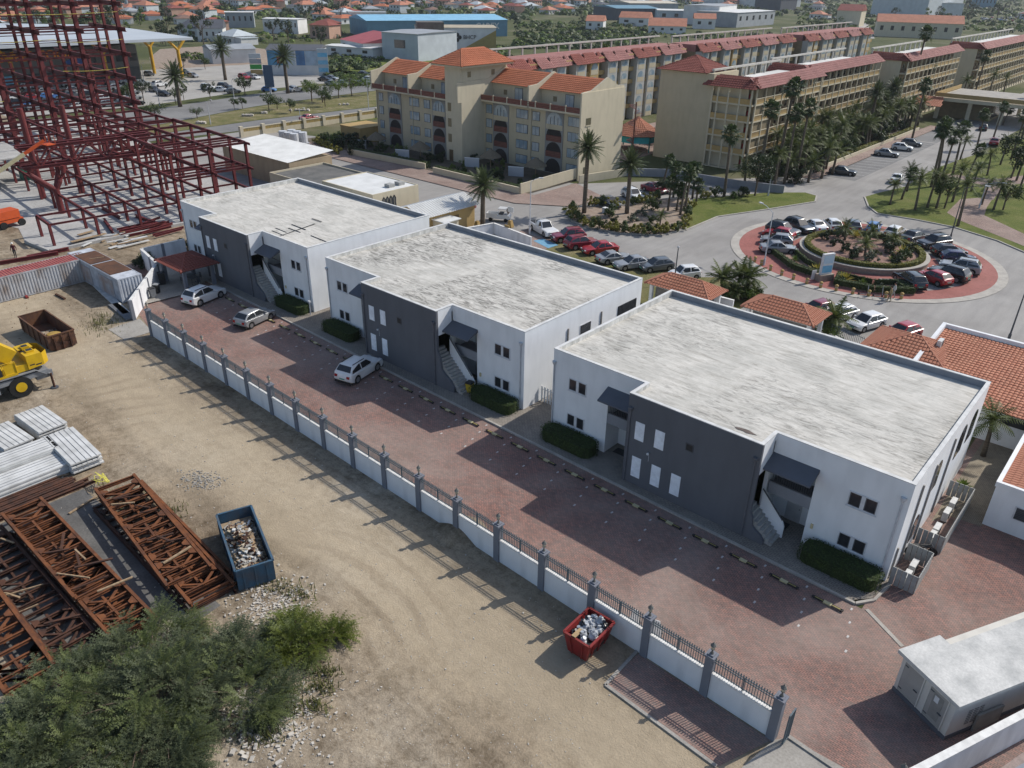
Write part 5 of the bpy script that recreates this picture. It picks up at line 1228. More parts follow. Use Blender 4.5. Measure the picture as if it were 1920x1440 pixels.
def palm_proto(kind, seed, h):
    rg = random.Random(seed); t = thing('palm_tree', 'x', 'palm tree')
    lean = rg.uniform(0.02, 0.09)*h if kind != 'date' else 0.01*h; az = rg.uniform(0, 6.28)
    pts = [(math.cos(az)*lean*(i/6)**1.6, math.sin(az)*lean*(i/6)**1.6, h*i/6) for i in range(7)]
    r0, r1 = {'fan': (0.24, 0.15), 'date': (0.34, 0.27), 'coco': (0.20, 0.12), 'royal': (0.22, 0.14)}[kind]
    MB().path(pts, r0, 8, r1).build('trunk', TRUNK, t, smooth=True); top = Vector(pts[-1])
    mb = MB()
    if kind == 'fan':
        for i in range(30):
            e = R(80-i*4.6+rg.uniform(-6, 6)); frond_fan(mb, top, i*2.4+rg.uniform(-.3, .3), e, rg.uniform(0.7, 1.1), rg, rg.uniform(0.75, 1.0))
        crown = mb.build('crown', FANL, t)
        sk = MB()
        for i in range(16): frond_fan(sk, top-Vector((0, 0, 0.35)), i*2.1, R(-55-rg.uniform(0, 25)), 0.45, rg, 0.6)
        stuff(sk.build('skirt', DEAD, t))
    elif kind == 'date':
        MB().ball(top, 0.42, 8, (1, 1, 1.1)).build('crown_shaft', TRUNK, t)
        for i in range(54):
            e = R(86-i*2.3+rg.uniform(-5, 5)); frond_feather(mb, top+Vector((0, 0, .2)), i*2.4, e, rg.uniform(2.2, 2.9), 0.55, rg, 0.36, 21)
        mb.build('crown', FEAL, t)
    elif kind == 'coco':
        for i in range(22):
            e = R(75-i*4.6+rg.uniform(-8, 8)); frond_feather(mb, top, i*2.4, e, rg.uniform(1.7, 2.3), 0.95, rg, 0.42, 14)
        mb.build('crown', COCL, t)
    else:
        MB().tube(top, top+Vector((0, 0, 0.7)), 0.16, 0.1).build('crown_shaft', mat('crownshaft', (0.12, 0.17, 0.05), None, 3, 0.5), t)
        for i in range(18):
            e = R(72-i*4.5+rg.uniform(-8, 8)); frond_feather(mb, top+Vector((0, 0, 0.6)), i*2.4, e, rg.uniform(1.9, 2.4), 0.8, rg, 0.5, 21)
        mb.build('crown', COCL, t)
    for c in kids(t):
        if c.name.startswith('crown') and len(c.data.polygons) > 500: pass
    return t
def clump_mesh(rg, n, rad, leaf, sq=(1, 1, 0.75), spray=5, hollow=0.45, ybase=0.0):
    """leaf-sized faces in uneven clumps through a crown volume"""
    mb = MB(); cl = []
    for _ in range(max(5, n//60)):
        v = Vector((rg.gauss(0, 1), rg.gauss(0, 1), rg.gauss(0, 1))).normalized()*rg.uniform(hollow, 1.0)
        cl.append((Vector((v.x*sq[0], v.y*sq[1], v.z*sq[2]))*rad, rg.uniform(0.16, 0.40)*rad))
    for _ in range(n):
        c, r_ = rg.choice(cl); v = Vector((rg.gauss(0, 1), rg.gauss(0, 1), rg.gauss(0, 1))).normalized()
        p = c+v*r_*rg.uniform(0.45, 1.05); nn = (v+Vector((rg.uniform(-1, 1), rg.uniform(-1, 1), rg.uniform(-.3, 1)))*0.7).normalized()
        u = Matrix.Rotation(rg.uniform(0, 6.28), 3, nn) @ nn.orthogonal().normalized(); w = nn.cross(u); s = leaf*rg.uniform(0.6, 1.3)
        mb.face((p-u*s*.5, p+w*s*.3, p+u*s*.5, p-w*s*.3))
    return mb
def tree_proto(seed, h, rad, lm, n=1500, leaf=0.32, sq=(1, 1, 0.7), name='tree', stem=0.16):
    rg = random.Random(seed); t = thing(name, 'x', 'tree'); ch = h-rad*sq[2]*0.85
    tr = MB(); tr.path([(0, 0, 0), (0.1*rg.uniform(-1, 1), 0.1*rg.uniform(-1, 1), ch*0.5), (0.25*rg.uniform(-1, 1), 0.25*rg.uniform(-1, 1), ch)], stem, 6, stem*0.6)
    for i in range(6):
        a = i*1.05+rg.uniform(-.3, .3); tr.path([(0, 0, ch*rg.uniform(0.45, 0.8)), (math.cos(a)*rad*0.35, math.sin(a)*rad*0.35, ch*0.95), (math.cos(a)*rad*0.75, math.sin(a)*rad*0.75, ch+rad*sq[2]*rg.uniform(0, 0.5))], stem*0.5, 5, stem*0.15)
    tr.build('trunk', BARK, t)
    mb = clump_mesh(rg, n, rad, leaf, sq); o = mb.build('crown', lm, t, loc=(0, 0, ch+rad*sq[2]*0.15)); return t
def shrub_proto(seed, rad, lm, n=800, leaf=0.2, sq=(1, 1, 0.7), name='shrub'):
    rg = random.Random(seed); t = thing(name, 'x', 'shrub')
    st = MB()
    for i in range(5):
        a = i*1.26; st.path([(0, 0, 0), (math.cos(a)*rad*0.3, math.sin(a)*rad*0.3, rad*0.5), (math.cos(a)*rad*0.6, math.sin(a)*rad*0.6, rad*0.9)], 0.03, 4, 0.012)
    st.build('stems', BARK, t); stuff(kids(t)[-1])
    clump_mesh(rg, n, rad, leaf, sq, hollow=0.2).build('crown', lm, t, loc=(0, 0, rad*sq[2]*0.85)); return t
def spiky_proto(seed, rad, lm, n=34):
    """rosette of sword leaves (agave, yucca)"""
    rg = random.Random(seed); t = thing('agave', 'x', 'plant'); mb = MB()
    for i in range(n):
        a = i*2.4; e = R(82-70*i/n+rg.uniform(-8, 8)); d = Vector((math.cos(a)*math.cos(e), math.sin(a)*math.cos(e), math.sin(e))); s = d.cross(Vector((0, 0, 1))).normalized()*0.075*rad
        tip = d*rad*rg.uniform(0.8, 1.1)-Vector((0, 0, 0.12*rad)); m = d*rad*0.5
        mb.face((Vector((0, 0, 0.05))-s*.6, m-s, tip, m+s))
    mb.build('leaves', lm, t); MB().tube((0, 0, 0), (0, 0, 0.2*rad), 0.08*rad, 0.05*rad).build('stem', BARK, t); return t
PALMS = {('fan', 0): palm_proto('fan', 1, 10.0), ('fan', 1): palm_proto('fan', 2, 10.0), ('fan', 2): palm_proto('fan', 3, 10.0), ('date', 0): palm_proto('date', 4, 7.0), ('date', 1): palm_proto('date', 5, 7.0),
         ('coco', 0): palm_proto('coco', 6, 5.0), ('coco', 1): palm_proto('coco', 7, 5.0), ('coco', 2): palm_proto('coco', 8, 5.0), ('royal', 0): palm_proto('royal', 9, 8.0)}
BASEH = {'fan': 10.0, 'date': 7.0, 'coco': 5.0, 'royal': 8.0}
SHR = {'dark': shrub_proto(11, 1.0, SHRUBD), 'mid': shrub_proto(12, 1.0, SHRUB), 'bright': shrub_proto(13, 1.0, SHRUBB), 'yellow': shrub_proto(14, 1.0, SHRUBY), 'grey': shrub_proto(15, 1.0, GREYL)}
TREES = {'round': tree_proto(21, 5.0, 2.4, SHRUB), 'dark': tree_proto(22, 6.0, 2.8, SHRUBD), 'flat': tree_proto(23, 4.0, 2.8, SHRUBB, 1300, 0.26, (1, 1, 0.35)), 'flatd': tree_proto(24, 3.6, 2.8, SHRUB, 1300, 0.26, (1, 1, 0.4))}
AGV = spiky_proto(31, 1.0, leafmat('agave_yellow', (0.24, 0.20, 0.03), (0.40, 0.34, 0.07))); AGG = spiky_proto(32, 1.0, SHRUBB)
def palm(kind, px, py, top=None, label='', group=None, v=0, h=None, z=0.0, xy=None, sc_=None):
    """palm with its foot at pixel px,py and its crown centre at pixel height 'top' (or given h)"""
    g = G(px, py, z) if xy is None else Vector((*xy, z))
    if h is None:
        lo, hi = 1.0, 40.0
        for _ in range(40):
            mid = (lo+hi)/2; q = Vector((g.x, g.y, z+mid))-Vector((0, 0, CAM_H)); yy = 720-F_PX*q.dot(_u)/q.dot(_f)
            if yy > top: lo = mid
            else: hi = mid
        h = lo
    k = h/BASEH[kind]; xyk = sc_ or {'fan': min(1.25, max(0.75, k**0.4)), 'date': 1.0, 'coco': max(0.7, min(1.3, k**0.5)), 'royal': 1.0}[kind]
    o = dup(PALMS[(kind, v)], (g.x, g.y, z), rnd.uniform(0, 6.28), label, group, scale=(xyk, xyk, xyk))
    for c in kids_fast(o):
        if c.name.startswith('trunk'): c.scale = (1, 1, k/xyk)
        else: c.location.z += BASEH[kind]*(k/xyk-1)
    return o
def kids_fast(o):
    return list(o.children)
def plant(proto, px, py, s, label, group=None, z=0.0, xy=None, sz=None):
    g = G(px, py, z) if xy is None else Vector((*xy, z))
    return dup(proto, (g.x, g.y, z), rnd.uniform(0, 6.28), label, group, scale=(s, s, sz or s))

# ------------------------------------------------------------------ sprawling thorn bushes in the yard
def thorn_bush(label, cx, cy, blobs, n, lm, seed, stems=14):
    rg = random.Random(seed); t = thing('thorn_bush', label, 'bush', (cx, cy, 0))
    st = MB()
    for i in range(stems):
        b = rg.choice(blobs); q = Vector((b[0]+rg.uniform(-1, 1)*b[3]*0.7, b[1]+rg.uniform(-1, 1)*b[4]*0.7, b[2]+b[5]*rg.uniform(0.2, 0.9)))
        r0 = Vector((rg.uniform(-0.4, 0.4), rg.uniform(-0.4, 0.4), 0)); r0 = r0+Vector((q.x*0.5, q.y*0.5, 0)); st.path([r0, r0.lerp(q, 0.5)+Vector((0, 0, 0.4)), q], 0.07, 5, 0.015)
    st.build('branches', BARK, t)
    mb = MB(); tufts = []
    for b in blobs:
        for _ in range(int(9*b[3]*b[4]*.55)):
            v = Vector((rg.gauss(0, 1), rg.gauss(0, 1), abs(rg.gauss(0, 1))*0.9)).normalized(); rr_ = rg.uniform(0.6, 1.05)
            tufts.append((Vector((b[0]+v.x*b[3]*rr_, b[1]+v.y*b[4]*rr_, max(0.15, b[2]+v.z*b[5]*rr_))), v, rg.uniform(.5, 1.1), rg.random()))
    for _ in range(n):
        c, v, tr_, br = rg.choice(tufts); mb.m(lm[1] if br > .72 else lm[0])
        dd = Vector((rg.gauss(0, 1), rg.gauss(0, 1), rg.gauss(0, .6)+.25)).normalized()
        p = c+dd*tr_*rg.uniform(.05, .55); p.z = max(p.z, .08)
        d = (dd+Vector((v.x, v.y, v.z*.2))*0.9+Vector((0, 0, rg.uniform(-.3, .2)))).normalized(); L = rg.uniform(0.45, 1.1); s = d.cross(Vector((0, 0, 1))).normalized(); m = 6; up = s.cross(d)
        sag = Vector((0, 0, -0.22*L)); last = p
        for k in range(m):
            e = p+d*L*(k+1)/m+sag*((k+1)/m)**2; wd = s*0.012
            for sg in (1, -1):
                w = (s*sg*1.0+d*0.75+up*rg.uniform(-.5, .5)).normalized()*0.15*(1-0.45*k/m); h2 = d*0.024; mb.face((last, last+w*.55+h2, last+w, last+w*.5-h2))
            mb.face((last-wd, last+wd, e+wd*.5, e-wd*.5)); last = e
    stuff(mb.build('foliage', None, t)); return t
THORNB = leafmat('thorn_tip', (0.085, 0.110, 0.035), (0.14, 0.165, 0.06)); _tb = leafmat('thorn_bright', (0.08, 0.105, 0.018), (0.14, 0.165, 0.03))
thorn_bush('wide sprawling grey-green thorn bush filling the lower left corner', -28.0, 7.5, [(0, 0, 0.35, 3.3, 3.2, 1.05), (-2.6, -2.4, 0.35, 3.0, 2.8, 1.05), (2.3, 2.8, 0.21, 2.6, 2.4, 0.84), (-0.2, -4.6, 0.28, 3.2, 2.6, 0.99), (2.8, -1.6, 0.21, 2.4, 2.6, 0.81), (-3.4, 1.4, 0.28, 2.0, 2.2, 0.81), (0.2, 4.0, 0.14, 2.0, 1.8, 0.68)], 13000, (THORN, THORNB), 41, 60)
thorn_bush('grey-green thorn bush at the very lower left edge', -27.8, 1.6, [(0, 0, 0.28, 3.0, 2.6, 0.93), (2.8, -1.0, 0.21, 2.2, 2.0, 0.74), (-1.5, 1.2, 0.35, 2.4, 2, 0.87)], 5200, (THORN, THORNB), 42, 24)
thorn_bush('bright green thorn sapling at the right tip of the big bush', -26.2, 13.9, [(0, 0, 0.21, 1.5, 1.4, 0.43), (0.9, 1.3, 0.35, 0.9, 1.1, 0.28), (-0.8, 0.6, 0.21, 1.2, 1.0, 0.37)], 1300, (_tb, THORNB), 43, 14)
# loose stones, rubble and dry weeds round the bushes (nobody could count them)
rg = random.Random(77); mb = MB()
PALE = mat('stone_pale', (0.52, 0.48, 0.42), (0.38, 0.35, 0.31), 3, 0.9)
def scatter(n, fn, s0, s1, m):
    mb.m(m)
    for _ in range(n):
        x, y = fn(); s = rg.uniform(s0, s1); z = s*0.2
        d = Vector((rg.uniform(-1, 1), rg.uniform(-1, 1), rg.uniform(-.2, .2))).normalized()*s; mb.bar(Vector((x, y, z))-d/2, Vector((x, y, z))+d/2, s*rg.uniform(.4, .9), s*rg.uniform(.3, .6))
scatter(900, lambda: G2(rg.gauss(520, 45), rg.gauss(1330, 45)), 0.03, 0.14, PALE)
scatter(500, lambda: G2(rg.gauss(510, 40), rg.gauss(1130, 25)), 0.03, 0.16, PALE)
scatter(900, lambda: (rg.uniform(-75, -12), rg.uniform(6, 25)), 0.02, 0.09, PALE)
scatter(700, lambda: G2(rg.uniform(400, 1100), rg.uniform(1150, 1440)), 0.015, 0.06, PALE)
scatter(120, lambda: G2(rg.gauss(480, 30), rg.gauss(1350, 30)), 0.1, 0.3, PALE)
scatter(350, lambda: G2(rg.gauss(375, 20), rg.gauss(900, 10)), 0.03, 0.12, DEB[0])
scatter(500, lambda: (rg.uniform(-100, -72), rg.uniform(14, 30)), 0.03, 0.12, DEB[1])
stuff(tag(mb.build('loose_rubble'), 'loose stones and rubble strewn over the dirt yard', 'rubble'))
mb = MB()
for _ in range(1500):
    cl = rg.choice(((520, 1100), (560, 1115), (600, 1290), (540, 1330), (500, 1380), (590, 1325), (192, 606), (204, 600), (182, 612), (235, 940), (320, 960), (610, 1260)))
    x, y = G2(rg.gauss(cl[0], 16), rg.gauss(cl[1], 8)); h = rg.uniform(0.1, 0.4); a = rg.uniform(0, 6.28); d = Vector((math.cos(a)*0.12, math.sin(a)*0.12, h)); w = Vector((-math.sin(a), math.cos(a), 0))*0.03
    p = Vector((x, y, 0)); mb.face((p-w, p+w, p+d+w*.3, p+d-w*.3))
stuff(tag(mb.build('dry_weeds', leafmat('weed', (0.10, 0.115, 0.035), (0.16, 0.155, 0.06))), 'sparse green and dry weeds in tufts on the dirt', 'weeds'))
o = MB(); hp = []
for r_, z in ((1.7, 0), (1.25, 0.22), (0.7, 0.48), (0.25, 0.62), (0.0, 0.64)): hp.append((r_, z))
g = G(850, 1015); ho = o.lathe(hp, 18).build('sand_heap', DIRT, None, smooth=True, loc=(g.x-.3, g.y+.9, -0.01)); tag(ho, 'small heap of sand against the foot of the perimeter wall', 'sand heap')

# ================================================================== YELLOW MOBILE CRANE
CY = mat('crane_yellow', (0.58, 0.37, 0.012), (0.50, 0.31, 0.012), 1.5, 0.45)
CG = mat('crane_grey', (0.22, 0.23, 0.245), (0.17, 0.175, 0.185), 1.5, 0.6)
cr = thing('mobile_crane', 'yellow rough-terrain crane with grey chassis at the left edge', 'crane', (-64.9, 14.2, 0))
# local: +y is the rear of the machine, +x the side turned to the lot
MB().box(-1.35, -8.5, 1.25, 1.35, 2.3, 1.65).box(-1.2, 1.5, 0.9, 1.2, 2.5, 1.55).box(-1.4, -7.0, 0.75, 1.4, -1.2, 1.25).build('chassis', CG, cr)
for x in (-1.12, 1.12):
    for y in (0.25, -6.0):
        wv = MB().tube((x-0.32, y, 0.85), (x+0.32, y, 0.85), 0.85, n=22).build('wheel', TYRE, cr)
        MB().tube((x+0.3*(1 if x > 0 else -1), y, 0.85), (x+0.36*(1 if x > 0 else -1), y, 0.85), 0.4, n=16).build('rim', CY, wv)
    fd = MB(); fd.box(x-0.34, -1.0, 1.8, x+0.34, 1.5, 1.87); fd.mesh(((x-.34, 1.5, 1.87), (x+.34, 1.5, 1.87), (x+.34, 2.2, 1.3), (x-.34, 2.2, 1.3)), ((0, 1, 2, 3),)); fd.build('mudguard', CG, cr)
MB().lathe(((0.9, 1.65), (0.9, 1.95), (0.0, 1.95)), 18, (0, -1.4, 0)).build('slew_ring', CG, cr)
up = MB(); up.box(-1.2, -3.6, 1.95, 1.2, 1.15, 2.5); up.build('turntable', CY, cr)
cw = MB(); cw.mesh(((-1.3, 0.4, 2.0), (1.3, 0.4, 2.0), (1.3, 1.55, 2.1), (0.85, 2.0, 2.1), (-0.85, 2.0, 2.1), (-1.3, 1.55, 2.1), (-1.3, 0.4, 3.1), (1.3, 0.4, 3.1), (1.3, 1.55, 3.1), (0.85, 2.0, 3.1), (-0.85, 2.0, 3.1), (-1.3, 1.55, 3.1)), ((5, 4, 3, 2, 1, 0), (0, 1, 7, 6), (1, 2, 8, 7), (2, 3, 9, 8), (3, 4, 10, 9), (4, 5, 11, 10), (5, 0, 6, 11)))
cw.box(0.3, 0.4, 3.1, 1.3, 1.5, 3.14).box(-1.3, 0.4, 3.1, -0.3, 1.5, 3.14); cw.build('counterweight', CY, cr, loc=(0, .75, 0))
MB().box(-1.1, 0.55, 2.95, 1.1, 1.4, 3.02).build('engine_deck', BLACKP, cr, loc=(0, .75, 0))
for x in (-0.55, 0.45): MB().box(x-0.25, 0.7, 3.05, x+0.3, 1.25, 3.28).build('winch_cover', CY, cr, loc=(0, .75, 0)); MB().box(x-0.18, 0.76, 3.28, x+0.23, 1.18, 3.3).build('hatch', BLACKP, cr, loc=(0, .75, 0))
MB().box(1.22, -0.5, 2.1, 1.3, 0.35, 2.9).box(1.22, -3.2, 1.9, 1.35, 0.35, 2.1).build('side_platform', CY, cr)
MB().box(1.3, -1.9, 2.1, 1.36, -0.7, 2.8).build('side_grille', BLACKP, cr)
for y in (-2.0, -0.6, 0.3): MB().tube((1.34, y, 2.1), (1.34, y, 3.05), 0.03, n=5).build('guard_post', CY, cr)
MB().tube((1.34, -2.0, 3.05), (1.34, 0.3, 3.05), 0.03, n=5).build('guard_rail', CY, cr)
bo_ = Vector((0.1, 0.5, 3.0)); be = bo_+Vector((-0.6, -9.5, 9.2)); MB().bar(bo_, be, 0.95, 1.15).build('boom', CY, cr)
MB().bar(bo_+Vector((0, -.2, -.25)), bo_+(be-bo_)*1.25, 0.55, 0.7).build('boom_inner', CY, cr)
MB().tube((0.1, -2.6, 2.3), bo_+(be-bo_)*0.38-Vector((0, 0, 0.4)), 0.14).build('lift_cylinder', STEEL_D, cr)
MB().box(0.55, -3.9, 1.95, 1.35, -2.6, 3.3).build('cab', CY, cr); MB().box(0.6, -3.93, 2.5, 1.38, -2.9, 3.2).build('cab_window', CGLASS, cr)
for x in (-1.0, 1.0):
    MB().box(x-0.1, 2.1, 0.9, x+0.1, 2.75, 1.4).build('outrigger_box', CG, cr); MB().tube((x*1.55, 2.45, 0.08), (x*1.55, 2.45, 1.3), 0.09).build('outrigger_leg', RUSTD, cr); MB().tube((x*1.55, 2.45, 0.0), (x*1.55, 2.45, 0.08), 0.3, n=12).build('outrigger_pad', STEEL_D, cr)
    MB().bar((x*0.9, 2.45, 1.15), (x*1.55, 2.45, 1.15), 0.16, 0.2).build('outrigger_beam', CG, cr)
for i in range(2): MB().box(1.301, 1.3+0.42*i, 2.28-0.08*i, 1.306, 1.65+0.5*i, 2.38-0.08*i).build('decal', BLACKP, cr)
for i in range(5): MB().bar((-0.2+0.12*i, 2.55+0.02*i, 1.3-0.12*i), (-0.1+0.12*i, 2.62+.02*i, 1.2-.12*i), 0.05, 0.1).build('hook_chain', BLACKP, cr)
# ================================================================== ROADS AND ROUNDABOUT BEHIND THE WHITE BLOCKS
RC = (-27.73, 97.05)
def circ(r, n=64, c=RC, a0=0, a1=360, sx=1.0):
    return [(c[0]+r*sx*math.cos(R(a0+(a1-a0)*i/n)), c[1]+r*math.sin(R(a0+(a1-a0)*i/n))) for i in range(n+(1 if abs(a1-a0) < 360 else 0))]
sheet('road', [(-152, 58), (-62, 58), (-62, 60), (40, 60), (40, 128), (-20, 128), (-34, 135), (-34, 300), (-48, 300), (-48, 136), (-62, 118), (-75, 101), (-138, 95), (-152, 90)], 0.0, ASPH)
def kerb_loop(name, pts, w, h, m, closed=True):
    mb = MB(); P = list(pts)+([pts[0]] if closed else [])
    for a, b in zip(P[:-1], P[1:]): mb.bar((a[0], a[1], h/2), (b[0], b[1], h/2), w, h)
    return struct(mb.build(name, m))
sheet('roundabout_kerb', circ(15.74), 0.05, KERB); sheet('roundabout_paving', circ(14.69), 0.056, RINGP)
pk = [(RC[0]+r*math.cos(R(a)), RC[1]+r*math.sin(R(a))) for r, a in [(12.3, a) for a in range(-62, 213, 5)]+[(8.4, a) for a in range(212, -63, -5)]]
sheet('ring_parking', pk, 0.060, mat('bay_grey', (0.20, 0.195, 0.19), (0.26, 0.25, 0.24), 0.8, 0.9, fine=0.3))
sheet('ring_inner_paving', circ(8.5), 0.064, RINGP)
# round planter
pl = thing('round_planter', 'round raised planter with stone wall in the middle of the parking ring', 'planter', (*RC, 0))
STONE = mat('planter_stone', (0.36, 0.30, 0.24), (0.27, 0.22, 0.18), 3, 0.9, fine=0.4)
PR = 7.4; NP = 44
for i in range(NP):
    a0, a1 = 2*math.pi*i/NP, 2*math.pi*(i+1)/NP
    b = MB(); P = [(PR*math.cos(a0), PR*math.sin(a0)), (PR*math.cos(a1), PR*math.sin(a1)), ((PR-.35)*math.cos(a1), (PR-.35)*math.sin(a1)), ((PR-.35)*math.cos(a0), (PR-.35)*math.sin(a0))]
    b.prism(P, 0.06, 0.62); b.build('wall_block', STONE, pl)
MB().lathe(((PR+0.08, 0.62), (PR+0.08, 0.74), (PR-0.42, 0.74), (PR-0.42, 0.62)), 44).build('coping', KERB, pl)
MB().prism([(x-RC[0], y-RC[1]) for x, y in circ(PR-.3, 44)], 0.1, 0.66).build('soil', MULCH, pl)
def ring_hedge(label, c, r0, r1, h, z, a0, a1, m, seed, group=None, name='hedge'):
    n = max(8, int(abs(a1-a0)/8)); full = abs(a1-a0) >= 360
    t = thing(name, label, 'hedge', (c[0], c[1], z), 0, group)
    for i in range(n):
        b0, b1 = R(a0+(a1-a0)*i/n), R(a0+(a1-a0)*(i+1)/n)
        P = [(r1*math.cos(b0), r1*math.sin(b0)), (r1*math.cos(b1), r1*math.sin(b1)), (r0*math.cos(b1), r0*math.sin(b1)), (r0*math.cos(b0), r0*math.sin(b0))]
        leafy_box('', P, h, '', '', parent=t, material=m, dens=55, leaf=0.17, seed=seed+i, cmat=mat('hedge_core_y', (0.07, 0.075, 0.018), None, 3, 0.95) if m is SHRUBY else None)
    return t
ring_hedge('yellow-green clipped hedge ring on top of the round planter', RC, PR-1.15, PR-0.5, 0.55, 0.64, 0, 360, SHRUBY, 100)
pz = 0.66
for i, (dx, dy, s, kind, lb) in enumerate(((-3.2, 2.4, 1.15, 'pal', 'bushy palm clump at the left of the round planter'), (1.0, -2.4, 1.2, 'pal', 'bushy palm clump at the front of the round planter'), (2.2, 3.0, 1.0, 'pal', 'bushy palm clump at the back of the round planter'), (-1.0, 5.0, 0.9, 'pal', 'small palm clump at the far side of the round planter'))):
    palm('coco', 0, 0, None, lb, 'palm clumps in the round planter', v=i % 3, h=1.3*s, z=pz, xy=(RC[0]+dx, RC[1]+dy), sc_=0.85)
for i, (dx, dy, s, p_, lb) in enumerate(((-2.6, 4.6, 1.2, AGV, 'yellow agave at the back left of the round planter'), (0.2, 1.0, 1.1, AGV, 'yellow agave in the centre of the round planter'), (4.1, 1.6, 1.5, AGV, 'large yellow agave at the right of the round planter'), (3.9, -1.6, 0.9, AGG, 'green agave at the front right of the round planter'))):
    plant(p_, 0, 0, s, lb, 'agaves in the round planter', z=pz, xy=(RC[0]+dx, RC[1]+dy))
for i, (dx, dy, s, k) in enumerate(((-4.9, 0.9, .75, 'dark'), (-4.3, 3.4, .9, 'grey'), (-3.2, -1.0, .55, 'dark'), (-1.7, -2.0, .8, 'dark'), (0.0, -4.3, .8, 'dark'), (2.2, -4.4, .85, 'grey'), (4.6, -2.9, .9, 'dark'), (5.0, 0.0, .9, 'mid'), (2.9, 0.6, .9, 'dark'), (4.7, 2.6, .8, 'dark'), (0.9, 4.6, .8, 'dark'), (-0.7, -0.8, .4, 'grey'), (1.8, -1.2, .5, 'mid'))):
    plant(SHR[k], 0, 0, s*1.25, 'low rounded shrub, %s of those on the red mulch of the round planter' % ORD[i], 'shrubs in the round planter', z=pz, xy=(RC[0]+dx, RC[1]+dy))
b = MB(); b.ball((0, 0, 0.25), 0.55, 8, (1.3, 1, 0.6), 0.15, random.Random(2)); tag(b.build('boulder', STONE, None, loc=(RC[0]-0.3, RC[1]-0.9, pz)), 'pale boulder in the middle of the round planter', 'boulder')
# the two hedged beds in front of it
for lb, P in (('boxy green hedge bed left of the white sign', [(-37.2, 90.4), (-34.7, 92.4), (-31.2, 88.6), (-28.2, 86.9), (-28.6, 84.7), (-32.0, 85.6)]), ('boxy green hedge bed right of the white sign', [(-27.0, 86.9), (-23.0, 87.0), (-20.6, 89.3), (-18.6, 87.0), (-22.0, 84.6), (-26.2, 83.8)])):
    cx = sum(p[0] for p in P)/len(P); cy = sum(p[1] for p in P)/len(P); t = thing('hedge_bed', lb, 'hedge', (cx, cy, 0.06), 0, 'hedged beds in front of the round planter')
    Q = [(x-cx, y-cy) for x, y in P]; I = [(x*0.74, y*0.70) for x, y in Q]; n = len(Q)
    MB().prism(Q, 0, 0.12).build('soil', MULCH, t)
    for i in range(n): leafy_box('', [Q[i], Q[(i+1) % n], I[(i+1) % n], I[i]], 0.75, '', '', parent=t, dens=60, leaf=0.17, seed=200+i, material=SHRUB)
plant(AGV, 0, 0, 1.35, 'yellow agave just left of the white sign', None, 0.15, (-29.2, 86.5)); plant(AGV, 0, 0, 1.5, 'yellow agave just right of the white sign', None, 0.15, (-25.7, 85.6)); plant(AGG, 0, 0, 0.9, 'green agave in the left hedge bed', None, 0.15, (-32.7, 88.6)); plant(AGG, 0, 0, 0.9, 'green agave in the right hedge bed', None, 0.15, (-23.9, 86.2))
plant(SHR['grey'], 0, 0, 0.5, 'pale low shrub in the right hedge bed', None, 0.15, (-21.9, 86.2))
# sign slab
g = G(1544, 526); sg_ = thing('monument_sign', 'upright white slab sign on a stone base facing the road', 'sign', (g.x, g.y, 0.06), R(62))
MB().box(-0.95, -0.45, 0, 0.95, 0.45, 0.75).build('base', STONE, sg_); MB().box(-0.75, -0.16, 0.75, 0.75, 0.16, 3.1).build('slab', mat('sign_white', (0.68, 0.68, 0.67), None, 2, 0.5), sg_)
SB = mat('sign_blue', (0.10, 0.36, 0.55), (0.22, 0.45, 0.60), 1.5, 0.4)
MB().box(-0.66, -0.18, 0.95, 0.66, -0.16, 1.75).build('blue_panel', SB, sg_); MB().box(-0.66, -0.18, 2.0, 0.66, -0.16, 2.9).build('pale_panel', mat('sign_pale', (0.42, 0.55, 0.64), (0.5, 0.6, 0.66), 2, 0.4), sg_)
g = G(1524, 525); t = thing('folding_board', 'small white notice board leaning beside the slab sign', 'sign', (g.x, g.y, 0.06), R(62)); MB().box(-0.3, -0.03, 0, 0.3, 0.03, 1.1).build('board', SIGNW, t); MB().bar((0, 0.4, 0), (0, 0.03, 0.9), 0.05).build('strut', SIGNW, t)
# bollards
BOL = mat('bollard_ochre', (0.40, 0.27, 0.10), (0.32, 0.21, 0.08), 3, 0.8)
bm_ = thing('bollard', 'x', 'bollard'); MB().lathe(((0.17, 0), (0.17, 0.5), (0.2, 0.52), (0.2, 0.62), (0.1, 0.7), (0, 0.71)), 10).build('post', BOL, bm_); MB().lathe(((0.175, 0.36), (0.175, 0.44)), 10).build('band', KERB, bm_)
bp = [(1415, 492), (1427, 498), (1444, 508), (1465, 517), (1487, 525), (1512, 533), (1538, 540), (1567, 546), (1598, 552), (1628, 556), (1660, 559), (1689, 561)]
for i, (x, y) in enumerate(bp): g = G(x, y); dup(bm_, (g.x, g.y, 0.056), 0, 'squat ochre bollard, %s from the left along the roundabout edge' % ORD[i], 'ochre bollards along the roundabout edge')
drop(bm_)
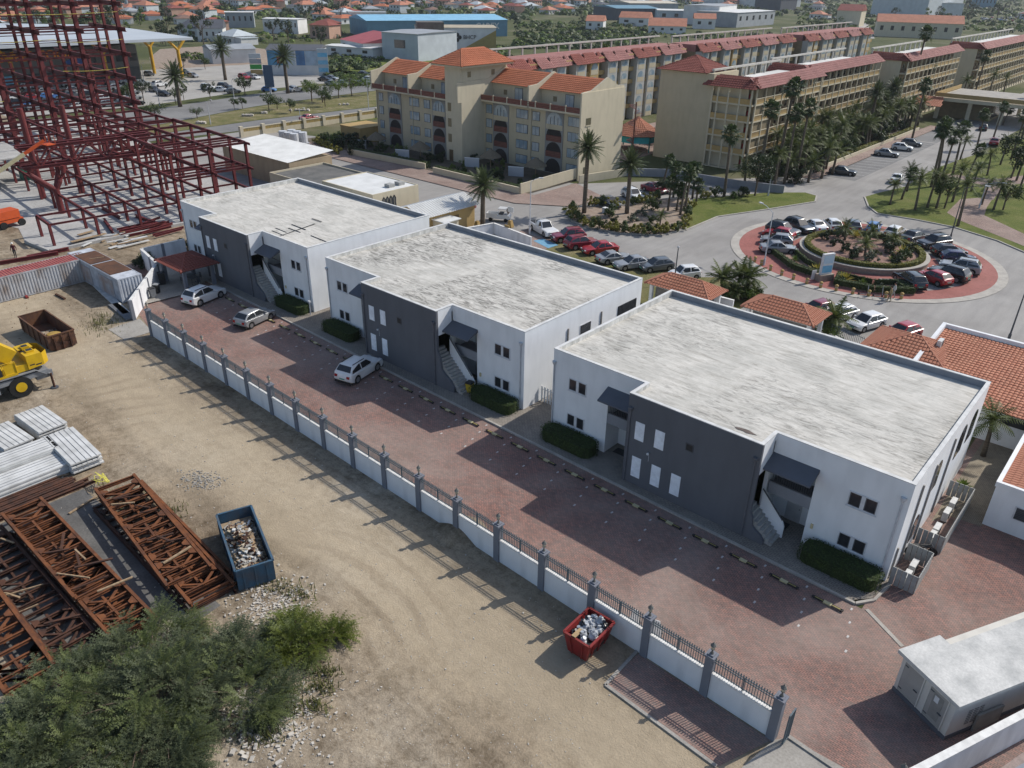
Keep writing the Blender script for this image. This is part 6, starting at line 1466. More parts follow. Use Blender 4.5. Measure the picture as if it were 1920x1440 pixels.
# scooters and the two people
def scooter(label, px, py, rz):
    g = G(px, py); t = thing('kick_scooter', label, 'scooter', (g.x, g.y, 0.056), rz, 'kick scooters at the bollards')
    for x in (-0.45, 0.45): MB().tube((x, -0.03, 0.11), (x, 0.03, 0.11), 0.11, n=10).build('wheel', TYRE, t)
    MB().box(-0.42, -0.08, 0.1, 0.3, 0.08, 0.15).build('deck', STEEL_D, t); MB().tube((0.45, 0, 0.12), (0.33, 0, 1.1), 0.03).build('stem', PVC, t); MB().tube((0.33, -0.26, 1.1), (0.33, 0.26, 1.1), 0.02).build('handlebar', STEEL_D, t)
scooter('pale kick scooter standing left of the two walkers', 1618, 554, 0.3); scooter('pale kick scooter standing nearest the two walkers', 1645, 557, 0.5)
SKIN = mat('skin', (0.36, 0.20, 0.13), (0.30, 0.16, 0.10), 4, 0.6); HAIR = mat('hair_dark', (0.02, 0.015, 0.012), None, 4, 0.7)
def person(label, loc, rz, h, cloth, legs, stride=0.22, helmet=None, arm=0.25, skirt=False):
    """one continuous skinned body; clothing, hair as children"""
    t = thing('person', label, 'person', loc, rz)
    k = h/1.75
    J = {'pel': (0, 0, .95), 'wai': (0, 0, 1.10), 'che': (0.02, 0, 1.32), 'nek': (0.02, 0, 1.49), 'chin': (0.04, 0, 1.56), 'hed': (0.05, 0, 1.66), 'crn': (0.03, 0, 1.73),
         'shL': (0, .19, 1.42), 'elL': (-.04-arm*.3, .25, 1.14), 'wrL': (0.02-arm*.2, .26, .90), 'haL': (0.05-arm*.2, .26, .80), 'shR': (0, -.19, 1.42), 'elR': (-.02+arm*.3, -.25, 1.14), 'wrR': (.12+arm*.3, -.25, .92), 'haR': (.16+arm*.3, -.25, .83),
         'hpL': (0, .10, .90), 'knL': (stride*.6, .10, .50), 'anL': (stride*.75, .10, .09), 'toL': (stride*.75+.17, .11, .04), 'hpR': (0, -.10, .90), 'knR': (-stride*.25, -.10, .50), 'anR': (-stride, -.10, .10), 'toR': (-stride+.16, -.11, .04)}
    rad = {'pel': .15, 'wai': .13, 'che': .16, 'nek': .055, 'chin': .075, 'hed': .095, 'crn': .07, 'shL': .075, 'shR': .075, 'elL': .048, 'elR': .048, 'wrL': .034, 'wrR': .034, 'haL': .035, 'haR': .035, 'hpL': .10, 'hpR': .10, 'knL': .062, 'knR': .062, 'anL': .042, 'anR': .042, 'toL': .035, 'toR': .035}
    E_ = [('pel', 'wai'), ('wai', 'che'), ('che', 'nek'), ('nek', 'chin'), ('chin', 'hed'), ('hed', 'crn'), ('che', 'shL'), ('shL', 'elL'), ('elL', 'wrL'), ('wrL', 'haL'), ('che', 'shR'), ('shR', 'elR'), ('elR', 'wrR'), ('wrR', 'haR'), ('pel', 'hpL'), ('hpL', 'knL'), ('knL', 'anL'), ('anL', 'toL'), ('pel', 'hpR'), ('hpR', 'knR'), ('knR', 'anR'), ('anR', 'toR')]
    names = list(J); me = bpy.data.meshes.new('body'); me.from_pydata([tuple(c*k for c in J[n]) for n in names], [(names.index(a), names.index(b)) for a, b in E_], [])
    o = bpy.data.objects.new('body', me); COL.objects.link(o)
    m = o.modifiers.new('skin', 'SKIN'); m.use_smooth_shade = True; o.modifiers.new('sub', 'SUBSURF').levels = 1
    for i, n in enumerate(names):
        sv_ = me.skin_vertices[0].data[i]; sv_.radius = (rad[n]*k, rad[n]*k*0.85 if n in ('pel', 'wai', 'che') else rad[n]*k); sv_.use_root = (n == 'pel')
    dg = bpy.context.evaluated_depsgraph_get(); m2 = bpy.data.meshes.new_from_object(o.evaluated_get(dg)); bpy.data.objects.remove(o)
    m2.materials.clear()
    for mm in (SKIN, cloth, legs): m2.materials.append(mm)
    for p in m2.polygons:
        c = p.center/k; z = c.z
        hand = abs(c.y) > 0.2 and z < 0.9
        p.material_index = 0 if (z > 1.47 or hand) else (1 if (z > 0.95 or (abs(c.y) > .19 and z > .88)) else 2)
    put('body', m2, t)
    if helmet: MB().ball((0.03*k, 0, 1.70*k), 0.125*k, 10, (1.1, 1, .8)).build('helmet', helmet, t)
    else: MB().ball((0.01*k, 0, 1.69*k), 0.112*k, 10, (1, 1, .9)).build('hair', HAIR, t)
    for s in (1, -1): MB().ball((0.13*k, s*0.035*k, 1.655*k), 0.014*k, 6).build('eye', BLACKP, t)
    MB().ball((0.148*k, 0, 1.63*k), 0.02*k, 6).build('nose', SKIN, t)
    return t
g = G(1666, 566); person('walker in tan clothes beside the bollards at the roundabout', (g.x, g.y, 0.03), R(200), 1.72, mat('cloth_tan', (0.40, 0.30, 0.16), None, 4, .9), mat('cloth_olive', (0.20, 0.16, 0.08), None, 4, .9))
g = G(1673, 560); person('walker in pale clothes beside the bollards at the roundabout', (g.x, g.y, 0.06), R(200), 1.75, mat('cloth_pale', (0.55, 0.55, 0.53), None, 4, .9), mat('cloth_grey', (0.35, 0.34, 0.32), None, 4, .9))
# cars round the ring, noses to the planter
RG = 'cars parked round the planter ring'
ring = [('suv', 'darkgrey', 1466, 440, 'dark grey estate car at the upper left of the ring'), ('hatch', 'red', 1459, 447, 'red hatchback on the left of the ring'), ('hatch', 'silver', 1455, 459, 'silver hatchback left of the ring above the lowest silver saloon'), ('sedan', 'silver', 1458, 474, 'silver saloon lowest on the left of the ring'),
        ('suv', 'darkgrey', 1496, 433, 'dark grey car behind the ring next to a white saloon'), ('sedan', 'white', 1524, 431, 'white saloon at the back left of the ring'), ('hatch', 'white', 1557, 429, 'white hatchback at the back of the ring'), ('hatch', 'grey', 1597, 430, 'grey car at the back middle of the ring'), ('hatch', 'blue', 1636, 435, 'bright blue car at the back of the ring'),
        ('hatch', 'white', 1678, 442, 'white hatchback at the back right of the ring'), ('sedan', 'darkgrey', 1720, 450, 'dark brown-grey saloon at the right back of the ring'), ('suv', 'black', 1752, 464, 'black estate car upper right of the ring'), ('hatch', 'black', 1777, 480, 'black hatchback right of the ring beside the navy car'), ('hatch', 'navy', 1795, 493, 'navy blue hatchback at the right of the ring'),
        ('suv', 'silver', 1797, 510, 'silver estate car at the far right of the ring'), ('suv', 'black', 1776, 523, 'black off-roader between a red and a silver car'), ('hatch', 'red', 1748, 530, 'red car at the lower right of the ring'), ('suv', 'black', 1703, 536, 'black off-roader at the lower end of the ring')]
for k, c, px, py, lb in ring:
    g = G(px, py); a = math.degrees(math.atan2(RC[1]-g.y, RC[0]-g.x)); d = math.hypot(g.x-RC[0], g.y-RC[1]); r_ = min(max(d, 9.9), 10.9)
    out = lb.find('back') >= 0 and k != 'suv'
    car(k, c, 0, 0, a+(180 if out else 0), lb, RG, z=0.062, xy=(RC[0]+(g.x-RC[0])/d*r_, RC[1]+(g.y-RC[1])/d*r_))
# ------------------------------------------------------------------ grass verge and the cars parked behind the middle block
sheet('grass_verge', [G2(1000, 468), G2(1030, 448), G2(1060, 452), G2(1150, 470), G2(1300, 520), G2(1345, 520), (-30.6, 76.2), (-30.6, 69.4), (-38.0, 69.2), (-38.2, 58), (-62, 58), (-62, 67)], 0.02, VERGE)
sheet('service_paving', [(-64, 64), (-64.5, 79), G2(990, 440), G2(1050, 452), G2(1010, 475), (-57, 64)], 0.03, WALKP)
o = sheet('disabled_bay', [G2(1000, 452), G2(1018, 448), G2(1047, 460), G2(1028, 466)], 0.05, mat('bay_blue', (0.11, 0.28, 0.42), (0.17, 0.33, 0.45), 2, 0.8))
YK = mat('kerb_yellow', (0.44, 0.34, 0.12), (0.36, 0.28, 0.12), 3, 0.8)
VG = 'cars parked on the grass verge'
for k, c, px, py, hd, lb in (('pickup', 'white', 1019, 437, -22, 'white pickup truck with black bed behind the middle block'), ('suv', 'maroon', 1065, 451, 238, 'dark red off-roader on the verge beside the pickup'), ('suv', 'maroon', 1090, 464, 65, 'dark red crossover second on the verge'), ('sedan', 'red', 1124, 474, 240, 'bright red saloon on the verge'),
                             ('coupe', 'silver', 1151, 491, 62, 'silver saloon on the verge left of the pale saloon'), ('sedan', 'silver', 1185, 502, 241, 'pale silver saloon in the middle of the verge row'), ('hatch', 'grey', 1230, 506, 240, 'grey people carrier on the verge'), ('mini', 'white', 1282, 522, 238, 'small white hatchback at the right end of the verge row'),
                             ('hatch', 'white', 1570, 598, 250, 'white hatchback partly behind a palm at the roadside'), ('hatch', 'white', 1622, 614, 250, 'white hatchback behind the black iron railing'), ('hatch', 'maroon', 1530, 590, 250, 'maroon car half hidden by the middle kiosk roof'), ('hatch', 'red', 1688, 634, 250, 'faded red car half hidden by the right kiosk roof'),
                             ('sedan', 'grey', 1141, 386, -24, 'grey saloon parked above the planted island'), ('suv', 'white', 1186, 373, -24, 'white off-roader parked above the planted island'), ('sedan', 'maroon', 1226, 360, -10, 'dark maroon saloon behind the white off-roader')):
    car(k, c, px, py, hd, lb, VG if px < 1300 and py > 430 else None, z=0.025)
# electric utility cart
g = G(936, 414); t = thing('utility_cart', 'white electric cart with open tray beside the palm', 'cart', (g.x, g.y, 0.03), R(28))
MB().mesh([(x, y, z) for y in (-.62, .62) for x, z in ((-1.7, .4), (1.5, .4), (1.62, .8), (1.2, 1.0), (.1, 1.0), (-.1, .75), (-1.7, .75))], [tuple(range(7))[::-1], tuple(range(7, 14))]+[(i, (i+1) % 7, 7+(i+1) % 7, 7+i) for i in range(7)]).build('body', PAINT['white'], t)
MB().box(-.05, -.6, 1.75, 1.1, .6, 1.82).build('roof', PAINT['white'], t)
for x in (0.0, 1.05):
    for y in (-.56, .56): MB().tube((x+(0.2 if x > .5 else 0), y, 1.0), (x, y, 1.76), 0.03, n=5).build('pillar', PAINT['white'], t)
MB().mesh(((1.32, -.54, 1.02), (1.32, .54, 1.02), (1.08, .54, 1.72), (1.08, -.54, 1.72)), ((0, 1, 2, 3),)).build('windscreen', CGLASS, t)
MB().box(.05, -.55, .95, .6, .55, 1.15).build('seat', BLACKP, t); MB().box(-1.7, -.62, .75, -.15, -.56, 1.1).box(-1.7, .56, .75, -.15, .62, 1.1).box(-1.7, -.56, .75, -1.64, .56, 1.1).build('tray_sides', PAINT['white'], t)
for x in (-1.1, 1.05):
    for y in (-.58, .58): MB().tube((x, y-.08, .26), (x, y+.08, .26), .26, n=10).build('wheel', TYRE, t)
# round kiosk with its dark red umbrella roof
g = G(866, 418); t = thing('umbrella_kiosk', 'round white kiosk under a dark red parasol roof', 'kiosk', (g.x, g.y, 0.03))
MB().lathe(((1.15, 0), (1.15, 1.3)), 12).build('wall', WHITE, t); MB().lathe(((1.3, 1.3), (1.3, 1.38), (0, 1.38)), 12).build('counter', STEEL_D, t)
for i in range(6): MB().tube((1.1*math.cos(i*1.047), 1.1*math.sin(i*1.047), 1.3), (1.1*math.cos(i*1.047), 1.1*math.sin(i*1.047), 2.3), 0.04, n=5).build('post', STEEL_D, t)
rf_ = MB()
for i in range(16):
    a0, a1 = 2*math.pi*i/16, 2*math.pi*(i+1)/16; am = (a0+a1)/2
    for ra, rb, za, zb_ in ((2.0, 1.0, 2.2, 2.75), (1.0, 0.0, 2.75, 2.95)):
        rf_.face(((ra*math.cos(a0), ra*math.sin(a0), za), (ra*1.02*math.cos(am), ra*1.02*math.sin(am), za+0.04), (rb*math.cos(am), rb*math.sin(am), zb_+0.04), (rb*math.cos(a0), rb*math.sin(a0), zb_)))
        rf_.face(((ra*1.02*math.cos(am), ra*1.02*math.sin(am), za+.04), (ra*math.cos(a1), ra*math.sin(a1), za), (rb*math.cos(a1), rb*math.sin(a1), zb_), (rb*math.cos(am), rb*math.sin(am), zb_+.04)))
rf_.build('roof', mat('umbrella_maroon', (0.13, 0.035, 0.035), (0.10, 0.03, 0.03), 2, .8), t)
# small yellow concrete traffic posts and signs near the kiosk
for i, (px, py) in enumerate(((895, 427), (957, 426))):
    g = G(px, py); t = thing('concrete_block', ['ochre concrete block between kiosk and palm', 'ochre concrete block under the white sign by the cart'][i], 'bollard', (g.x, g.y, 0.03)); MB().mesh(((-.4, -.3, 0), (.4, -.3, 0), (.4, .3, 0), (-.4, .3, 0), (-.2, -.2, .9), (.2, -.2, .9), (.2, .2, .9), (-.2, .2, .9)), ((0, 1, 5, 4), (1, 2, 6, 5), (2, 3, 7, 6), (3, 0, 4, 7), (4, 5, 6, 7))).build('block', BOL, t)
    if i: MB().tube((0, 0, .9), (0, 0, 2.6), .04).build('pole', PVC, t); MB().box(-.5, -.03, 2.0, .5, .03, 2.7).build('sign_plate', SIGNW, t)
wall_run('white service-yard wall with a small cream gate behind the middle block', [(-67.5, 66.5), (-66.2, 71.8), (-58.8, 70.6)], 1.4, 0.2, [])
o = MB().box(-.45, -.06, 0, .45, .06, 1.7).build('gate_leaf', BOL, None, loc=(-63.6, 71.5, 0.03), rz=-.15); tag(o, 'ochre gate leaf in the white service-yard wall', 'gate')
# ------------------------------------------------------------------ planted island, lawns and palms
isl = [G2(*p) for p in ((1066, 402), (1072, 415), (1100, 426), (1160, 438), (1240, 442), (1285, 430), (1290, 400), (1292, 372), (1232, 374), (1180, 386), (1100, 388), (1075, 390))]
sheet('planted_island', isl, 0.09, BED); kerb_loop('island_kerb', isl, 0.25, 0.14, KERB)
lawn1 = [G2(*p) for p in ((1286, 432), (1345, 407), (1440, 393), (1528, 379), (1531, 368), (1510, 362), (1440, 362), (1300, 374), (1292, 395))]
sheet('lawn', lawn1, 0.10, LAWN); kerb_loop('lawn_kerb', lawn1[:6], 0.22, 0.13, KERB, False)
lawn2 = [G2(*p) for p in ((1621, 370), (1628, 388), (1645, 401), (1720, 413), (1790, 427), (1870, 452), (1940, 482), (2100, 560), (2100, 300), (1920, 262), (1800, 300), (1750, 318), (1700, 350), (1650, 362))]
sheet('lawn', lawn2, 0.10, LAWN); kerb_loop('lawn_kerb', lawn2[:8], 0.22, 0.13, KERB, False)
sheet('garden_path', [G2(*p) for p in ((1775, 400), (1800, 375), (1835, 372), (1860, 375), (1850, 390), (1845, 405), (1920, 440), (2000, 480), (1990, 492), (1905, 457), (1800, 415))], 0.115, WALKP)
sheet('garden_path', [G2(*p) for p in ((1840, 372), (1850, 350), (1760, 330), (1765, 325), (1860, 338), (1920, 330), (1920, 345), (1880, 350), (1862, 376))], 0.117, WALKP)
rg = random.Random(9)
# hedge shrubs round the island
hp_ = [(1074, 394), (1070, 402), (1076, 411), (1086, 417), (1098, 422), (1111, 426), (1125, 429), (1140, 432), (1155, 434), (1170, 436), (1186, 437), (1202, 438), (1218, 439), (1234, 438), (1250, 436), (1266, 433), (1280, 428), (1287, 418), (1289, 405), (1290, 392), (1110, 386), (1125, 385), (1140, 386), (1155, 389), (1185, 384), (1200, 381), (1215, 378), (1230, 375)]
for i, (x, y) in enumerate(hp_): plant(SHR['yellow' if i % 3 else 'mid'], x, y, rg.uniform(1.0, 1.3), 'low %s shrub, %s going round the planted island hedge' % ('yellow-green' if i % 3 else 'green', ORD[i]), 'hedge shrubs round the planted island', z=0.09)
for i, (x, y, s, k, lb) in enumerate(((1142, 407, 1.4, 'mid', 'green cone shrub at the left of the planted island'), (1226, 394, 1.4, 'mid', 'green cone shrub at the top of the planted island'), (1187, 415, 0.9, 'grey', 'grey spiky shrub in the middle of the planted island'), (1155, 420, 0.8, 'dark', 'dark low shrub at the front left of the planted island'), (1221, 418, 0.9, 'mid', 'green shrub at the front of the planted island'), (1203, 404, 0.9, 'grey', 'dry low shrub in the centre of the planted island'), (1240, 362, 1.6, 'dark', 'dark shrub behind the planted island'), (1262, 360, 1.6, 'mid', 'green rounded shrub behind the planted island'), (1283, 372, 1.5, 'dark', 'dark shrub at the top right of the planted island'))): plant(SHR[k], x, y, s, lb, None, z=0.09)
palm('coco', 1237, 424, 404, 'short palm at the front of the planted island', None, 1, sc_=.6, z=.09)
o = MB().box(-.35, -.35, 0, .35, .35, .75).build('utility_box', SIGNW, None, loc=(*G2(1135, 400), .09)); tag(o, 'small white cabinet on the planted island', 'cabinet')
for i, (kind, px, py, top, lb, v) in enumerate((('date', 1095, 400, 280, 'tall feather palm at the left of the planted island', 0), ('date', 1175, 401, 310, 'thick feather palm in the middle of the planted island', 1), ('fan', 1268, 396, 355, 'lower fan palm of the clump on the planted island', 0), ('fan', 1275, 404, 328, 'taller fan palm of the clump on the planted island', 1), ('fan', 1252, 396, 340, 'leaning fan palm of the clump on the planted island', 2), ('fan', 1262, 372, 315, 'fan palm behind the clump on the planted island', 0), ('fan', 1242, 355, 300, 'thin fan palm before the blank yellow wall', 1), ('fan', 1284, 396, 318, 'fan palm at the right of the planted island clump', 2), ('fan', 1298, 372, 316, 'fan palm at the corner of the planted island', 0), ('fan', 1305, 380, 345, 'short fan palm beside the lawn corner', 1),
        ('fan', 1357, 370, 250, 'fan palm on the lawn edge before the stair tower', 1), ('date', 905, 424, 350, 'feather palm beside the white utility cart', 0),
        ('fan', 1420, 345, 205, 'tall fan palm at the corner of the balcony building', 0), ('fan', 1455, 335, 165, 'tallest fan palm before the balcony building', 2), ('fan', 1470, 345, 215, 'fan palm third along the balcony building', 1), ('royal', 1378, 556, 528, 'leafy palm behind the first kiosk roof', 0), ('royal', 1398, 560, 532, 'leafy palm between the two kiosk roofs', 0), ('royal', 1356, 558, 532, 'leafy palm left of the kiosk pair', 0), ('coco', 1370, 566, 545, 'short palm at the foot of the kiosk palms', 2), ('coco', 1408, 566, 548, 'short palm at the corner of the middle kiosk roof', 0), ('royal', 1566, 632, 606, 'yellow-green palm right of the middle kiosk', 0), ('coco', 1552, 630, 605, 'low palm at the corner of the middle kiosk', 1))):
    palm(kind, px, py, top, lb, None, v)
palm('coco', 0, 0, None, 'palm in the passage at the back corner of the nearest block', None, 2, h=3.0, xy=(-5.0, 57.2), sc_=1.0); plant(AGG, 0, 0, .8, 'green potted plant along the flank of the nearest block', None, 0.02, (-5.0, 51.9))
plant(TREES['dark'], 1415, 368, 1.0, 'dark round tree on the lawn before the balcony building', None)
for i, (px, py, s, k, lb) in enumerate(((1340, 368, 1.3, 'mid', 'shrub on the lawn edge left of the dark tree'), (1375, 372, 1.0, 'bright', 'small bright shrub on the lawn edge'), (1320, 372, 1.2, 'yellow', 'yellowish shrub at the end of the lawn'), (1390, 370, 1.3, 'dark', 'dark shrub at the foot of the dark lawn tree'))): plant(SHR[k], px, py, s, lb)
# palms on the right lawn
i = 0
for kind, px, py, top in (('fan', 1745, 352, 245), ('fan', 1752, 350, 238), ('fan', 1765, 338, 258), ('fan', 1785, 330, 240), ('fan', 1690, 375, 325), ('coco', 1668, 385, 345), ('coco', 1715, 395, 335), ('coco', 1738, 390, 330), ('coco', 1755, 392, 335), ('coco', 1785, 380, 318), ('coco', 1795, 425, 345), ('coco', 1820, 360, 315), ('coco', 1850, 330, 290), ('fan', 1810, 345, 280), ('fan', 1830, 280, 215), ('fan', 1862, 260, 200), ('fan', 1880, 235, 205), ('fan', 1895, 300, 215), ('coco', 1840, 385, 345), ('coco', 1862, 395, 345), ('coco', 1905, 340, 290), ('coco', 1875, 310, 265), ('fan', 1912, 270, 190), ('coco', 1800, 300, 262), ('coco', 1700, 360, 318)):
    palm(kind, px, py, top, ('slender fan palm, %s among the fan palms on the right lawn counted from the left' if kind == 'fan' else 'leafy low palm, %s among the leafy palms on the right lawn counted from the left') % ORD[i % 28], 'palms on the right lawn', i % 3); i += 1
for i, (px, py, s, lb) in enumerate(((1770, 392, 0.9, 'multi-stemmed tree beside the lawn path'), (1895, 335, 1.2, 'broad dark tree at the right lawn edge'), (1880, 395, 0.8, 'low dense tree near the right end of the path'), (1910, 360, 1.2, 'dark tree at the right picture edge above the path'))): plant(TREES['dark' if i % 2 else 'round'], px, py, s, lb)
# street lamps
def top_z(px, py, ty):
    g = G(px, py); lo, hi = .5, 30
    for _ in range(30):
        m = (lo+hi)/2; q = Vector((g.x, g.y, m-CAM_H)); lo, hi = (m, hi) if 720-F_PX*q.dot(_u)/q.dot(_f) > ty else (lo, m)
    return lo
def lamp(px, py, ty, label, arm=0.0, az=0.0, dark=True, group='street lamps'):
    g = G(px, py); h = top_z(px, py, ty); t = thing('street_lamp', label, 'street lamp', (g.x, g.y, 0), az, group); m = STEEL_D if dark else PVC
    MB().tube((0, 0, 0), (0, 0, h), 0.09, 0.05, 7).build('pole', m, t); MB().tube((0, 0, 0), (0, 0, .9), .13, .13, 7).build('base', m, t)
    if arm: MB().path([(0, 0, h-.05), (arm*.6, 0, h+.35), (arm, 0, h+.45)], .035, 5).build('arm', m, t); MB().box(arm-.05, -.12, h+.4, arm+.55, .12, h+.5).build('lamp_head', PVC, t)
    else: MB().ball((0, 0, h+.1), .14, 8).build('lamp_head', PVC, t)
lamp(1432, 498, 398, 'street lamp with curved arm at the left of the ring', 2.2, R(150), False); lamp(1264, 530, 465, 'short bare lamp post on the verge behind the middle block'); lamp(1780, 452, 352, 'slim lamp post with arm at the right back of the ring', 2.2, R(20)); lamp(1889, 642, 545, 'lamp post at the right road edge behind the tiled house', 1.5, R(60)); lamp(993, 440, 340, 'tall pale lamp post beside the white pickup', 1.0, R(40), False); lamp(1440, 368, 330, 'pale lamp post on the lawn by the dark tree', 1.5, R(170), False); lamp(1835, 392, 345, 'lamp post with arm on the right lawn', 2.0, R(10), False)
sheet('parking_bays', [(-48, 136), (-42.8, 136), (-42.8, 182), (-48, 182)], 0.008, HWAY)
mkb = MB().box(-2.4, -.06, 0, 2.4, .06, .006).data('marking'); mkb.materials.append(MARK)
PBAY = sheet('parking_bays', [(-47.9, 183), (-42.9, 183), (-42.9, 225), (-47.9, 225)], 0.008, HWAY)
for i in range(17): put('marking', mkb, PBAY, (-45.4, 138+2.6*i, 0.014), R(14))
for k, c, x, y, hd, lb in (('sedan', 'silver', -46.0, 161.2, 12, 'silver saloon in the bays below the balcony building'), ('hatch', 'white', -45.7, 169.5, 12, 'white hatchback second in the bays below the balcony building'), ('hatch', 'grey', -45.8, 175.6, 12, 'grey hatchback third in the bays below the balcony building'), ('sedan', 'grey', -45.5, 199, 12, 'grey car far along the balcony building bays'), ('sedan', 'darkgrey', -46.2, 139.4, 14, 'dark saloon at the near end of the balcony building bays'), ('sedan', 'red', -33.8, 190, 100, 'red car on the far side of the entrance road'), ('sedan', 'white', -37.5, 140.5, 100, 'white car behind the lawn palms'), ('van', 'white', -30, 222, 100, 'white van near the entrance canopy'), ('hatch', 'darkgrey', -40, 208, 100, 'dark car near the entrance canopy')):
    car(k, c, 0, 0, hd, lb, None, z=.01, xy=(x, y))
for i, (px, py) in enumerate(((1366, 560), (1388, 562), (1410, 562), (1556, 634))): plant(SHR['bright' if i % 2 else 'mid'], px, py, 1.5, 'leafy shrub, %s at the foot of the kiosk palms' % ORD[i], 'shrubs at the kiosk palms')
# ================================================================== YELLOW RESORT BUILDINGS
YW = m_plaster('resort_yellow', (0.46, 0.40, 0.285), 0.08); YG = m_plaster('resort_grey', (0.245, 0.245, 0.235), 0.12); YO = m_plaster('resort_ochre', (0.41, 0.285, 0.125), 0.1)
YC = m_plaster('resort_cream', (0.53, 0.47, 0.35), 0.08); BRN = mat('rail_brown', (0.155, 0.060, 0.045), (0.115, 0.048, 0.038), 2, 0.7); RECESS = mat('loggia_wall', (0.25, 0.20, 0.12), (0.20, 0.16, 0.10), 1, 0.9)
WINB = mat('curtain_glass', (0.20, 0.27, 0.32), (0.36, 0.40, 0.41), 0.55, 0.15, spec=0.6, lo=0.42, hi=0.58); DOORB = mat('door_brown', (0.16, 0.105, 0.055), None, 2, 0.6)
def arch_poly(c, z0, r, zs, n=9):
    return [(c-r, z0), (c+r, z0)]+[(c+r*math.cos(math.pi*i/n), zs+r*math.sin(math.pi*i/n)) for i in range(n+1)]
def arch(par, name, plane, c, z0, r, zs, out, m, ax='y', th=0.06):
    """arched face on the plane y=plane (faces -y) or x=plane (faces +x)"""
    P = arch_poly(c, z0, r, zs); N = len(P); b = MB()
    f = (lambda u, o, z: (u, plane-o, z)) if ax == 'y' else (lambda u, o, z: (plane+o, u, z))
    vs = [f(u, out, z) for u, z in P]+[f(u, out-th, z) for u, z in P]; fs = [tuple(range(N))]+[(i, N+i, N+(i+1) % N, (i+1) % N) for i in range(N)]
    return b.mesh(vs, fs).build(name, m, par)
R1 = thing('resort_building', 'yellow resort block with orange tiled roofs, arches and a stair tower', 'building', (0, 0, 0))
def glazed(par, x0, x1, z0, z1, y):
    w_ = MB().box(x0-.07, y-.06, z0-.07, x1+.07, y+.02, z1+.07).build('window', mat('frame_dark', (0.10, 0.10, 0.10), None, 3, .6), par)
    n = max(2, round((x1-x0)/0.85))
    for i in range(n): MB().box(x0+(x1-x0)*i/n+.03, y-.075, z0, x0+(x1-x0)*(i+1)/n-.03, y-.05, z1).build('pane', WINB, w_)
def r1_half(x0, x1, y, yb, feats):
    MB().box(x0, y, 0, x1, yb, 10.4).build('wall', YW, R1)
    MB().box(x0, y+2.3, 10.4, x1, yb, 13.1).build('top_floor_wall', YC, R1)
    MB().box(x0-.1, y-1.0, 10.15, x1+.1, y+2.3, 10.42).build('balcony_slab', YC, R1)
    n = round((x1-x0)/3.3)
    for i in range(n):
        a, b = x0+(x1-x0)*i/n, x0+(x1-x0)*(i+1)/n
        rl_ = MB().box(a+.12, y-.98, 10.42, b-.12, y-.9, 11.25).build('balustrade', BRN, R1)
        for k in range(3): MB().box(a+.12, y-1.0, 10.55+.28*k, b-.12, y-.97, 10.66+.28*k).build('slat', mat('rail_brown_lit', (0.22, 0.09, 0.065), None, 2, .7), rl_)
        MB().box(a-.1, y-1.02, 10.3, a+.1, y-.86, 11.4).build('baluster_post', YC, R1)
    # party walls stepping up to the roof
    for a in [x0+(x1-x0)*k/2 for k in (0, 1, 2)]:
        P = [(y-1.0, 10.2), (yb, 10.2), (yb, 13.9), (y+8.6, 14.0), (y+5.6, 15.45), (y+1.4, 13.75), (y-1.0, 13.6)] if a != x0 else [(y-1.0, 10.2), (yb, 10.2), (yb, 13.9), (y+8.6, 14.0), (y+5.6, 15.45), (y+1.4, 13.75), (y-1.0, 13.4)]
        N = len(P); MB().mesh([(a-.15, q, z) for q, z in P]+[(a+.15, q, z) for q, z in P], [tuple(range(N))[::-1], tuple(range(N, 2*N))]+[(i, N+i, N+(i+1) % N, (i+1) % N)[::-1] for i in range(N)]).build('party_wall', YC, R1)
    for k in (0, 1):
        a, b = x0+(x1-x0)*k/2+.15, x0+(x1-x0)*(k+1)/2-.15
        tile_slope(R1, (a, y+1.6, 13.0), (b, y+1.6, 13.0), (a, y+5.6, 15.1), (b, y+5.6, 15.1), TORANGE, .42, .5); tile_slope(R1, (b, yb, 13.2), (a, yb, 13.2), (b, y+5.6, 15.1), (a, y+5.6, 15.1), TORANGE, .42, .5)
        glazed(R1, a+5.2, a+6.9, 10.5, 12.5, y+2.3); MB().box(b-.35, y+1.5, 10.42, b-.1, y+1.8, 13.0).build('post', YC, R1)
        MB().box(a+2.6, y+2.2, 11.2, a+3.3, y+2.3, 12.0).build('window', RECESS, R1)
    for kind, a, b in feats:
        if kind == 'w':
            for z in (0.7, 3.2, 5.8, 8.2): glazed(R1, a, b, z, z+1.35, y)
        else:
            c = (a+b)/2; MB().box(a-.15, y-.12, 0, b+.15, y, 10.15).build('pilaster', YG, R1); r_ = (b-a)/2-.15
            for z in (2.75, 5.3):
                arch(R1, 'loggia', y, c, z, r_, z+.85, .14, mat('loggia_shade', (0.035, 0.03, 0.028), None, 2, .9)); bl = MB().box(c-r_, y-.22, z, c+r_, y-.14, z+.95).build('balustrade', BRN, R1)  # open loggia as a flat face, its inner shade painted dark
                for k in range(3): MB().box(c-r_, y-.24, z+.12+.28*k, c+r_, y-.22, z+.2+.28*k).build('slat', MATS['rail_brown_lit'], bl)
            MB().box(a, y-.16, 7.2, b, y-.12, 8.0).build('panel', YW, R1); arch(R1, 'arched_window', y, c, 8.0, r_, 8.35, .14, WINB); arch(R1, 'loggia', y, c, .2, r_, .9, .14, MATS['loggia_shade'])
            for k in (-.4, 0, .4): MB().box(c+k*r_*1.2-.04, y-.18, 8.0, c+k*r_*1.2+.04, y-.14, 9.2+(.2 if k == 0 else -.1)).build('mullion', MATS['frame_dark'], R1)
    for a in (x0+.3, (x0+x1)/2, x1-.3): MB().tube((a, y-.12, 0), (a, y-.12, 10.1), .07, n=6).build('downpipe', YC, R1)
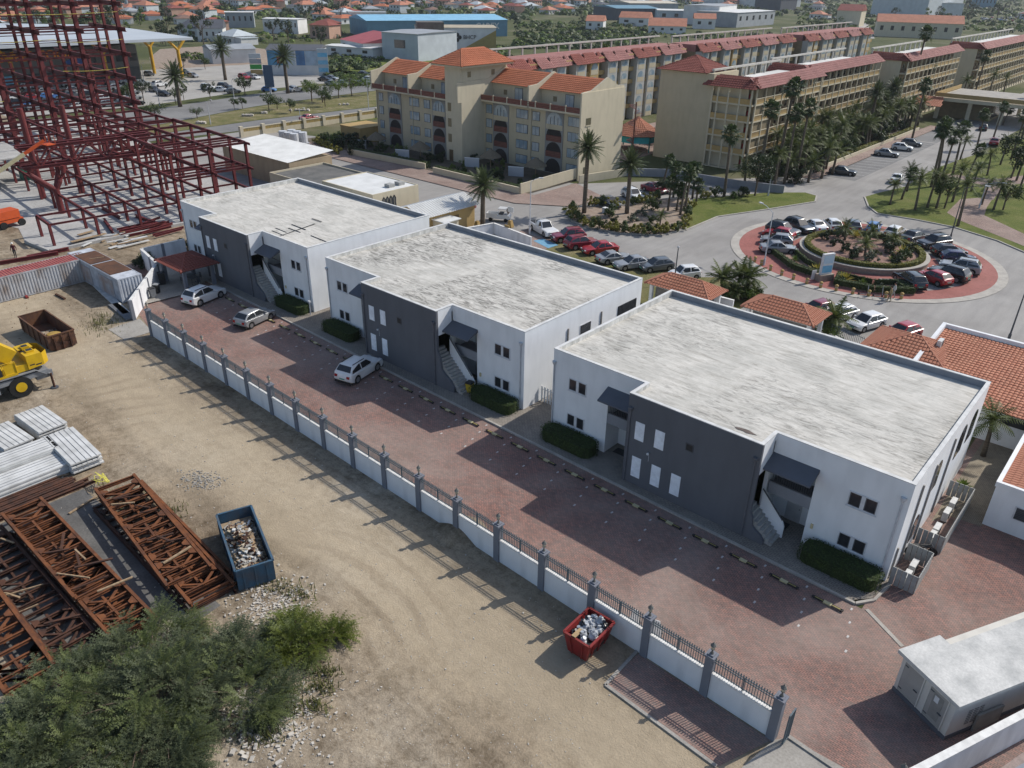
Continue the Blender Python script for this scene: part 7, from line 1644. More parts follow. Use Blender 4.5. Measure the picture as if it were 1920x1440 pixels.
r1_half(-98.4, -76.2, 104.0, 114.4, [('w', -97.7, -96.4), ('a', -95.9, -92.5), ('w', -90.6, -88.1), ('w', -87.0, -85.5), ('a', -84.0, -80.5), ('w', -79.4, -77.0)])
r1_half(-122.6, -101.8, 99.6, 112.0, [('w', -121.7, -120.6), ('a', -118.9, -115.5), ('w', -113.0, -110.5), ('w', -109.1, -107.6), ('a', -106.8, -103.6)])
MB().box(-76.2, 102.6, 0, -75.9, 114.6, 13.6).build('gable_wall', YC, R1)
for z in (.9, 3.5, 6.1, 8.6): o = MB().box(-75.92, 104.0, z, -75.86, 105.3, z+1.1).build('window', mat('window_olive', (0.12, 0.11, 0.07), None, 2, .4), R1); MB().box(-75.9, 103.9, z-.12, -75.8, 105.4, z).build('sill', YC, o)
MB().box(-102.2, 98.3, 0, -98.4, 110, 15.9).build('stair_tower', YC, R1)
MB().mesh([(x, q, z) for x in (-98.4, -98.15) for q, z in ((97.3, 10.3), (98.2, 10.3), (98.2, 0), (104.0, 0), (104, 13.7), (97.3, 13.5))], [(0, 1, 2, 3, 4, 5), (11, 10, 9, 8, 7, 6)]+[(i, 6+i, 6+(i+1) % 6, (i+1) % 6) for i in range(6)]).build('tower_fin', YC, R1)
MB().box(-104.4, 97.2, 15.9, -97.0, 110.2, 16.2).build('tower_eave', YC, R1); hip_roof(R1, -104.6, 97.0, -96.8, 110.4, 16.2, 18.5, TORANGE, tw=.42, th=.5)
for q in (100.0, 106.0): MB().box(-98.42, q, 14.2, -98.36, q+.8, 15.1).build('window', RECESS, R1)
for z in (3.4, 6.0, 8.6): MB().box(-101.6, 98.24, z, -100.8, 98.3, z+1.4).build('window', RECESS, R1)
MB().box(-101.4, 98.22, 0, -100.5, 98.3, 2.1).build('door', DOORB, R1)
# walkway, low walls and gardens before it
sheet('walkway', [(-138, 84.8), (-74, 84.8), (-66.5, 89.5), (-66.5, 97), (-75, 101), (-75, 90.4), (-138, 90.4), (-143, 88)], .1, WALKP)
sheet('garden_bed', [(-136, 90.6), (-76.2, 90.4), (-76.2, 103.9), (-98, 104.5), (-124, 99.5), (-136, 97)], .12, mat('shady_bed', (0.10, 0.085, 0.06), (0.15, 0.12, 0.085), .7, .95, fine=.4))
for lb, a, b in (('low cream garden wall left of the stair tower path', (-118.5, 88.9), (-99.5, 90.6)), ('low cream garden wall right of the stair tower path', (-96.5, 89.6), (-77.0, 89.4))):
    t = thing('garden_wall', lb, 'wall', (*a, 0)); MB().bar((0, 0, .5), (b[0]-a[0], b[1]-a[1], .5), .22, 1.0).build('wall_panel', YC, t); MB().bar((0, 0, 1.03), (b[0]-a[0], b[1]-a[1], 1.03), .3, .06).build('coping', YC, t)
    leafy_box('hedge', [(a[0], a[1]+.3), (b[0], b[1]+.3), (b[0], b[1]+1.2), (a[0], a[1]+1.2)], 1.15, 'clipped hedge behind the '+lb, 'hedge', dens=30, leaf=.24, seed=5, material=SHRUB)
t = thing('garden_wall', 'cream wall stepping up at the right end of the resort block', 'wall', (-76.9, 89.4, 0)); MB().bar((0, 0, .8), (.6, 13.2, 1.2), .22, 1.7).build('wall_panel', YC, t)
t = thing('ramp_wall', 'long grey retaining wall curving before the blank yellow wall', 'wall', (-74.8, 101.5, 0))
for a, b in (((0, 0), (2.5, 10)), ((2.5, 10), (8, 14.5)), ((8, 14.5), (20, 15.5)), ((20, 15.5), (27, 17.5))): MB().bar((*a, .65), (*b, .65), .25, 1.3).build('wall_panel', YC if a == (0, 0) else PGREY, t)
THATCH = mat('thatch', (0.23, 0.19, 0.135), (0.16, 0.13, 0.09), 3, .95, stretch=(3, 3, .6), fine=.4)
for i, (x, y) in enumerate(((-118.6, 95.8), (-106.2, 95.6), (-92.6, 99.6), (-82.6, 99.8))):
    t = thing('thatched_parasol', 'thatched parasol, %s from the left in the resort garden' % ORD[i], 'parasol', (x, y, .12), i, 'thatched parasols in the resort garden'); MB().lathe(((1.9, 1.75), (1.75, 2.0), (.9, 2.6), (0, 3.15)), 14).lathe(((1.9, 1.75), (.2, 1.95)), 14).build('canopy', THATCH, t); MB().tube((0, 0, 0), (0, 0, 2.2), .07).build('pole', WOOD, t)
    o = thing('patio_screen', 'white patio screen wall beside the %s thatched parasol' % ORD[i], 'wall', (x-2.4, y-2.2, .12), .5, 'patio screens'); MB().box(-1.3, -.08, 0, 1.3, .08, 1.5).build('panel', m_plaster('screen_grey', (.46, .46, .48), .1), o); MB().box(-1.35, -.1, 1.5, 1.35, .1, 1.56).build('coping', WHITE, o)
rg = random.Random(31); gi = 0
for i, x in enumerate(sorted(rg.uniform(-134, -78) for _ in range(40))):
    y = rg.uniform(91.5, 97 if x < -99 else 102)
    plant(SHR[rg.choice(('dark', 'dark', 'mid', 'bright'))], 0, 0, rg.uniform(.6, 1.4), 'garden shrub at the foot of the arched resort block, %s from the left' % ORD[i], 'garden shrubs before the arched resort block', .12, (x, y))
for i, (px, py, s, k) in enumerate(((595, 270, 1.2, 'yellow'), (603, 274, 1.2, 'yellow'), (612, 279, 1.2, 'yellow'), (622, 284, 1.2, 'yellow'), (632, 288, 1.2, 'yellow'), (610, 268, 1.6, 'mid'), (628, 272, 1.6, 'bright'), (645, 278, 1.7, 'dark'), (660, 270, 1.6, 'dark'), (640, 266, 1.6, 'mid'), (675, 280, 1.7, 'dark'), (655, 290, 1.3, 'dark'))): plant(SHR[k], px, py, s, 'shrub in the corner bed at the bend of the resort road', 'shrubs at the road bend', .1)
o = thing('yellow_shed', 'plain ochre utility shed at the left end of the arched block', 'shed', (-130.5, 96.5, 0)); MB().box(0, 0, 0, 6.2, 6.5, 2.9).build('wall', YO, o); MB().box(-.1, -.1, 2.9, 6.3, 6.6, 3.0).build('roof', YO, o); MB().box(4.8, -.05, .1, 5.7, 0, 2.1).build('door', DOORB, o)
car('sedan', 'white', 690, 252, 15, 'white saloon parked beside the ochre utility shed', None)
# ------------------------------------------------------------------ balcony wings running away from the camera
def balcony_wing(label, x, y0, y1, depth=9.0, floors=5, fh=2.72, end=True, step=3.4):
    t = thing('balcony_wing', label, 'building', (x, y0, 0), 0, 'yellow balcony wings of the resort'); L = y1-y0; zt = floors*fh
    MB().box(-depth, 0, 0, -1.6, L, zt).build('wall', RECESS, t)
    n = round(L/step)
    for k in range(floors):
        z = k*fh
        MB().box(-1.6, 0, z-.14, .05, L, z+.14).build('floor_slab', YC, t)
        if k:
            b = MB().box(-.04, 0, z+.14, .04, L, z+.40).build('balustrade', YO, t); MB().box(-.07, 0, z+.95, .07, L, z+1.08).build('handrail', YC, b); MB().box(-.02, 0, z+.40, .02, L, z+.95).build('infill', mat('infill_ochre', (0.30, 0.205, 0.085), (0.24, 0.165, 0.075), .5, .8, stretch=(1, 8, 1)), b)
        for i in range(n):
            yy = L*(i+.5)/n
            d = MB().box(-1.62, yy-.95, z+.16, -1.56, yy-.1, z+2.2).build('door', DOORB, t)
            MB().box(-1.62, yy+.25, z+1.0, -1.56, yy+1.15, z+2.0).build('window', GLASS, t)
    for i in range(n+1): MB().box(-.12, L*i/n-.11, 0, .12, L*i/n+.11, zt).build('column', YC, t)
    e = MB(); e.box(-depth, -.02, 0, -1.5, .1, zt); e.build('end_wall', YC, t)
    # mansard of rose tiles and the white roof with its concrete frames
    tile_slope(t, (.7, -.5, zt+.0), (.7, L+.5, zt+.0), (-1.5, -.5, zt+1.5), (-1.5, L+.5, zt+1.5), TROSE, .45, .5)
    tile_slope(t, (-depth, -.5, zt), (.7, -.5, zt), (-depth, 1.2, zt+1.5), (-1.0, 1.2, zt+1.5), TRED, .45, .5)
    MB().box(-depth, 1.0, zt, -1.5, L, zt+.35).build('flat_roof', mat('roof_white', (.62, .61, .58), (.5, .49, .47), .4, .85), t)
    for i in range(int(L/4)):
        MB().box(-depth+.1, i*4+.5, zt+.35, -depth+.4, i*4+.8, zt+2.0).build('roof_post', mat('roof_frame', (.47, .45, .41), (.38, .36, .33), 1, .9), t)
    MB().box(-depth, .3, zt+2.0, -depth+.5, L, zt+2.3).build('roof_beam', MATS['roof_frame'], t)
    return t
wA = balcony_wing('nearest balcony wing with the red roofed blank tower at its corner', -59.6, 129.6, 157)
balcony_wing('second balcony wing along the entrance road', -62.0, 157.4, 197); balcony_wing('third balcony wing behind the leaning palm', -57.6, 202, 246); balcony_wing('farthest balcony wing at the right picture edge', -54.5, 256, 330)
tw_ = thing('corner_tower', 'tall blank yellow tower with dark red hipped roof', 'tower', (-78, 128.7, 0)); MB().box(0, 0, 0, 10.6, 9, 15.3).build('wall', YW, tw_); hip_roof(tw_, -.6, -.6, 9.4, 9.4, 15.3, 17.6, TRED, tw=.45, th=.5)
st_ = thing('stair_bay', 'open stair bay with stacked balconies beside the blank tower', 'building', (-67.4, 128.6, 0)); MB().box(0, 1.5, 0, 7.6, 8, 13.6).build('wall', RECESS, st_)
for k in range(5):
    MB().box(0, 0, k*2.72-.14, 7.7, 1.5, k*2.72+.14).build('floor_slab', YC, st_)
    if k: MB().box(.1, -.02, k*2.72+.14, 7.6, .06, k*2.72+1.0).build('balustrade', YO, st_)
    MB().box(5.9, 1.44, k*2.72+.9, 6.5, 1.5, k*2.72+1.7).build('fire_box', mat('fire_red', (.28, .03, .03), None, 3, .5), st_)
for x in (.1, 1.2, 3.2, 5.3, 7.4): MB().box(x-.14, -.06, 0, x+.14, .12, 13.6).build('column', YC, st_)
tile_slope(st_, (-1.6, -.8, 13.5), (8.4, -.8, 13.5), (-.6, 1.2, 15.0), (7.2, 1.2, 15.0), TRED, .45, .5)
# back row with arched bays
YL = m_plaster('resort_grey_sunlit', (0.40, 0.395, 0.37), .1)  # resort grey with the sunlight on the bays put into the colour
def arched_row(label, x, y0, n, seed):
    t = thing('arched_row', label, 'building', (x, y0, 0), 0, 'back row of arched resort buildings'); P = 11.5
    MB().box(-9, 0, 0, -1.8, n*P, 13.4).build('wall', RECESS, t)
    for i in range(n):
        y = i*P; tt = YO if (i+seed) % 4 == 2 else YG
        MB().box(-1.8, y, 0, 0, y+3.6, 13.4).build('bay', YL, t)
        MB().box(-1.8, y+5.6, 0, -.4, y+8.6, 13.4).build('bay', YL if tt is YG else YO, t)
        for k in range(5):
            z = k*2.7
            for a, px_ in ((y+1.8, 0), (y+7.1, -.4)):
                MB().box(px_, a-1.3, z+.1, px_+.04, a+1.3, z+1.1).build('panel', YW, t); arch(t, 'arched_window', px_, a, z+1.12, 1.2, z+1.2, .05, WINB, 'x', .05)
            for a, b in ((y+3.6, y+5.6), (y+8.6, y+P)): MB().box(-1.0, a, z+2.55, -.9, b, z+3.45).build('balustrade', YO, t); MB().box(-1.85, a+.3, z+.2, -1.78, a+1.1, z+2.1).build('door', DOORB, t)
        for a, b, o_ in ((y-.4, y+4.0, .5), (y+4.0, y+9.0, .1), (y+9.0, y+P-.4, -.4)):
            tile_slope(t, (o_, a, 13.3), (o_, b, 13.3), (-2.0, a+.5, 15.2), (-2.0, b-.5, 15.2), TROSE if i % 2 else TRED, .5, .55)
    MB().box(-9, 0, 13.4, -2, n*P, 15.0).build('parapet', TROSE, t)
    for i in range(int(n*P/4)): MB().box(-9.2, i*4, 15.0, -8.9, i*4+.3, 16.4).build('roof_post', MATS['roof_frame'], t)
    MB().box(-9.3, 0, 16.4, -8.8, n*P, 16.7).build('roof_beam', MATS['roof_frame'], t)
arched_row('arched back row nearest the stair tower building', -104.0, 115, 6, 0); arched_row('middle stretch of the arched back row', -101.5, 186, 5, 1); arched_row('far stretch of the arched back row', -99.5, 246, 5, 2)
# pool hut between the buildings
sheet('pool_terrace', [(-98, 118), (-79, 118), (-79, 175), (-98, 175)], .02, WALKP); sheet('pool', [(-93, 146), (-82, 146), (-82, 158), (-93, 158)], .03, mat('pool_water', (0.03, 0.36, 0.42), (0.05, 0.45, 0.5), .6, .08, spec=.6))
ph = thing('pool_hut', 'octagonal pool hut with terracotta roof and turquoise sides', 'hut', (-84.0, 132, 0))
for i in range(8):
    a0, a1 = R(45*i+22.5), R(45*i+67.5); A, B_ = (5*math.cos(a0), 5*math.sin(a0), 3.0), (5*math.cos(a1), 5*math.sin(a1), 3.0); tile_slope(ph, A, B_, (0, 0, 6.0), (0, 0, 6.0), TERRA, .4, .5); ridge(ph, A, (0, 0, 6), TERRA, .12); MB().tube((4.4*math.cos(a0), 4.4*math.sin(a0), 0), (4.4*math.cos(a0), 4.4*math.sin(a0), 3), .14).build('post', mat('teal_post', (.03, .16, .17), None, 3, .6), ph)
    MB().bar((4.3*math.cos(a0), 4.3*math.sin(a0), 2.3), (4.3*math.cos(a1), 4.3*math.sin(a1), 2.3), .1, 1.2).build('turquoise_panel', mat('turquoise', (.04, .38, .45), None, 3, .6), ph)
sp_ = thing('spiral_stair', 'brown spiral stair at the back of the arched block', 'stair', (-75.2, 117.2, 0)); MB().tube((0, 0, 0), (0, 0, 11), .12).build('pole', BRN, sp_)
for i in range(56): a = i*.42; MB().bar((.1*math.cos(a), .1*math.sin(a), .2+i*.19), (1.2*math.cos(a), 1.2*math.sin(a), .2+i*.19), .3, .05).build('tread', BRN, sp_)
# entrance canopy
ec = thing('entrance_canopy', 'wide entrance canopy with flat pale roof and ochre railing', 'canopy', (-46, 226, 0)); MB().box(-8, -9, 4.2, 14, 14, 5.0).build('roof', YC, ec); MB().box(-7.6, -8.6, 5.0, 13.6, 13.6, 5.06).build('deck', CONC, ec)
for a, b in (((-8, -9), (14, -9)), ((14, -9), (14, 14)), ((-8, -9), (-8, 14))): MB().bar((*a, 5.6), (*b, 5.6), .1, .9).build('railing', YO, ec)
for x in (-7, 0, 7, 13):
    for y in (-8, 13): MB().box(x-.4, y-.4, 0, x+.4, y+.4, 4.2).build('column', YC, ec)
MB().box(-7.5, -4, 0, 4, 12, 4.2).build('lobby', RECESS, ec); MB().box(4, -3, .6, 4.1, 10, 3.4).build('lobby_glass', GLASS, ec); tile_slope(ec, (-13, -14, 3.4), (-5, -14, 3.4), (-11, -9, 5.0), (-6, -9, 5.0), TERRA, .5, .5)
# the resort's own planting along the balcony wings
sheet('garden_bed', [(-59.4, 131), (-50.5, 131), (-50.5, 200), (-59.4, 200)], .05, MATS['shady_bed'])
sheet('walkway', [(-50.4, 132), (-48, 132), (-48, 205), (-50.4, 205)], .1, WALKP)
hg = leafy_box('hedge', [(-51.6, 140), (-50.6, 140), (-50.6, 196), (-51.6, 196)], .9, 'long yellow-green hedge along the walkway below the balcony wings', 'hedge', dens=20, leaf=.3, seed=9, material=SHRUBY)
t = thing('garden_wall', 'low cream wall along the walkway below the balcony wings', 'wall', (-50.5, 132, 0)); MB().box(0, 0, 0, .2, 64, .7).build('wall_panel', YC, t)
rg = random.Random(8)
for i, y in enumerate(sorted(rg.uniform(133, 201) for _ in range(120))):
    x = rg.uniform(-58.8, -52)
    if i % 2: palm('coco', 0, 0, None, 'leafy palm, %s from the near end of the planting below the balcony wings' % ORD[i//2], 'dense planting below the balcony wings', i % 3, h=rg.uniform(2.5, 6.5), xy=(x, y), sc_=1.25)
    else: plant(SHR[rg.choice(('dark', 'mid', 'dark', 'bright'))], 0, 0, rg.uniform(1.3, 2.6), 'shrub, %s from the near end of the planting below the balcony wings' % ORD[i//2], 'dense planting below the balcony wings', .05, (x, y))
for i, (kind, px, py, top) in enumerate((('fan', 1695, 222, 62), ('fan', 1722, 212, 125), ('fan', 1710, 260, 160), ('date', 1625, 262, 175), ('date', 1660, 240, 165), ('date', 1645, 250, 190), ('coco', 1700, 235, 190), ('fan', 1490, 340, 205), ('fan', 1822, 195, 105), ('fan', 1925, 225, 160), ('coco', 1850, 190, 140), ('coco', 1800, 195, 150), ('coco', 1880, 180, 145), ('royal', 1097, 175, 110), ('royal', 1035, 165, 120), ('royal', 1130, 210, 95), ('royal', 1245, 205, 100), ('royal', 1290, 190, 97), ('coco', 1217, 190, 158), ('royal', 1520, 130, 78), ('royal', 1575, 120, 75), ('coco', 1600, 110, 68))):
    palm(kind, px, py, top, 'palm standing among the resort buildings, %s counted in this planting' % ORD[i], 'palms among the resort buildings', i % (1 if kind == 'royal' else 2 if kind == 'date' else 3))
for i, (x, y, s) in enumerate(((-84, 140, 2.4), (-88, 141, 2.2), (-80.5, 144, 2.0))): plant(SHR['grey'], 0, 0, s, 'silvery shrub behind the pool hut', 'silvery shrubs by the pool', .02, (x, y))
# ------------------------------------------------------------------ service buildings behind the farthest block
def flat_building(label, x0, y0, x1, y1, h, wall, roof, par=.3, name='service_building', extra=None):
    t = thing(name, label, 'building', (x0, y0, 0)); w_, d_ = x1-x0, y1-y0
    MB().box(0, 0, 0, w_, d_, h).build('wall', wall, t); MB().box(.15, .15, h, w_-.15, d_-.15, h+.06).build('roof', roof, t)
    for a in ((0, 0, w_, .15), (0, d_-.15, w_, d_), (0, .15, .15, d_-.15), (w_-.15, .15, w_, d_-.15)): MB().box(a[0], a[1], h, a[2], a[3], h+par).build('parapet', wall, t)
    return t
RWT = mat('metal_roof_white', (.66, .66, .64), (.56, .56, .54), .5, .6); RDK = mat('roof_felt', (.10, .10, .095), (.15, .145, .135), .6, .9)
BEI = m_plaster('beige_wall', (.37, .29, .195), .15)
sA = thing('service_building', 'brown-beige hall with white ribbed metal roof beside the steel frame', 'building', (-123.5, 66.5, 0)); MB().box(.3, .3, 0, 19.5, 8.2, 4.0).build('wall', BEI, sA)
for i in range(49): MB().mesh(((i*.4, 0, 4.05), (i*.4+.36, 0, 4.05), (i*.4+.36, 8.6, 4.75), (i*.4, 8.6, 4.75), (i*.4+.18, 0, 4.12), (i*.4+.18, 8.6, 4.82)), ((0, 4, 5, 3), (4, 1, 2, 5))).build('roof_sheet', RWT, sA)
for i in range(6): o = thing('water_tank', 'white caged water tank, %s in the cluster behind the beige hall' % ORD[i], 'tank', (-121+1.7*(i % 3)-2, 78.5+1.8*(i//3), 0), 0, 'caged water tanks'); MB().box(-.7, -.7, 3.0, .7, .7, 3.2).tube((0, 0, 3.2), (0, 0, 4.9), .72, n=12).build('tank', PVC, o); MB().box(-.65, -.65, 0, .65, .65, 3.0).build('stand', PICK, o)
flat_building('low yellow annex with dark felt roof behind the farthest block', -103.6, 63, -91.2, 72.8, 3.0, YC, RDK); sC = flat_building('yellow building with pale flat roof and roof fans behind the farthest block', -90.8, 63.2, -79.8, 71.2, 4.0, YC, RWT, .15)
for i, (x, y) in enumerate(((9.0, 4.6), (9.0, 6.4))): MB().box(x-.5, y-.5, 4.06, x+.5, y+.5, 4.5).build('roof_fan', PICK, sC)
for i in range(4): MB().path([(11.05, 1.6+i*.6, 1.2), (11.05, 1.6+i*.6, 3.2), (11.05, 1.8+i*.6, 3.5), (11.05, 2.0+i*.6, 3.2), (11.05, 2.0+i*.6, 1.2)], .08, 6).build('hose_loop', STEEL_D, sC)
sD = thing('service_shed', 'yellow shed with white ribbed gable roof near the parasol kiosk', 'shed', (-76.2, 63.2, 0)); MB().box(.5, .4, 0, 5.6, 9.6, 2.9).build('wall', YO, sD)
for i in range(25):
    q = i*.41
    for s in (0, 1): MB().mesh(((3 if s else -.1, q, 3.9 if s else 2.9), (6.3 if s else 3, q, 2.9 if s else 3.9), (6.3 if s else 3, q+.36, 2.9 if s else 3.9), (3 if s else -.1, q+.36, 3.9 if s else 2.9), (3 if s else -.1, q+.18, 3.98 if s else 2.98), (6.3 if s else 3, q+.18, 2.98 if s else 3.98)), ((0, 1, 5, 4), (4, 5, 2, 3))).build('roof_sheet', RWT, sD)
MB().box(5.6, 2.0, 0, 7.6, 4.6, 2.3).build('lean_to', YC, sD); MB().box(5.5, 1.8, 2.3, 7.9, 4.8, 2.4).build('lean_to_roof', RWT, sD); MB().box(5.6, 5.6, .1, 5.65, 6.6, 2.1).build('door', DOORB, sD)
for i, (px, py, k) in enumerate(((1395, 352, 'c'), (1440, 338, 's'), (1452, 348, 'c'), (1475, 338, 'c'), (1490, 346, 's'), (1505, 330, 'c'), (1515, 342, 'c'), (1530, 325, 's'), (1540, 335, 'c'), (1465, 325, 's'), (1500, 318, 'c'), (1548, 318, 'c'), (1425, 345, 's'), (1560, 328, 'c'))):
    lb = '%s, %s along the ramp end of the balcony building' % ('leafy palm' if k == 'c' else 'dark shrub', ORD[i])
    if k == 'c': palm('coco', px, py, None, lb, 'planting at the ramp end', i % 3, h=3.2+(i % 3)*.9, sc_=1.2)
    else: plant(SHR['dark'], px, py, 2.0, lb, 'planting at the ramp end')
# ================================================================== STEEL FRAME UNDER CONSTRUCTION
SR = mat('primer_red', (0.155, 0.028, 0.028), (0.115, 0.024, 0.026), .8, .6, fine=.2)
sheet('building_slab', [(-98.6, 29.6), (-98.0, 49), (-104, 62), (-128, 64), (-190, 75), (-196, 22), (-124, 26.8), (-111.5, 30.6), (-104.5, 29.0)], .03, SLABC)
kerb_loop('slab_edge', [(-104.5, 29.0), (-98.6, 29.6), (-98.0, 49)], .3, .35, SLABC, False)
EI = Vector((-.9966, .082, 0)); EJ = Vector((.082, .9966, 0)); PO = Vector((-100.9, 30.95, .03))
IS = (0, 4.9, 11.5, 17.5, 23.8, 30.2, 36.8)
def P_(i, j, z=0): return PO+EI*IS[i]+EJ*(5.22*j)+Vector((0, 0, z))
def col(t, p, z1, r=.3): MB().ibeam(p, p+Vector((0, 0, z1)), r, r, .035).build('column', SR, t)
def beam(t, a, b, h=.34, w=.2): MB().ibeam(a, b, w, h, .03).build('beam', SR, t)
lf_ = thing('low_steel_frame', 'low front bays of dark red steel portals on the concrete slab', 'steel frame', (0, 0, 0))
for j in range(0, 6):
    for i in range(0, 7):
        if (j == 0 and i > 2) or (j == 0 and i == 2): continue
        hi = j >= 3 and i <= 4
        if not hi: col(lf_, P_(i, j), 2.6)
        if i < 6 and not (j == 0 and i > 0): beam(lf_, P_(i, j, 2.6), P_(i+1, j, 2.6))
        if j < 5 and not (j == 0 and i > 1): beam(lf_, P_(i, j, 2.55), P_(i, j+1, 2.55), .24, .14)
mf = thing('mid_steel_frame', 'two-level dark red steel frame next to the farthest white block', 'steel frame', (0, 0, 0))
for j in (3, 4, 5):
    for i in range(0, 5):
        col(mf, P_(i, j), 9.0, .34)
        for z in (5.7, 9.0):
            if i < 4: beam(mf, P_(i, j, z), P_(i+1, j, z), .42)
            if j < 5: beam(mf, P_(i, j, z), P_(i, j+1, z), .3)
    for z in (5.7, 9.0): beam(mf, P_(0, j, z), P_(0, j, z)-EI*1.4, .3)
for z in (5.7, 9.0):
    for k in (.33, .66): a = P_(0, 3, z).lerp(P_(1, 3, z), k); beam(mf, a, a+EJ*5.22*2, .2, .12)
for q, (px, py) in enumerate(((117, 400), (82, 372), (155, 362))):
    g = G(px, py); MB().tube((g.x, g.y, 0), (g.x, g.y, 3.4), .42, n=14).build('round_column', SR, mf)
    if q: MB().tube((g.x, g.y, 3.4), (g.x, g.y, 12.5), .40, n=14).build('round_column', SR, mf); continue
    for dx, dy in ((-.4, -2.6), (.3, 1.5), (-.9, 1.2)): MB().path([(g.x, g.y, 3.2), (g.x+dx*.45, g.y+dy*.45, 4.3), (g.x+dx*.9, g.y+dy*.9, 5.4), (g.x+dx, g.y+dy, 6.3)], .34, 10, .3).build('branch_column', SR, mf)
ta = Vector((-115.2, 34.2, 6.4)); tb_ = Vector((-113.9, 51.0, 6.4))
for o_ in (Vector((0, 0, 0)), Vector((-1.6, .1, 0))):
    for dz in (0, 2.5): beam(mf, ta+o_+Vector((0, 0, dz)), tb_+o_+Vector((0, 0, dz)), .42, .34)
    for k in range(8): MB().bar(ta.lerp(tb_, k/8)+o_+Vector((0, 0, 0 if k % 2 else 2.5)), ta.lerp(tb_, (k+1)/8)+o_+Vector((0, 0, 2.5 if k % 2 else 0)), .2).build('truss_web', SR, mf)
for k in range(9):
    for dz in (0, 2.5): MB().bar(ta.lerp(tb_, k/8)+Vector((0, 0, dz)), ta.lerp(tb_, k/8)+Vector((-1.6, .1, dz)), .2).build('truss_tie', SR, mf)
tf = thing('tall_steel_frame', 'tall dark red steel frame of seven levels rising out of the picture', 'steel frame', (0, 0, 0))
XS = (-151.3, -157.8, -162.6, -170, -178); YS = [66-6.9*k for k in range(7)]
def Q_(x, y, z): return Vector((x+.06*(y-66), y-.06*(x+151), z))
for x in XS:
    for y in YS:
        p = Q_(x, y, 0); col(tf, p, 34 if x > -165 else 14, .64 if x > -152 else .44)
for k in range(1, 9):
    z = 4.05*k
    for y in YS: MB().ibeam(Q_(-148.4, y, z), Q_(-166 if k > 3 else -179, y, z), .36, .7, .05).build('beam', SR, tf)
    for x in XS[:3]: MB().ibeam(Q_(x, 66, z-.1), Q_(x, 22, z-.1), .14, .26, .03).build('tie_beam', SR, tf)
    MB().bar(Q_(-157.9, 66, z-2), Q_(-157.9, 22, z-2), .1, .13).build('girt', SR, tf)
    for q in (1, 2): MB().bar(Q_(-163.3, 66, z-1.35*q), Q_(-163.3, 22, z-1.35*q), .1, .13).build('girt', SR, tf)
ROPE = mat('rope_yellow', (.55, .47, .10), None, 4, .8)
for k, (y0, y1, z) in enumerate(((66, 55, 13), (66, 45, 22), (55, 34, 18), (66, 40, 30.5), (45, 24, 9), (66, 55, 5.6), (55, 34, 26.5), (66, 55, 17.6))):
    MB().path([Q_(-150.6, y0+(y1-y0)*q/6, z+1-.25*math.sin(math.pi*q/6)) for q in range(7)], .035, 4).build('safety_rope', ROPE, tf)
for x in (-130, -137, -144):
    for y in (36, 46, 56, 64):
        col(tf, Q_(x, y, 0), 7.5, .34)
    for z in (4.0, 7.5): beam(tf, Q_(x, 36, z), Q_(x, 64, z), .3)
for y in (36, 46, 56, 64):
    for z in (4.0, 7.5): beam(tf, Q_(-126, y, z), Q_(-151, y, z), .36)
o = thing('site_deck', 'grey deck panel laid in the steel frame at the left edge', 'deck', (-140, 30, 0)); MB().box(-8, 0, 4.2, 6, 12, 4.4).build('deck_sheet', SLABC, o)
for x in (-7, 5): MB().box(x, .5, 0, x+.3, .8, 4.2).build('prop', SR, o); MB().box(x, 11, 0, x+.3, 11.3, 4.2).build('prop', SR, o)
# stacked beams and timber before the slab
rg = random.Random(12)
for i in range(16):
    p = G(258+rg.uniform(-10, 60), 424+rg.uniform(0, 18)); L = rg.uniform(3.5, 6); a = R(100+rg.uniform(-14, 14)); d = Vector((math.cos(a), math.sin(a), 0))*L/2; z = .2+.16*(i % 3)
    tag(MB().ibeam(Vector((p.x, p.y, z))-d, Vector((p.x, p.y, z))+d, .2, .26, .03).build('steel_beam', SR), 'dark red steel beam in the loose pile beside the farthest white block', 'beam', 'loose red beams by the farthest white block')
for i in range(18):
    p = G(rg.uniform(130, 262), rg.uniform(440, 462)); L = rg.uniform(2, 4.5); a = R(rg.uniform(70, 125)); d = Vector((math.cos(a), math.sin(a), 0))*L/2; z = .1+.08*(i % 4)
    tag(MB().bar(Vector((p.x, p.y, z))-d, Vector((p.x, p.y, z))+d, rg.uniform(.15, .5), .08).build('board', PANW if i % 3 else WOOD), 'pale board in the scattered heap in front of the slab' if i % 3 else 'brown timber in the scattered heap in front of the slab', 'board', 'scattered boards before the slab')
for i, (a, b) in enumerate((((110, 478), (0, 497)), ((130, 470), (52, 486)), ((192, 393), (226, 412)), ((255, 408), (298, 424)), ((196, 415), (212, 438)))): p, q = G(*a), G(*b); tag(MB().ibeam((p.x, p.y, .25), (q.x, q.y, .25), .3, .4, .04).build('steel_beam', SR), ['long red girder behind the grey container', 'shorter red girder behind the grey container', 'red girder on the slab in the middle of the low frame', 'red girder on the slab near the farthest white block', 'short red girder on the slab edge'][i], 'beam')
g = G(30, 483); person('site worker in dark red top and white helmet standing on the dirt', (g.x, g.y, 0), R(-40), 1.78, mat('cloth_maroon', (.10, .025, .03), None, 4, .9), mat('cloth_dark', (.03, .03, .035), None, 4, .9), .06, helmet=mat('helmet_white', (.7, .7, .68), None, 3, .4))
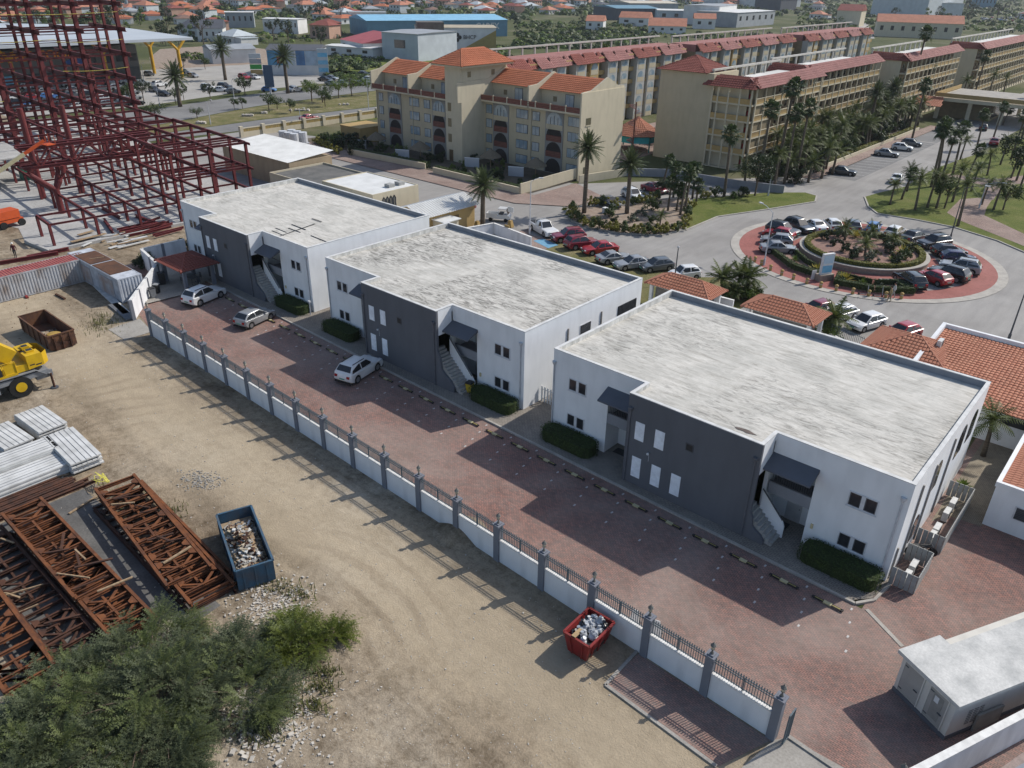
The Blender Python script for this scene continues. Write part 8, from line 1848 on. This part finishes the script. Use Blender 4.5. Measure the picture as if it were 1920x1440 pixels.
# orange boom lift
BO = mat('lift_orange', (.52, .085, .02), (.45, .075, .02), 2, .5); g = G(18, 424)
bl_ = thing('boom_lift', 'orange boom lift with cream telescopic boom on the slab', 'boom lift', (g.x, g.y, .03), R(100)); MB().box(-1.5, -1.0, .55, 1.5, 1.0, 1.0).build('chassis', BO, bl_); MB().box(-1.9, -1.0, 1.1, 1.2, 1.0, 2.1).build('turntable', BO, bl_)
for x in (-1.15, 1.15):
    for y in (-1.0, 1.0): MB().tube((x, y-.18, .45), (x, y+.18, .45), .45, n=14).build('wheel', TYRE, bl_)
CRB = mat('boom_cream', (.52, .46, .28), None, 2, .5); MB().bar((-1.4, 0, 2.0), (-1.6, 2.2, 5.0), .4, .5).build('lower_boom', CRB, bl_); MB().bar((-1.6, 2.2, 5.0), (4.4, .2, 8.4), .36, .42).build('upper_boom', CRB, bl_); MB().bar((4.4, .2, 8.4), (6.9, -.6, 9.8), .3, .36).build('boom_tip', BO, bl_)
MB().box(6.7, -1.3, 9.2, 7.9, .1, 9.3).build('platform', BO, bl_)
for x, y in ((6.7, -1.3), (7.9, -1.3), (6.7, .1), (7.9, .1)): MB().tube((x, y, 9.3), (x, y, 10.4), .03).build('basket_post', BO, bl_)
o = thing('site_bin', 'green site bin standing inside the steel frame', 'bin', (*G2(54, 336), .03)); MB().box(-.9, -.9, 0, .9, .9, 2.2).build('body', mat('bin_green', (.02, .13, .09), None, 3, .6), o); MB().box(-1, -1, 2.2, 1, 1, 2.3).build('lid', MATS['bin_green'], o)
plant(SHR['mid'], 283, 500, 1.3, 'leafy shrub behind the diagonal white wall'); plant(SHR['bright'], 275, 488, 1.2, 'bright shrub between container and diagonal wall'); plant(SHR['dark'], 270, 503, 1.1, 'dark shrub at the end of the white container'); plant(SHR['dark'], 352, 474, 1.3, 'dark plant behind the gazebo roof')
# ================================================================== HIGHWAY, STORE AND TOWN
def px_sheet(name, pts, z, m): return sheet(name, [G2(*p) for p in pts], z, m)
px_sheet('highway', [(-260, 285), (300, 233), (480, 199), (700, 170), (1000, 128), (1000, 112), (700, 150), (480, 176), (270, 207), (-260, 250)], .0, HWAY)
px_sheet('highway', [(-200, 345), (300, 262), (480, 242), (715, 214), (1000, 175), (1000, 160), (715, 199), (480, 226), (330, 247), (-200, 322)], .004, HWAY)
px_sheet('median_grass', [(-200, 320), (330, 246), (480, 225), (715, 198), (900, 172), (900, 142), (700, 171), (480, 200), (300, 234), (-200, 285)], -.004, VERGE)
px_sheet('verge_grass', [(480, 250), (715, 222), (720, 214), (480, 243)], .008, LAWN)
px_sheet('store_parking', [(-200, 240), (260, 200), (470, 170), (690, 148), (900, 120), (880, 105), (690, 135), (480, 120), (300, 130), (200, 135), (-200, 190)], -.006, LOTA)
px_sheet('sandy_lot', [(280, 108), (300, 92), (420, 84), (500, 92), (510, 118), (495, 135), (400, 126), (290, 132)], -.008, BED)
px_sheet('meadow', [(600, 118), (690, 100), (830, 110), (900, 125), (720, 145), (640, 140), (606, 138)], -.006, m_lawn('meadow', (.085, .11, .025), (.14, .165, .04), (.2, .2, .07), .12))
# cream fence wall along the road
fw = thing('roadside_wall', 'long cream wall with ochre balusters along the highway', 'wall', (-146.5, 84, 0)); NW = 12
for i in range(NW+1):
    MB().box(-.35, i*5-.35, 0, .35, i*5+.35, 2.1).build('pier', YC, fw)
    if i < NW: w_ = MB().box(-.12, i*5+.35, 0, .12, i*5+4.65, 1.0).build('wall_panel', YC, fw); MB().box(-.1, i*5+.35, 1.0, .1, i*5+4.65, 1.6).build('baluster_panel', mat('baluster_ochre', (.36, .26, .09), (.2, .15, .06), 1, .8, stretch=(1, 9, .3)), w_); MB().box(-.15, i*5+.35, 1.6, .15, i*5+4.65, 1.75).build('coping', YC, w_)
car('sedan', 'red', 580, 226, 92, 'red saloon driving along the near carriageway')
# store with its canopy on yellow columns
SG = mat('store_grey', (.125, .12, .115), (.16, .155, .15), .15, .9); CAN = mat('canopy_metal', (.40, .43, .46), (.46, .485, .51), .1, .5)
sm = thing('supermarket', 'dark grey supermarket with orange lettering under a big metal canopy', 'supermarket', (0, 0, 0))
MB().box(-300, 30, 0, -249, 112.5, 9.6).build('wall', SG, sm); MB().box(-249, 30, 0, -248.6, 112, 3.6).build('shopfront', mat('shop_dark', (.035, .038, .042), (.07, .075, .08), .3, .3), sm)
for y in (98, 102, 106, 110): MB().box(-249, y, 5.2, -248.9, y+2.2, 7.2).build('window', GLASS, sm)
for y in (52, 64, 72): MB().box(-248.6, y, 1.2, -248.5, y+6, 3.4).build('poster', SB, sm)
cn = MB(); Pc = [(-235, 10), (-235, 72), (-233, 122.5), (-300, 127), (-330, 100), (-330, 10)]; cn.prism(Pc, 11.3, 12.0); cn.build('canopy', CAN, sm)
for x, y in ((-245.5, 76.7), (-246.4, 101.5), (-244.4, 123.0), (-259.3, 121.5)):
    MB().tube((x, y, 0), (x, y, 8), .5, n=10).build('column', mat('column_yellow', (.55, .31, .02), None, 2, .5), sm)
    for s in (1, -1): MB().tube((x, y, 7.8), (x, y+3.2*s, 11.3), .4, n=8).build('column_branch', MATS['column_yellow'], sm)
o = put('lettering', text_mesh('SUPER FOOD', 3.4, mat('letter_orange', (.9, .30, .03), None, 3, .5), .1, .06), sm, (-248.8, 85, 7.9)); o.rotation_euler = (R(90), 0, R(90))
MB().ball((-248.9, 94.5, 5.9), 1, 12, (.1, 2.8, .9)).build('blue_badge', mat('badge_blue', (.04, .10, .32), None, 3, .5), sm)
# billboards and sheds
def shed(label, A, B_, depth, h, wall, roof, roofh=0.6, wins=0, name='warehouse', cat='warehouse', over=.4, group=None):
    """building whose front base runs between two ground pixels"""
    a, b = G(*A), G(*B_); d = (b-a); L = d.length; rz = math.atan2(d.y, d.x); t = thing(name, label, cat, (a.x, a.y, 0), rz, group)
    MB().box(0, 0, 0, L, depth, h).build('wall', wall, t)
    MB().mesh(((-over, -over, h), (L+over, -over, h), (L+over, depth+over, h), (-over, depth+over, h), (-over, depth/2, h+roofh), (L+over, depth/2, h+roofh)), ((0, 1, 5, 4), (2, 3, 4, 5), (0, 4, 3), (1, 2, 5), (3, 2, 1, 0))).build('roof', roof, t)
    for i in range(wins):
        w_ = MB().box(L*(i+.35)/wins, -.05, h*.45, L*(i+.35)/wins+L*.3/wins, .02, h*.75).build('window', GLASS, t)
    return t, L
def fm(n, c): return mat('far_'+n, c, tuple(x*.85 for x in c), .3, .8)
FW, FRED, FBLUE, FGREY, FDK, FTEAL, FPALE = fm('white', (.62, .62, .61)), fm('red', (.36, .09, .10)), fm('blue', (.22, .45, .62)), fm('grey', (.30, .32, .34)), fm('dark', (.09, .095, .11)), fm('teal', (.13, .25, .33)), fm('pale', (.46, .50, .52))
bb, L = shed('long white shed carrying a wide blue advertising banner', (505, 140), (602, 141), 14, 7.4, FW, FDK, 1.2); rg = random.Random(4)
for i, (x0, x1, c) in enumerate(((.0, .32, (.05, .16, .26)), (.33, .52, (.30, .33, .35)), (.55, .72, (.06, .13, .24)), (.73, .98, (.22, .28, .34)))): MB().box(L*x0, -.12, 2.9, L*x1, -.02, 7.2).build('banner', mat('banner_%d' % i, c, tuple(min(1, q*1.7+.03) for q in c), .25, .5), bb)
MB().box(L*.18, -.16, 3.4, L*.3, -.12, 5.6).build('banner_accent', mat('banner_coral', (.42, .13, .07), None, 2, .5), bb)
o = thing('pylon_sign', 'pale blue pylon sign at the right end of the banner shed', 'sign', G(608, 142), .9); MB().box(-1.6, -.3, 0, 1.6, .3, 8).build('panel', FPALE, o)
for k in range(3): MB().box(-1.5, -.34, 1.2+2.2*k, 1.5, -.3, 2.4+2.2*k).build('blue_band', SB, o)
o = thing('pylon_sign', 'stack of small green and white signs at the left end of the banner shed', 'sign', G(482, 141), .9)
for k, c in enumerate((YO, mat('sign_green', (.05, .30, .06), None, 3, .5), FGREY, FPALE)): MB().box(-1.8, -.2, .2+1.6*k, 1.8, .2, 1.6+1.6*k).build('panel', c, o)
o = thing('totem_sign', 'dark blue totem sign beside the highway', 'sign', G(508, 178), .8); MB().box(-1.2, -.25, 2, 1.2, .25, 7.5).build('panel', mat('totem_blue', (.06, .10, .16), None, 2, .5), o); MB().box(-.2, -.15, 0, .2, .15, 2).build('post', PVC, o)
SH = [('low white shed with striped roof left of the banner', (400, 120), (482, 117), 16, 4.6, FW, FGREY, 1.2, 0), ('white depot with wine-red roof', (640, 98), (682, 108), 30, 5.0, FW, FRED, 3.0, 3), ('small white office under the red depot', (612, 103), (700, 110), 9, 3.6, FW, FW, .3, 3), ('pale blue-grey windowless hall behind the stair tower', (718, 110), (785, 116), 24, 9.5, FPALE, FGREY, .4, 1), ('wide warehouse with bright blue roof', (690, 72), (951, 68), 38, 8.0, FTEAL, FBLUE, 2.0, 0),
      ('long white terrace with flat roofs left of the red depot', (495, 62), (560, 64), 12, 7, FW, FW, .3, 7), ('unfinished grey block building with a row of openings', (425, 52), (478, 52), 12, 8, FGREY, FW, .3, 5), ('white villa with dark blue hipped roof', (372, 78), (420, 78), 14, 5.5, FW, FDK, 3.5, 4), ('dark roofed white bungalow behind the store canopy', (335, 72), (375, 76), 14, 5, FW, FDK, 3, 2), ('long low white building left of the blue warehouse', (655, 42), (725, 42), 14, 6, FW, FGREY, .4, 7),
      ('grey hall with teal roof in the far middle', (1155, 38), (1235, 38), 45, 8, FDK, FTEAL, 1.5, 0), ('far hall with cream roof behind the teal one', (1180, 28), (1270, 28), 40, 9, FGREY, fm('cream', (.52, .47, .38)), 1.5, 0), ('long white wall building in the far middle', (1232, 42), (1325, 44), 30, 8, FPALE, FW, .4, 4), ('white and dark three-storey office in the far middle', (1345, 48), (1378, 42), 25, 12, FW, FGREY, .4, 5), ('grey pavilion hall right of the far office', (1380, 52), (1450, 46), 30, 9, FGREY, FW, .4, 6), ('very distant long green-roofed hall', (1340, 9), (1420, 9), 60, 10, FPALE, FTEAL, 1, 0), ('very distant white halls at the right', (1420, 14), (1500, 13), 60, 9, FW, FW, 1, 0), ('big pale modern hall at the upper right', (1735, 33), (1800, 28), 50, 16, FPALE, FPALE, 1, 0), ('low glazed front of the pale hall at the upper right', (1696, 28), (1740, 31), 40, 11, FPALE, FW, 1, 4), ('blue-grey distant block at the far right', (1825, 14), (1865, 15), 30, 12, FTEAL, FGREY, .4, 6), ('distant dark brown block right of the far halls', (1462, 20), (1492, 19), 30, 10, FDK, FDK, .4, 0),
      ('small shed with red hipped roof at the edge of the scrub', (1098, 56), (1130, 57), 14, 5, FW, TERRA, 3, 2), ('long restaurant with red hipped roof at the edge of the scrub', (1215, 62), (1285, 64), 16, 4, FW, TERRA, 4, 4), ('pavilion with red roof before the far office', (1300, 54), (1340, 55), 12, 6, FW, TERRA, 3, 2), ('second pavilion with red roof in the far middle', (1160, 48), (1215, 50), 14, 5, FW, TERRA, 3.5, 2), ('orange tiled hall behind the balcony wings', (1640, 68), (1800, 74), 18, 8, YC, TERRA, 4, 8), ('yellow hall with red roof at the end of the arched row', (1565, 48), (1610, 50), 18, 10, YC, TRED, 4, 0)]
for a in SH:
    t, L = shed(*a[:1], a[1], a[2], a[3], a[4], a[5], a[6], a[7], a[8])
    if a[0].startswith('wide warehouse'): o = put('lettering', text_mesh('CAREX', 4.2, FW, .05, .05), t, (L*.85, -.1, 5.0)); o.rotation_euler = (R(90), 0, 0)
o, L = shed('angular white and gold showroom with a round emblem', (785, 98), (930, 98), 20, 9.5, FW, fm('sand', (.40, .35, .26)), .6); MB().box(-.2, -.3, .2, L*.33, 10, 11.5).build('dark_cube', mat('cube_brown', (.10, .085, .07), (.14, .12, .10), .6, .6), o); MB().mesh(((L*.5, -.1, .2), (L, -.1, .2), (L, -.1, 8.6)), ((0, 1, 2),)).build('gold_wedge', mat('gold', (.34, .26, .09), None, 1, .6), o)
em = MB()
for k in range(4): em.tube((L*.5+1.0*math.cos(k*1.571), -.2, 5.8+1.0*math.sin(k*1.571)), (L*.5+1.0*math.cos(k*1.571), -.05, 5.8+1.0*math.sin(k*1.571)), .8, n=10)
em.build('emblem', BLACKP, o); q = put('lettering', text_mesh('BHCP', 2.2, BLACKP, .05), o, (L*.5+5.2, -.15, 5.8)); q.rotation_euler = (R(90), 0, 0)
# ------------------------------------------------------------------ houses of the town
def house_proto(seed, wall, roof):
    rg = random.Random(seed); t = thing('town_house', 'x', 'house'); w_, d_, h = rg.uniform(10, 15), rg.uniform(9, 12), rg.choice((3.2, 3.4, 6.0)); b = MB().box(-w_/2, -d_/2, 0, w_/2, d_/2, h)
    if seed % 3 == 0: b.box(w_/2, -d_/2+1, 0, w_/2+4.5, d_/2-2, h*.8)
    b.build('wall', wall, t); e = .6; zr = h+rg.uniform(1.8, 2.8); k = d_/2*.9
    MB().mesh(((-w_/2-e, -d_/2-e, h), (w_/2+e, -d_/2-e, h), (w_/2+e, d_/2+e, h), (-w_/2-e, d_/2+e, h), (-w_/2+k, 0, zr), (w_/2-k, 0, zr)), ((0, 1, 5, 4), (2, 3, 4, 5), (3, 0, 4), (1, 2, 5), (3, 2, 1, 0))).build('roof', roof, t)
    if seed % 3 == 0: MB().box(w_/2, -d_/2+.8, h*.8, w_/2+4.8, d_/2-1.8, h*.8+.3).build('annex_roof', roof, t)
    for s in (-1, 1):
        for x in (-w_*.3, 0, w_*.3):
            for z in ([1.0] if h < 5 else [1.0, 3.8]): MB().box(x-.7, s*d_/2-.06, z, x+.7, s*d_/2+.06, z+1.3).build('window', GLASS, t)
    MB().box(w_*.15, -d_/2-.07, 0, w_*.15+.9, -d_/2, 2.1).build('door', DOORB, t); return t
HT = [('white', 'orange', FW, TORANGE), ('cream', 'red', fm('wallcream', (.52, .46, .34)), TRED), ('white', 'dark grey', FW, FDK), ('white', 'terracotta', FW, TERRA), ('ochre', 'orange', fm('wallochre', (.48, .34, .15)), TORANGE), ('pale grey', 'terracotta', FPALE, TERRA), ('white', 'pale flat', FW, FPALE), ('salmon', 'red', fm('wallsalmon', (.48, .30, .22)), TRED), ('white', 'brown', FW, fm('brown', (.20, .12, .09))), ('cream', 'grey', fm('wallcream2', (.5, .46, .38)), FGREY)]
HP = [house_proto(i, a[2], a[3]) for i, a in enumerate(HT)]
rg = random.Random(20); spots = []; tries = 0
KEEP = [(660, 28, 985, 100), (420, 30, 600, 75), (1075, 14, 1530, 80), (0, 45, 400, 130), (1540, 0, 1920, 80), (960, 30, 1240, 85), (620, 50, 740, 110)]
while len(spots) < 290 and tries < 20000:
    tries += 1; px = rg.uniform(-60, 1980); py = 2+80*rg.random()**2.6
    if any(a < px < c and b < py < d for a, b, c, d in KEEP): continue
    if py > 62 and px > 620: continue
    g = G(px, py)
    if any((g.x-s[0])**2+(g.y-s[1])**2 < 14.0**2 for s in spots): continue
    spots.append((g.x, g.y, px, py))
for i, (x, y, px, py) in enumerate(sorted(spots, key=lambda s: s[2])):
    k = rg.choice((0, 0, 1, 2, 3, 3, 4, 5, 6, 7, 7, 8, 9)); a = HT[k]; dist = 'nearer' if py > 30 else 'middle' if py > 15 else 'most distant'
    dup(HP[k], (x, y, 0), rg.choice((0, 1.571, 3.14, .3, -.3, 1.2)), '%s house with %s roof, %s rows, %s from left' % (a[0], a[1], dist, ORD[i]), 'houses of the far town')
ftree = [tree_proto(60+i, h, r_, m, 420, .62, (1, 1, .75), 'town_tree', .2) for i, (h, r_, m) in enumerate(((7, 3.6, SHRUBD), (6, 3.2, SHRUB), (8, 4.0, SHRUBD), (5, 3.4, SHRUBB)))]
for i, px in enumerate(sorted(rg.uniform(-40, 1960) for _ in range(395))):
    py = 2+88*rg.random()**2.0
    if any(a < px < c and b < py < d for a, b, c, d in KEEP[:3]+KEEP[5:]) and rg.random() < .85: continue
    if py > 66 and px > 640: continue
    g = G(px, py)
    if any((g.x-s[0])**2+(g.y-s[1])**2 < 7**2 for s in spots): continue
    dup(ftree[rg.choice((0, 0, 1, 2, 2, 3))], (g.x, g.y, 0), rg.uniform(0, 6), 'garden tree among the far town houses, %s tree counted from the left' % ORD[i], 'trees of the far town', scale=rg.uniform(.8, 1.6))
# low scrub covering the open land (a mass nobody could count)
mb = MB(); rg = random.Random(15)
def bush(x, y, r_, n, m):
    mb.m(m)
    for _ in range(n):
        v = Vector((rg.gauss(0, 1), rg.gauss(0, 1), abs(rg.gauss(0, 1)))).normalized(); p = Vector((x+v.x*r_, y+v.y*r_, v.z*r_*.75)); u = v.orthogonal().normalized(); u = Matrix.Rotation(rg.uniform(0, 6), 3, v) @ u; w_ = v.cross(u); s = r_*rg.uniform(.35, .6); mb.face((p-u*s, p+w_*s*.6, p+u*s, p-w_*s*.6))
for bx, n, r0, r1 in (((965, 42, 1230, 92), 620, 1.2, 2.6), ((620, 96, 720, 128), 150, .8, 2.0), ((760, 90, 960, 112), 160, 1, 2.2), ((1240, 64, 1560, 74), 90, 1, 2.4), ((1500, 18, 1920, 62), 420, 1.5, 3.2), ((0, -8, 1920, 4), 900, 4, 9), ((0, 2, 1000, 40), 900, 1.5, 4.5), ((900, 2, 1920, 30), 800, 1.5, 4.5), ((280, 60, 640, 80), 90, 1, 2.5), ((340, 100, 420, 112), 40, .8, 1.6), ((610, 140, 690, 150), 70, .8, 1.6)):
    for _ in range(n): g = G(rg.uniform(bx[0], bx[2]), rg.uniform(bx[1], bx[3])); bush(g.x, g.y, rg.uniform(r0, r1), 14, rg.choice((SHRUB, SHRUBD, SHRUB, SHRUBB)))
for k in range(16): g = G(rg.uniform(610, 690), 133-k*.4); bush(g.x, g.y, 1.8, 14, SHRUB)
stuff(tag(mb.build('scrub'), 'low green scrub covering the open land round the town', 'scrub'))
# median trees, rocks, store palms and parked cars
for i, (px, py, s, k) in enumerate(((292, 225, .9, 'flatd'), (585, 190, 1.1, 'flat'), (635, 184, 1.0, 'flat'), (660, 180, 1.0, 'flat'), (605, 192, 1.1, 'flatd'), (690, 178, 1.0, 'flat'), (505, 210, .8, 'round'), (520, 205, .7, 'flatd'), (545, 212, .6, 'round'), (440, 206, .5, 'round'), (455, 204, .5, 'round'), (370, 222, .6, 'flatd'), (610, 200, .7, 'round'), (460, 180, .9, 'round'), (330, 195, .7, 'round'), (395, 190, .7, 'dark'), (345, 187, .6, 'dark'), (575, 172, .6, 'round'), (655, 160, .7, 'flat'), (245, 195, .9, 'round'), (270, 190, .8, 'dark'), (385, 130, .7, 'round'), (345, 128, .7, 'dark'))):
    plant(TREES[k], px, py, s, 'tree beside the highway, %s in the list from the bush at the steel frame' % ORD[i] if i else 'flat-topped tree beside the highway next to the steel frame', 'trees beside the highway')
mb = MB()
for _ in range(46): g = G(rg.uniform(330, 700), 0) if False else G(*rg.choice(((330+rg.uniform(-9, 9), 237), (380+rg.uniform(-9, 9), 232), (465+rg.uniform(-9, 9), 218), (493+rg.uniform(-9, 9), 213), (560+rg.uniform(-20, 20), 208), (645+rg.uniform(-9, 9), 197)))); mb.ball((g.x, g.y, .2), rg.uniform(.3, .6), 6, (1, 1, .8), .2, rg)
stuff(tag(mb.build('median_rocks', PALE), 'scattered pale rocks on the grassy highway median', 'rocks'))
for i, (px, py, top) in enumerate(((423, 150, 92), (540, 175, 108), (338, 200, 145))): palm('date', px, py, top, ['tall palm left of the banner shed', 'tall palm in front of the banner', 'palm beside the highway near the store'][i], None, i % 2, sc_=1.5)
for i, (px, py, ty) in enumerate(((395, 233, 190), (692, 214, 150), (565, 250-10, 205), (300, 200, 150), (270, 150, 120), (440, 190, 150))): lamp(px, py, ty, 'tall pale lamp mast beside the highway, %s of the masts' % ORD[i], 1.5, 0, False, 'lamp masts by the highway')
cl = ['white', 'silver', 'grey', 'white', 'darkgrey', 'red', 'blue', 'silver', 'black']; cs = [(390, 168, 10), (422, 166, 15), (438, 175, 80), (415, 172, 40), (308, 180, 20), (290, 172, 0), (300, 162, 100), (268, 160, 90), (280, 142, 0), (350, 142, 10), (362, 145, 10), (345, 138, 10), (610, 152, 20), (622, 150, 20), (623, 160, 15), (644, 160, 15), (656, 158, 15), (672, 160, 15), (684, 158, 15), (692, 152, 15), (683, 142, 10), (552, 170, 95), (505, 172, 40), (555, 172, 95), (458, 148, 0), (478, 148, 0), (698, 100, 5), (706, 99, 5)]
rg = random.Random(6)
for r_ in range(5):
    for k in range(9): cs.append((25+k*27+r_*4+rg.uniform(-3, 3), 168+r_*10-k*1.4, 80+rg.uniform(-8, 8)))
for i, (px, py, hd) in enumerate(sorted(cs)):
    g = G(px, py); c = rg.choice(cl); far_car(rg.choice(('suv', 'sedan', 'hatch', 'sedan')), c, g.x, g.y, hd, '%s car, %s from the left in the supermarket parking area' % (c if c != 'darkgrey' else 'dark grey', ORD[i]), 'cars in the supermarket parking area')
for i in range(36):
    px = rg.uniform(1480, 1640) if i < 14 else rg.uniform(1840, 1920); py = rg.uniform(40, 66)-(px-1480)*.06 if i < 14 else rg.uniform(33, 40); g = G(px, py); c = rg.choice(cl); far_car('sedan', c, g.x, g.y, rg.uniform(60, 110), '%s car in the distance at the upper right' % ('dark grey' if c == 'darkgrey' else c), 'distant cars at the upper right')
px_sheet('far_road', [(1470, 75), (1640, 72), (1625, 40), (1600, 20), (1580, 12), (1572, 12), (1585, 25), (1600, 45), (1560, 62), (1470, 66)], -.01, LOTA)
# ------------------------------------------------------------------ prototypes are removed once everything is copied
for p_ in list(PROTO.values())+list(PALMS.values())+list(SHR.values())+list(TREES.values())+[AGV, AGG]+HP+ftree: drop(p_)
# ================================================================== AIR
hz = MB().box(-3900, -500, -1.0, 3900, 3900, 44).build('haze'); stuff(tag(hz, 'faint pale haze lying over the whole scene', 'haze'))
hm = bpy.data.materials.new('haze_air'); hm.use_nodes = True; n = hm.node_tree.nodes
for q in list(n):
    if q.type != 'OUTPUT_MATERIAL': n.remove(q)
pv = n.new('ShaderNodeVolumePrincipled'); pv.inputs['Color'].default_value = (0.80, 0.86, 0.95, 1); pv.inputs['Density'].default_value = 0.00009; pv.inputs['Anisotropy'].default_value = 0.2
hm.node_tree.links.new(pv.outputs[0], [q for q in n if q.type == 'OUTPUT_MATERIAL'][0].inputs['Volume']); hz.data.materials.append(hm)
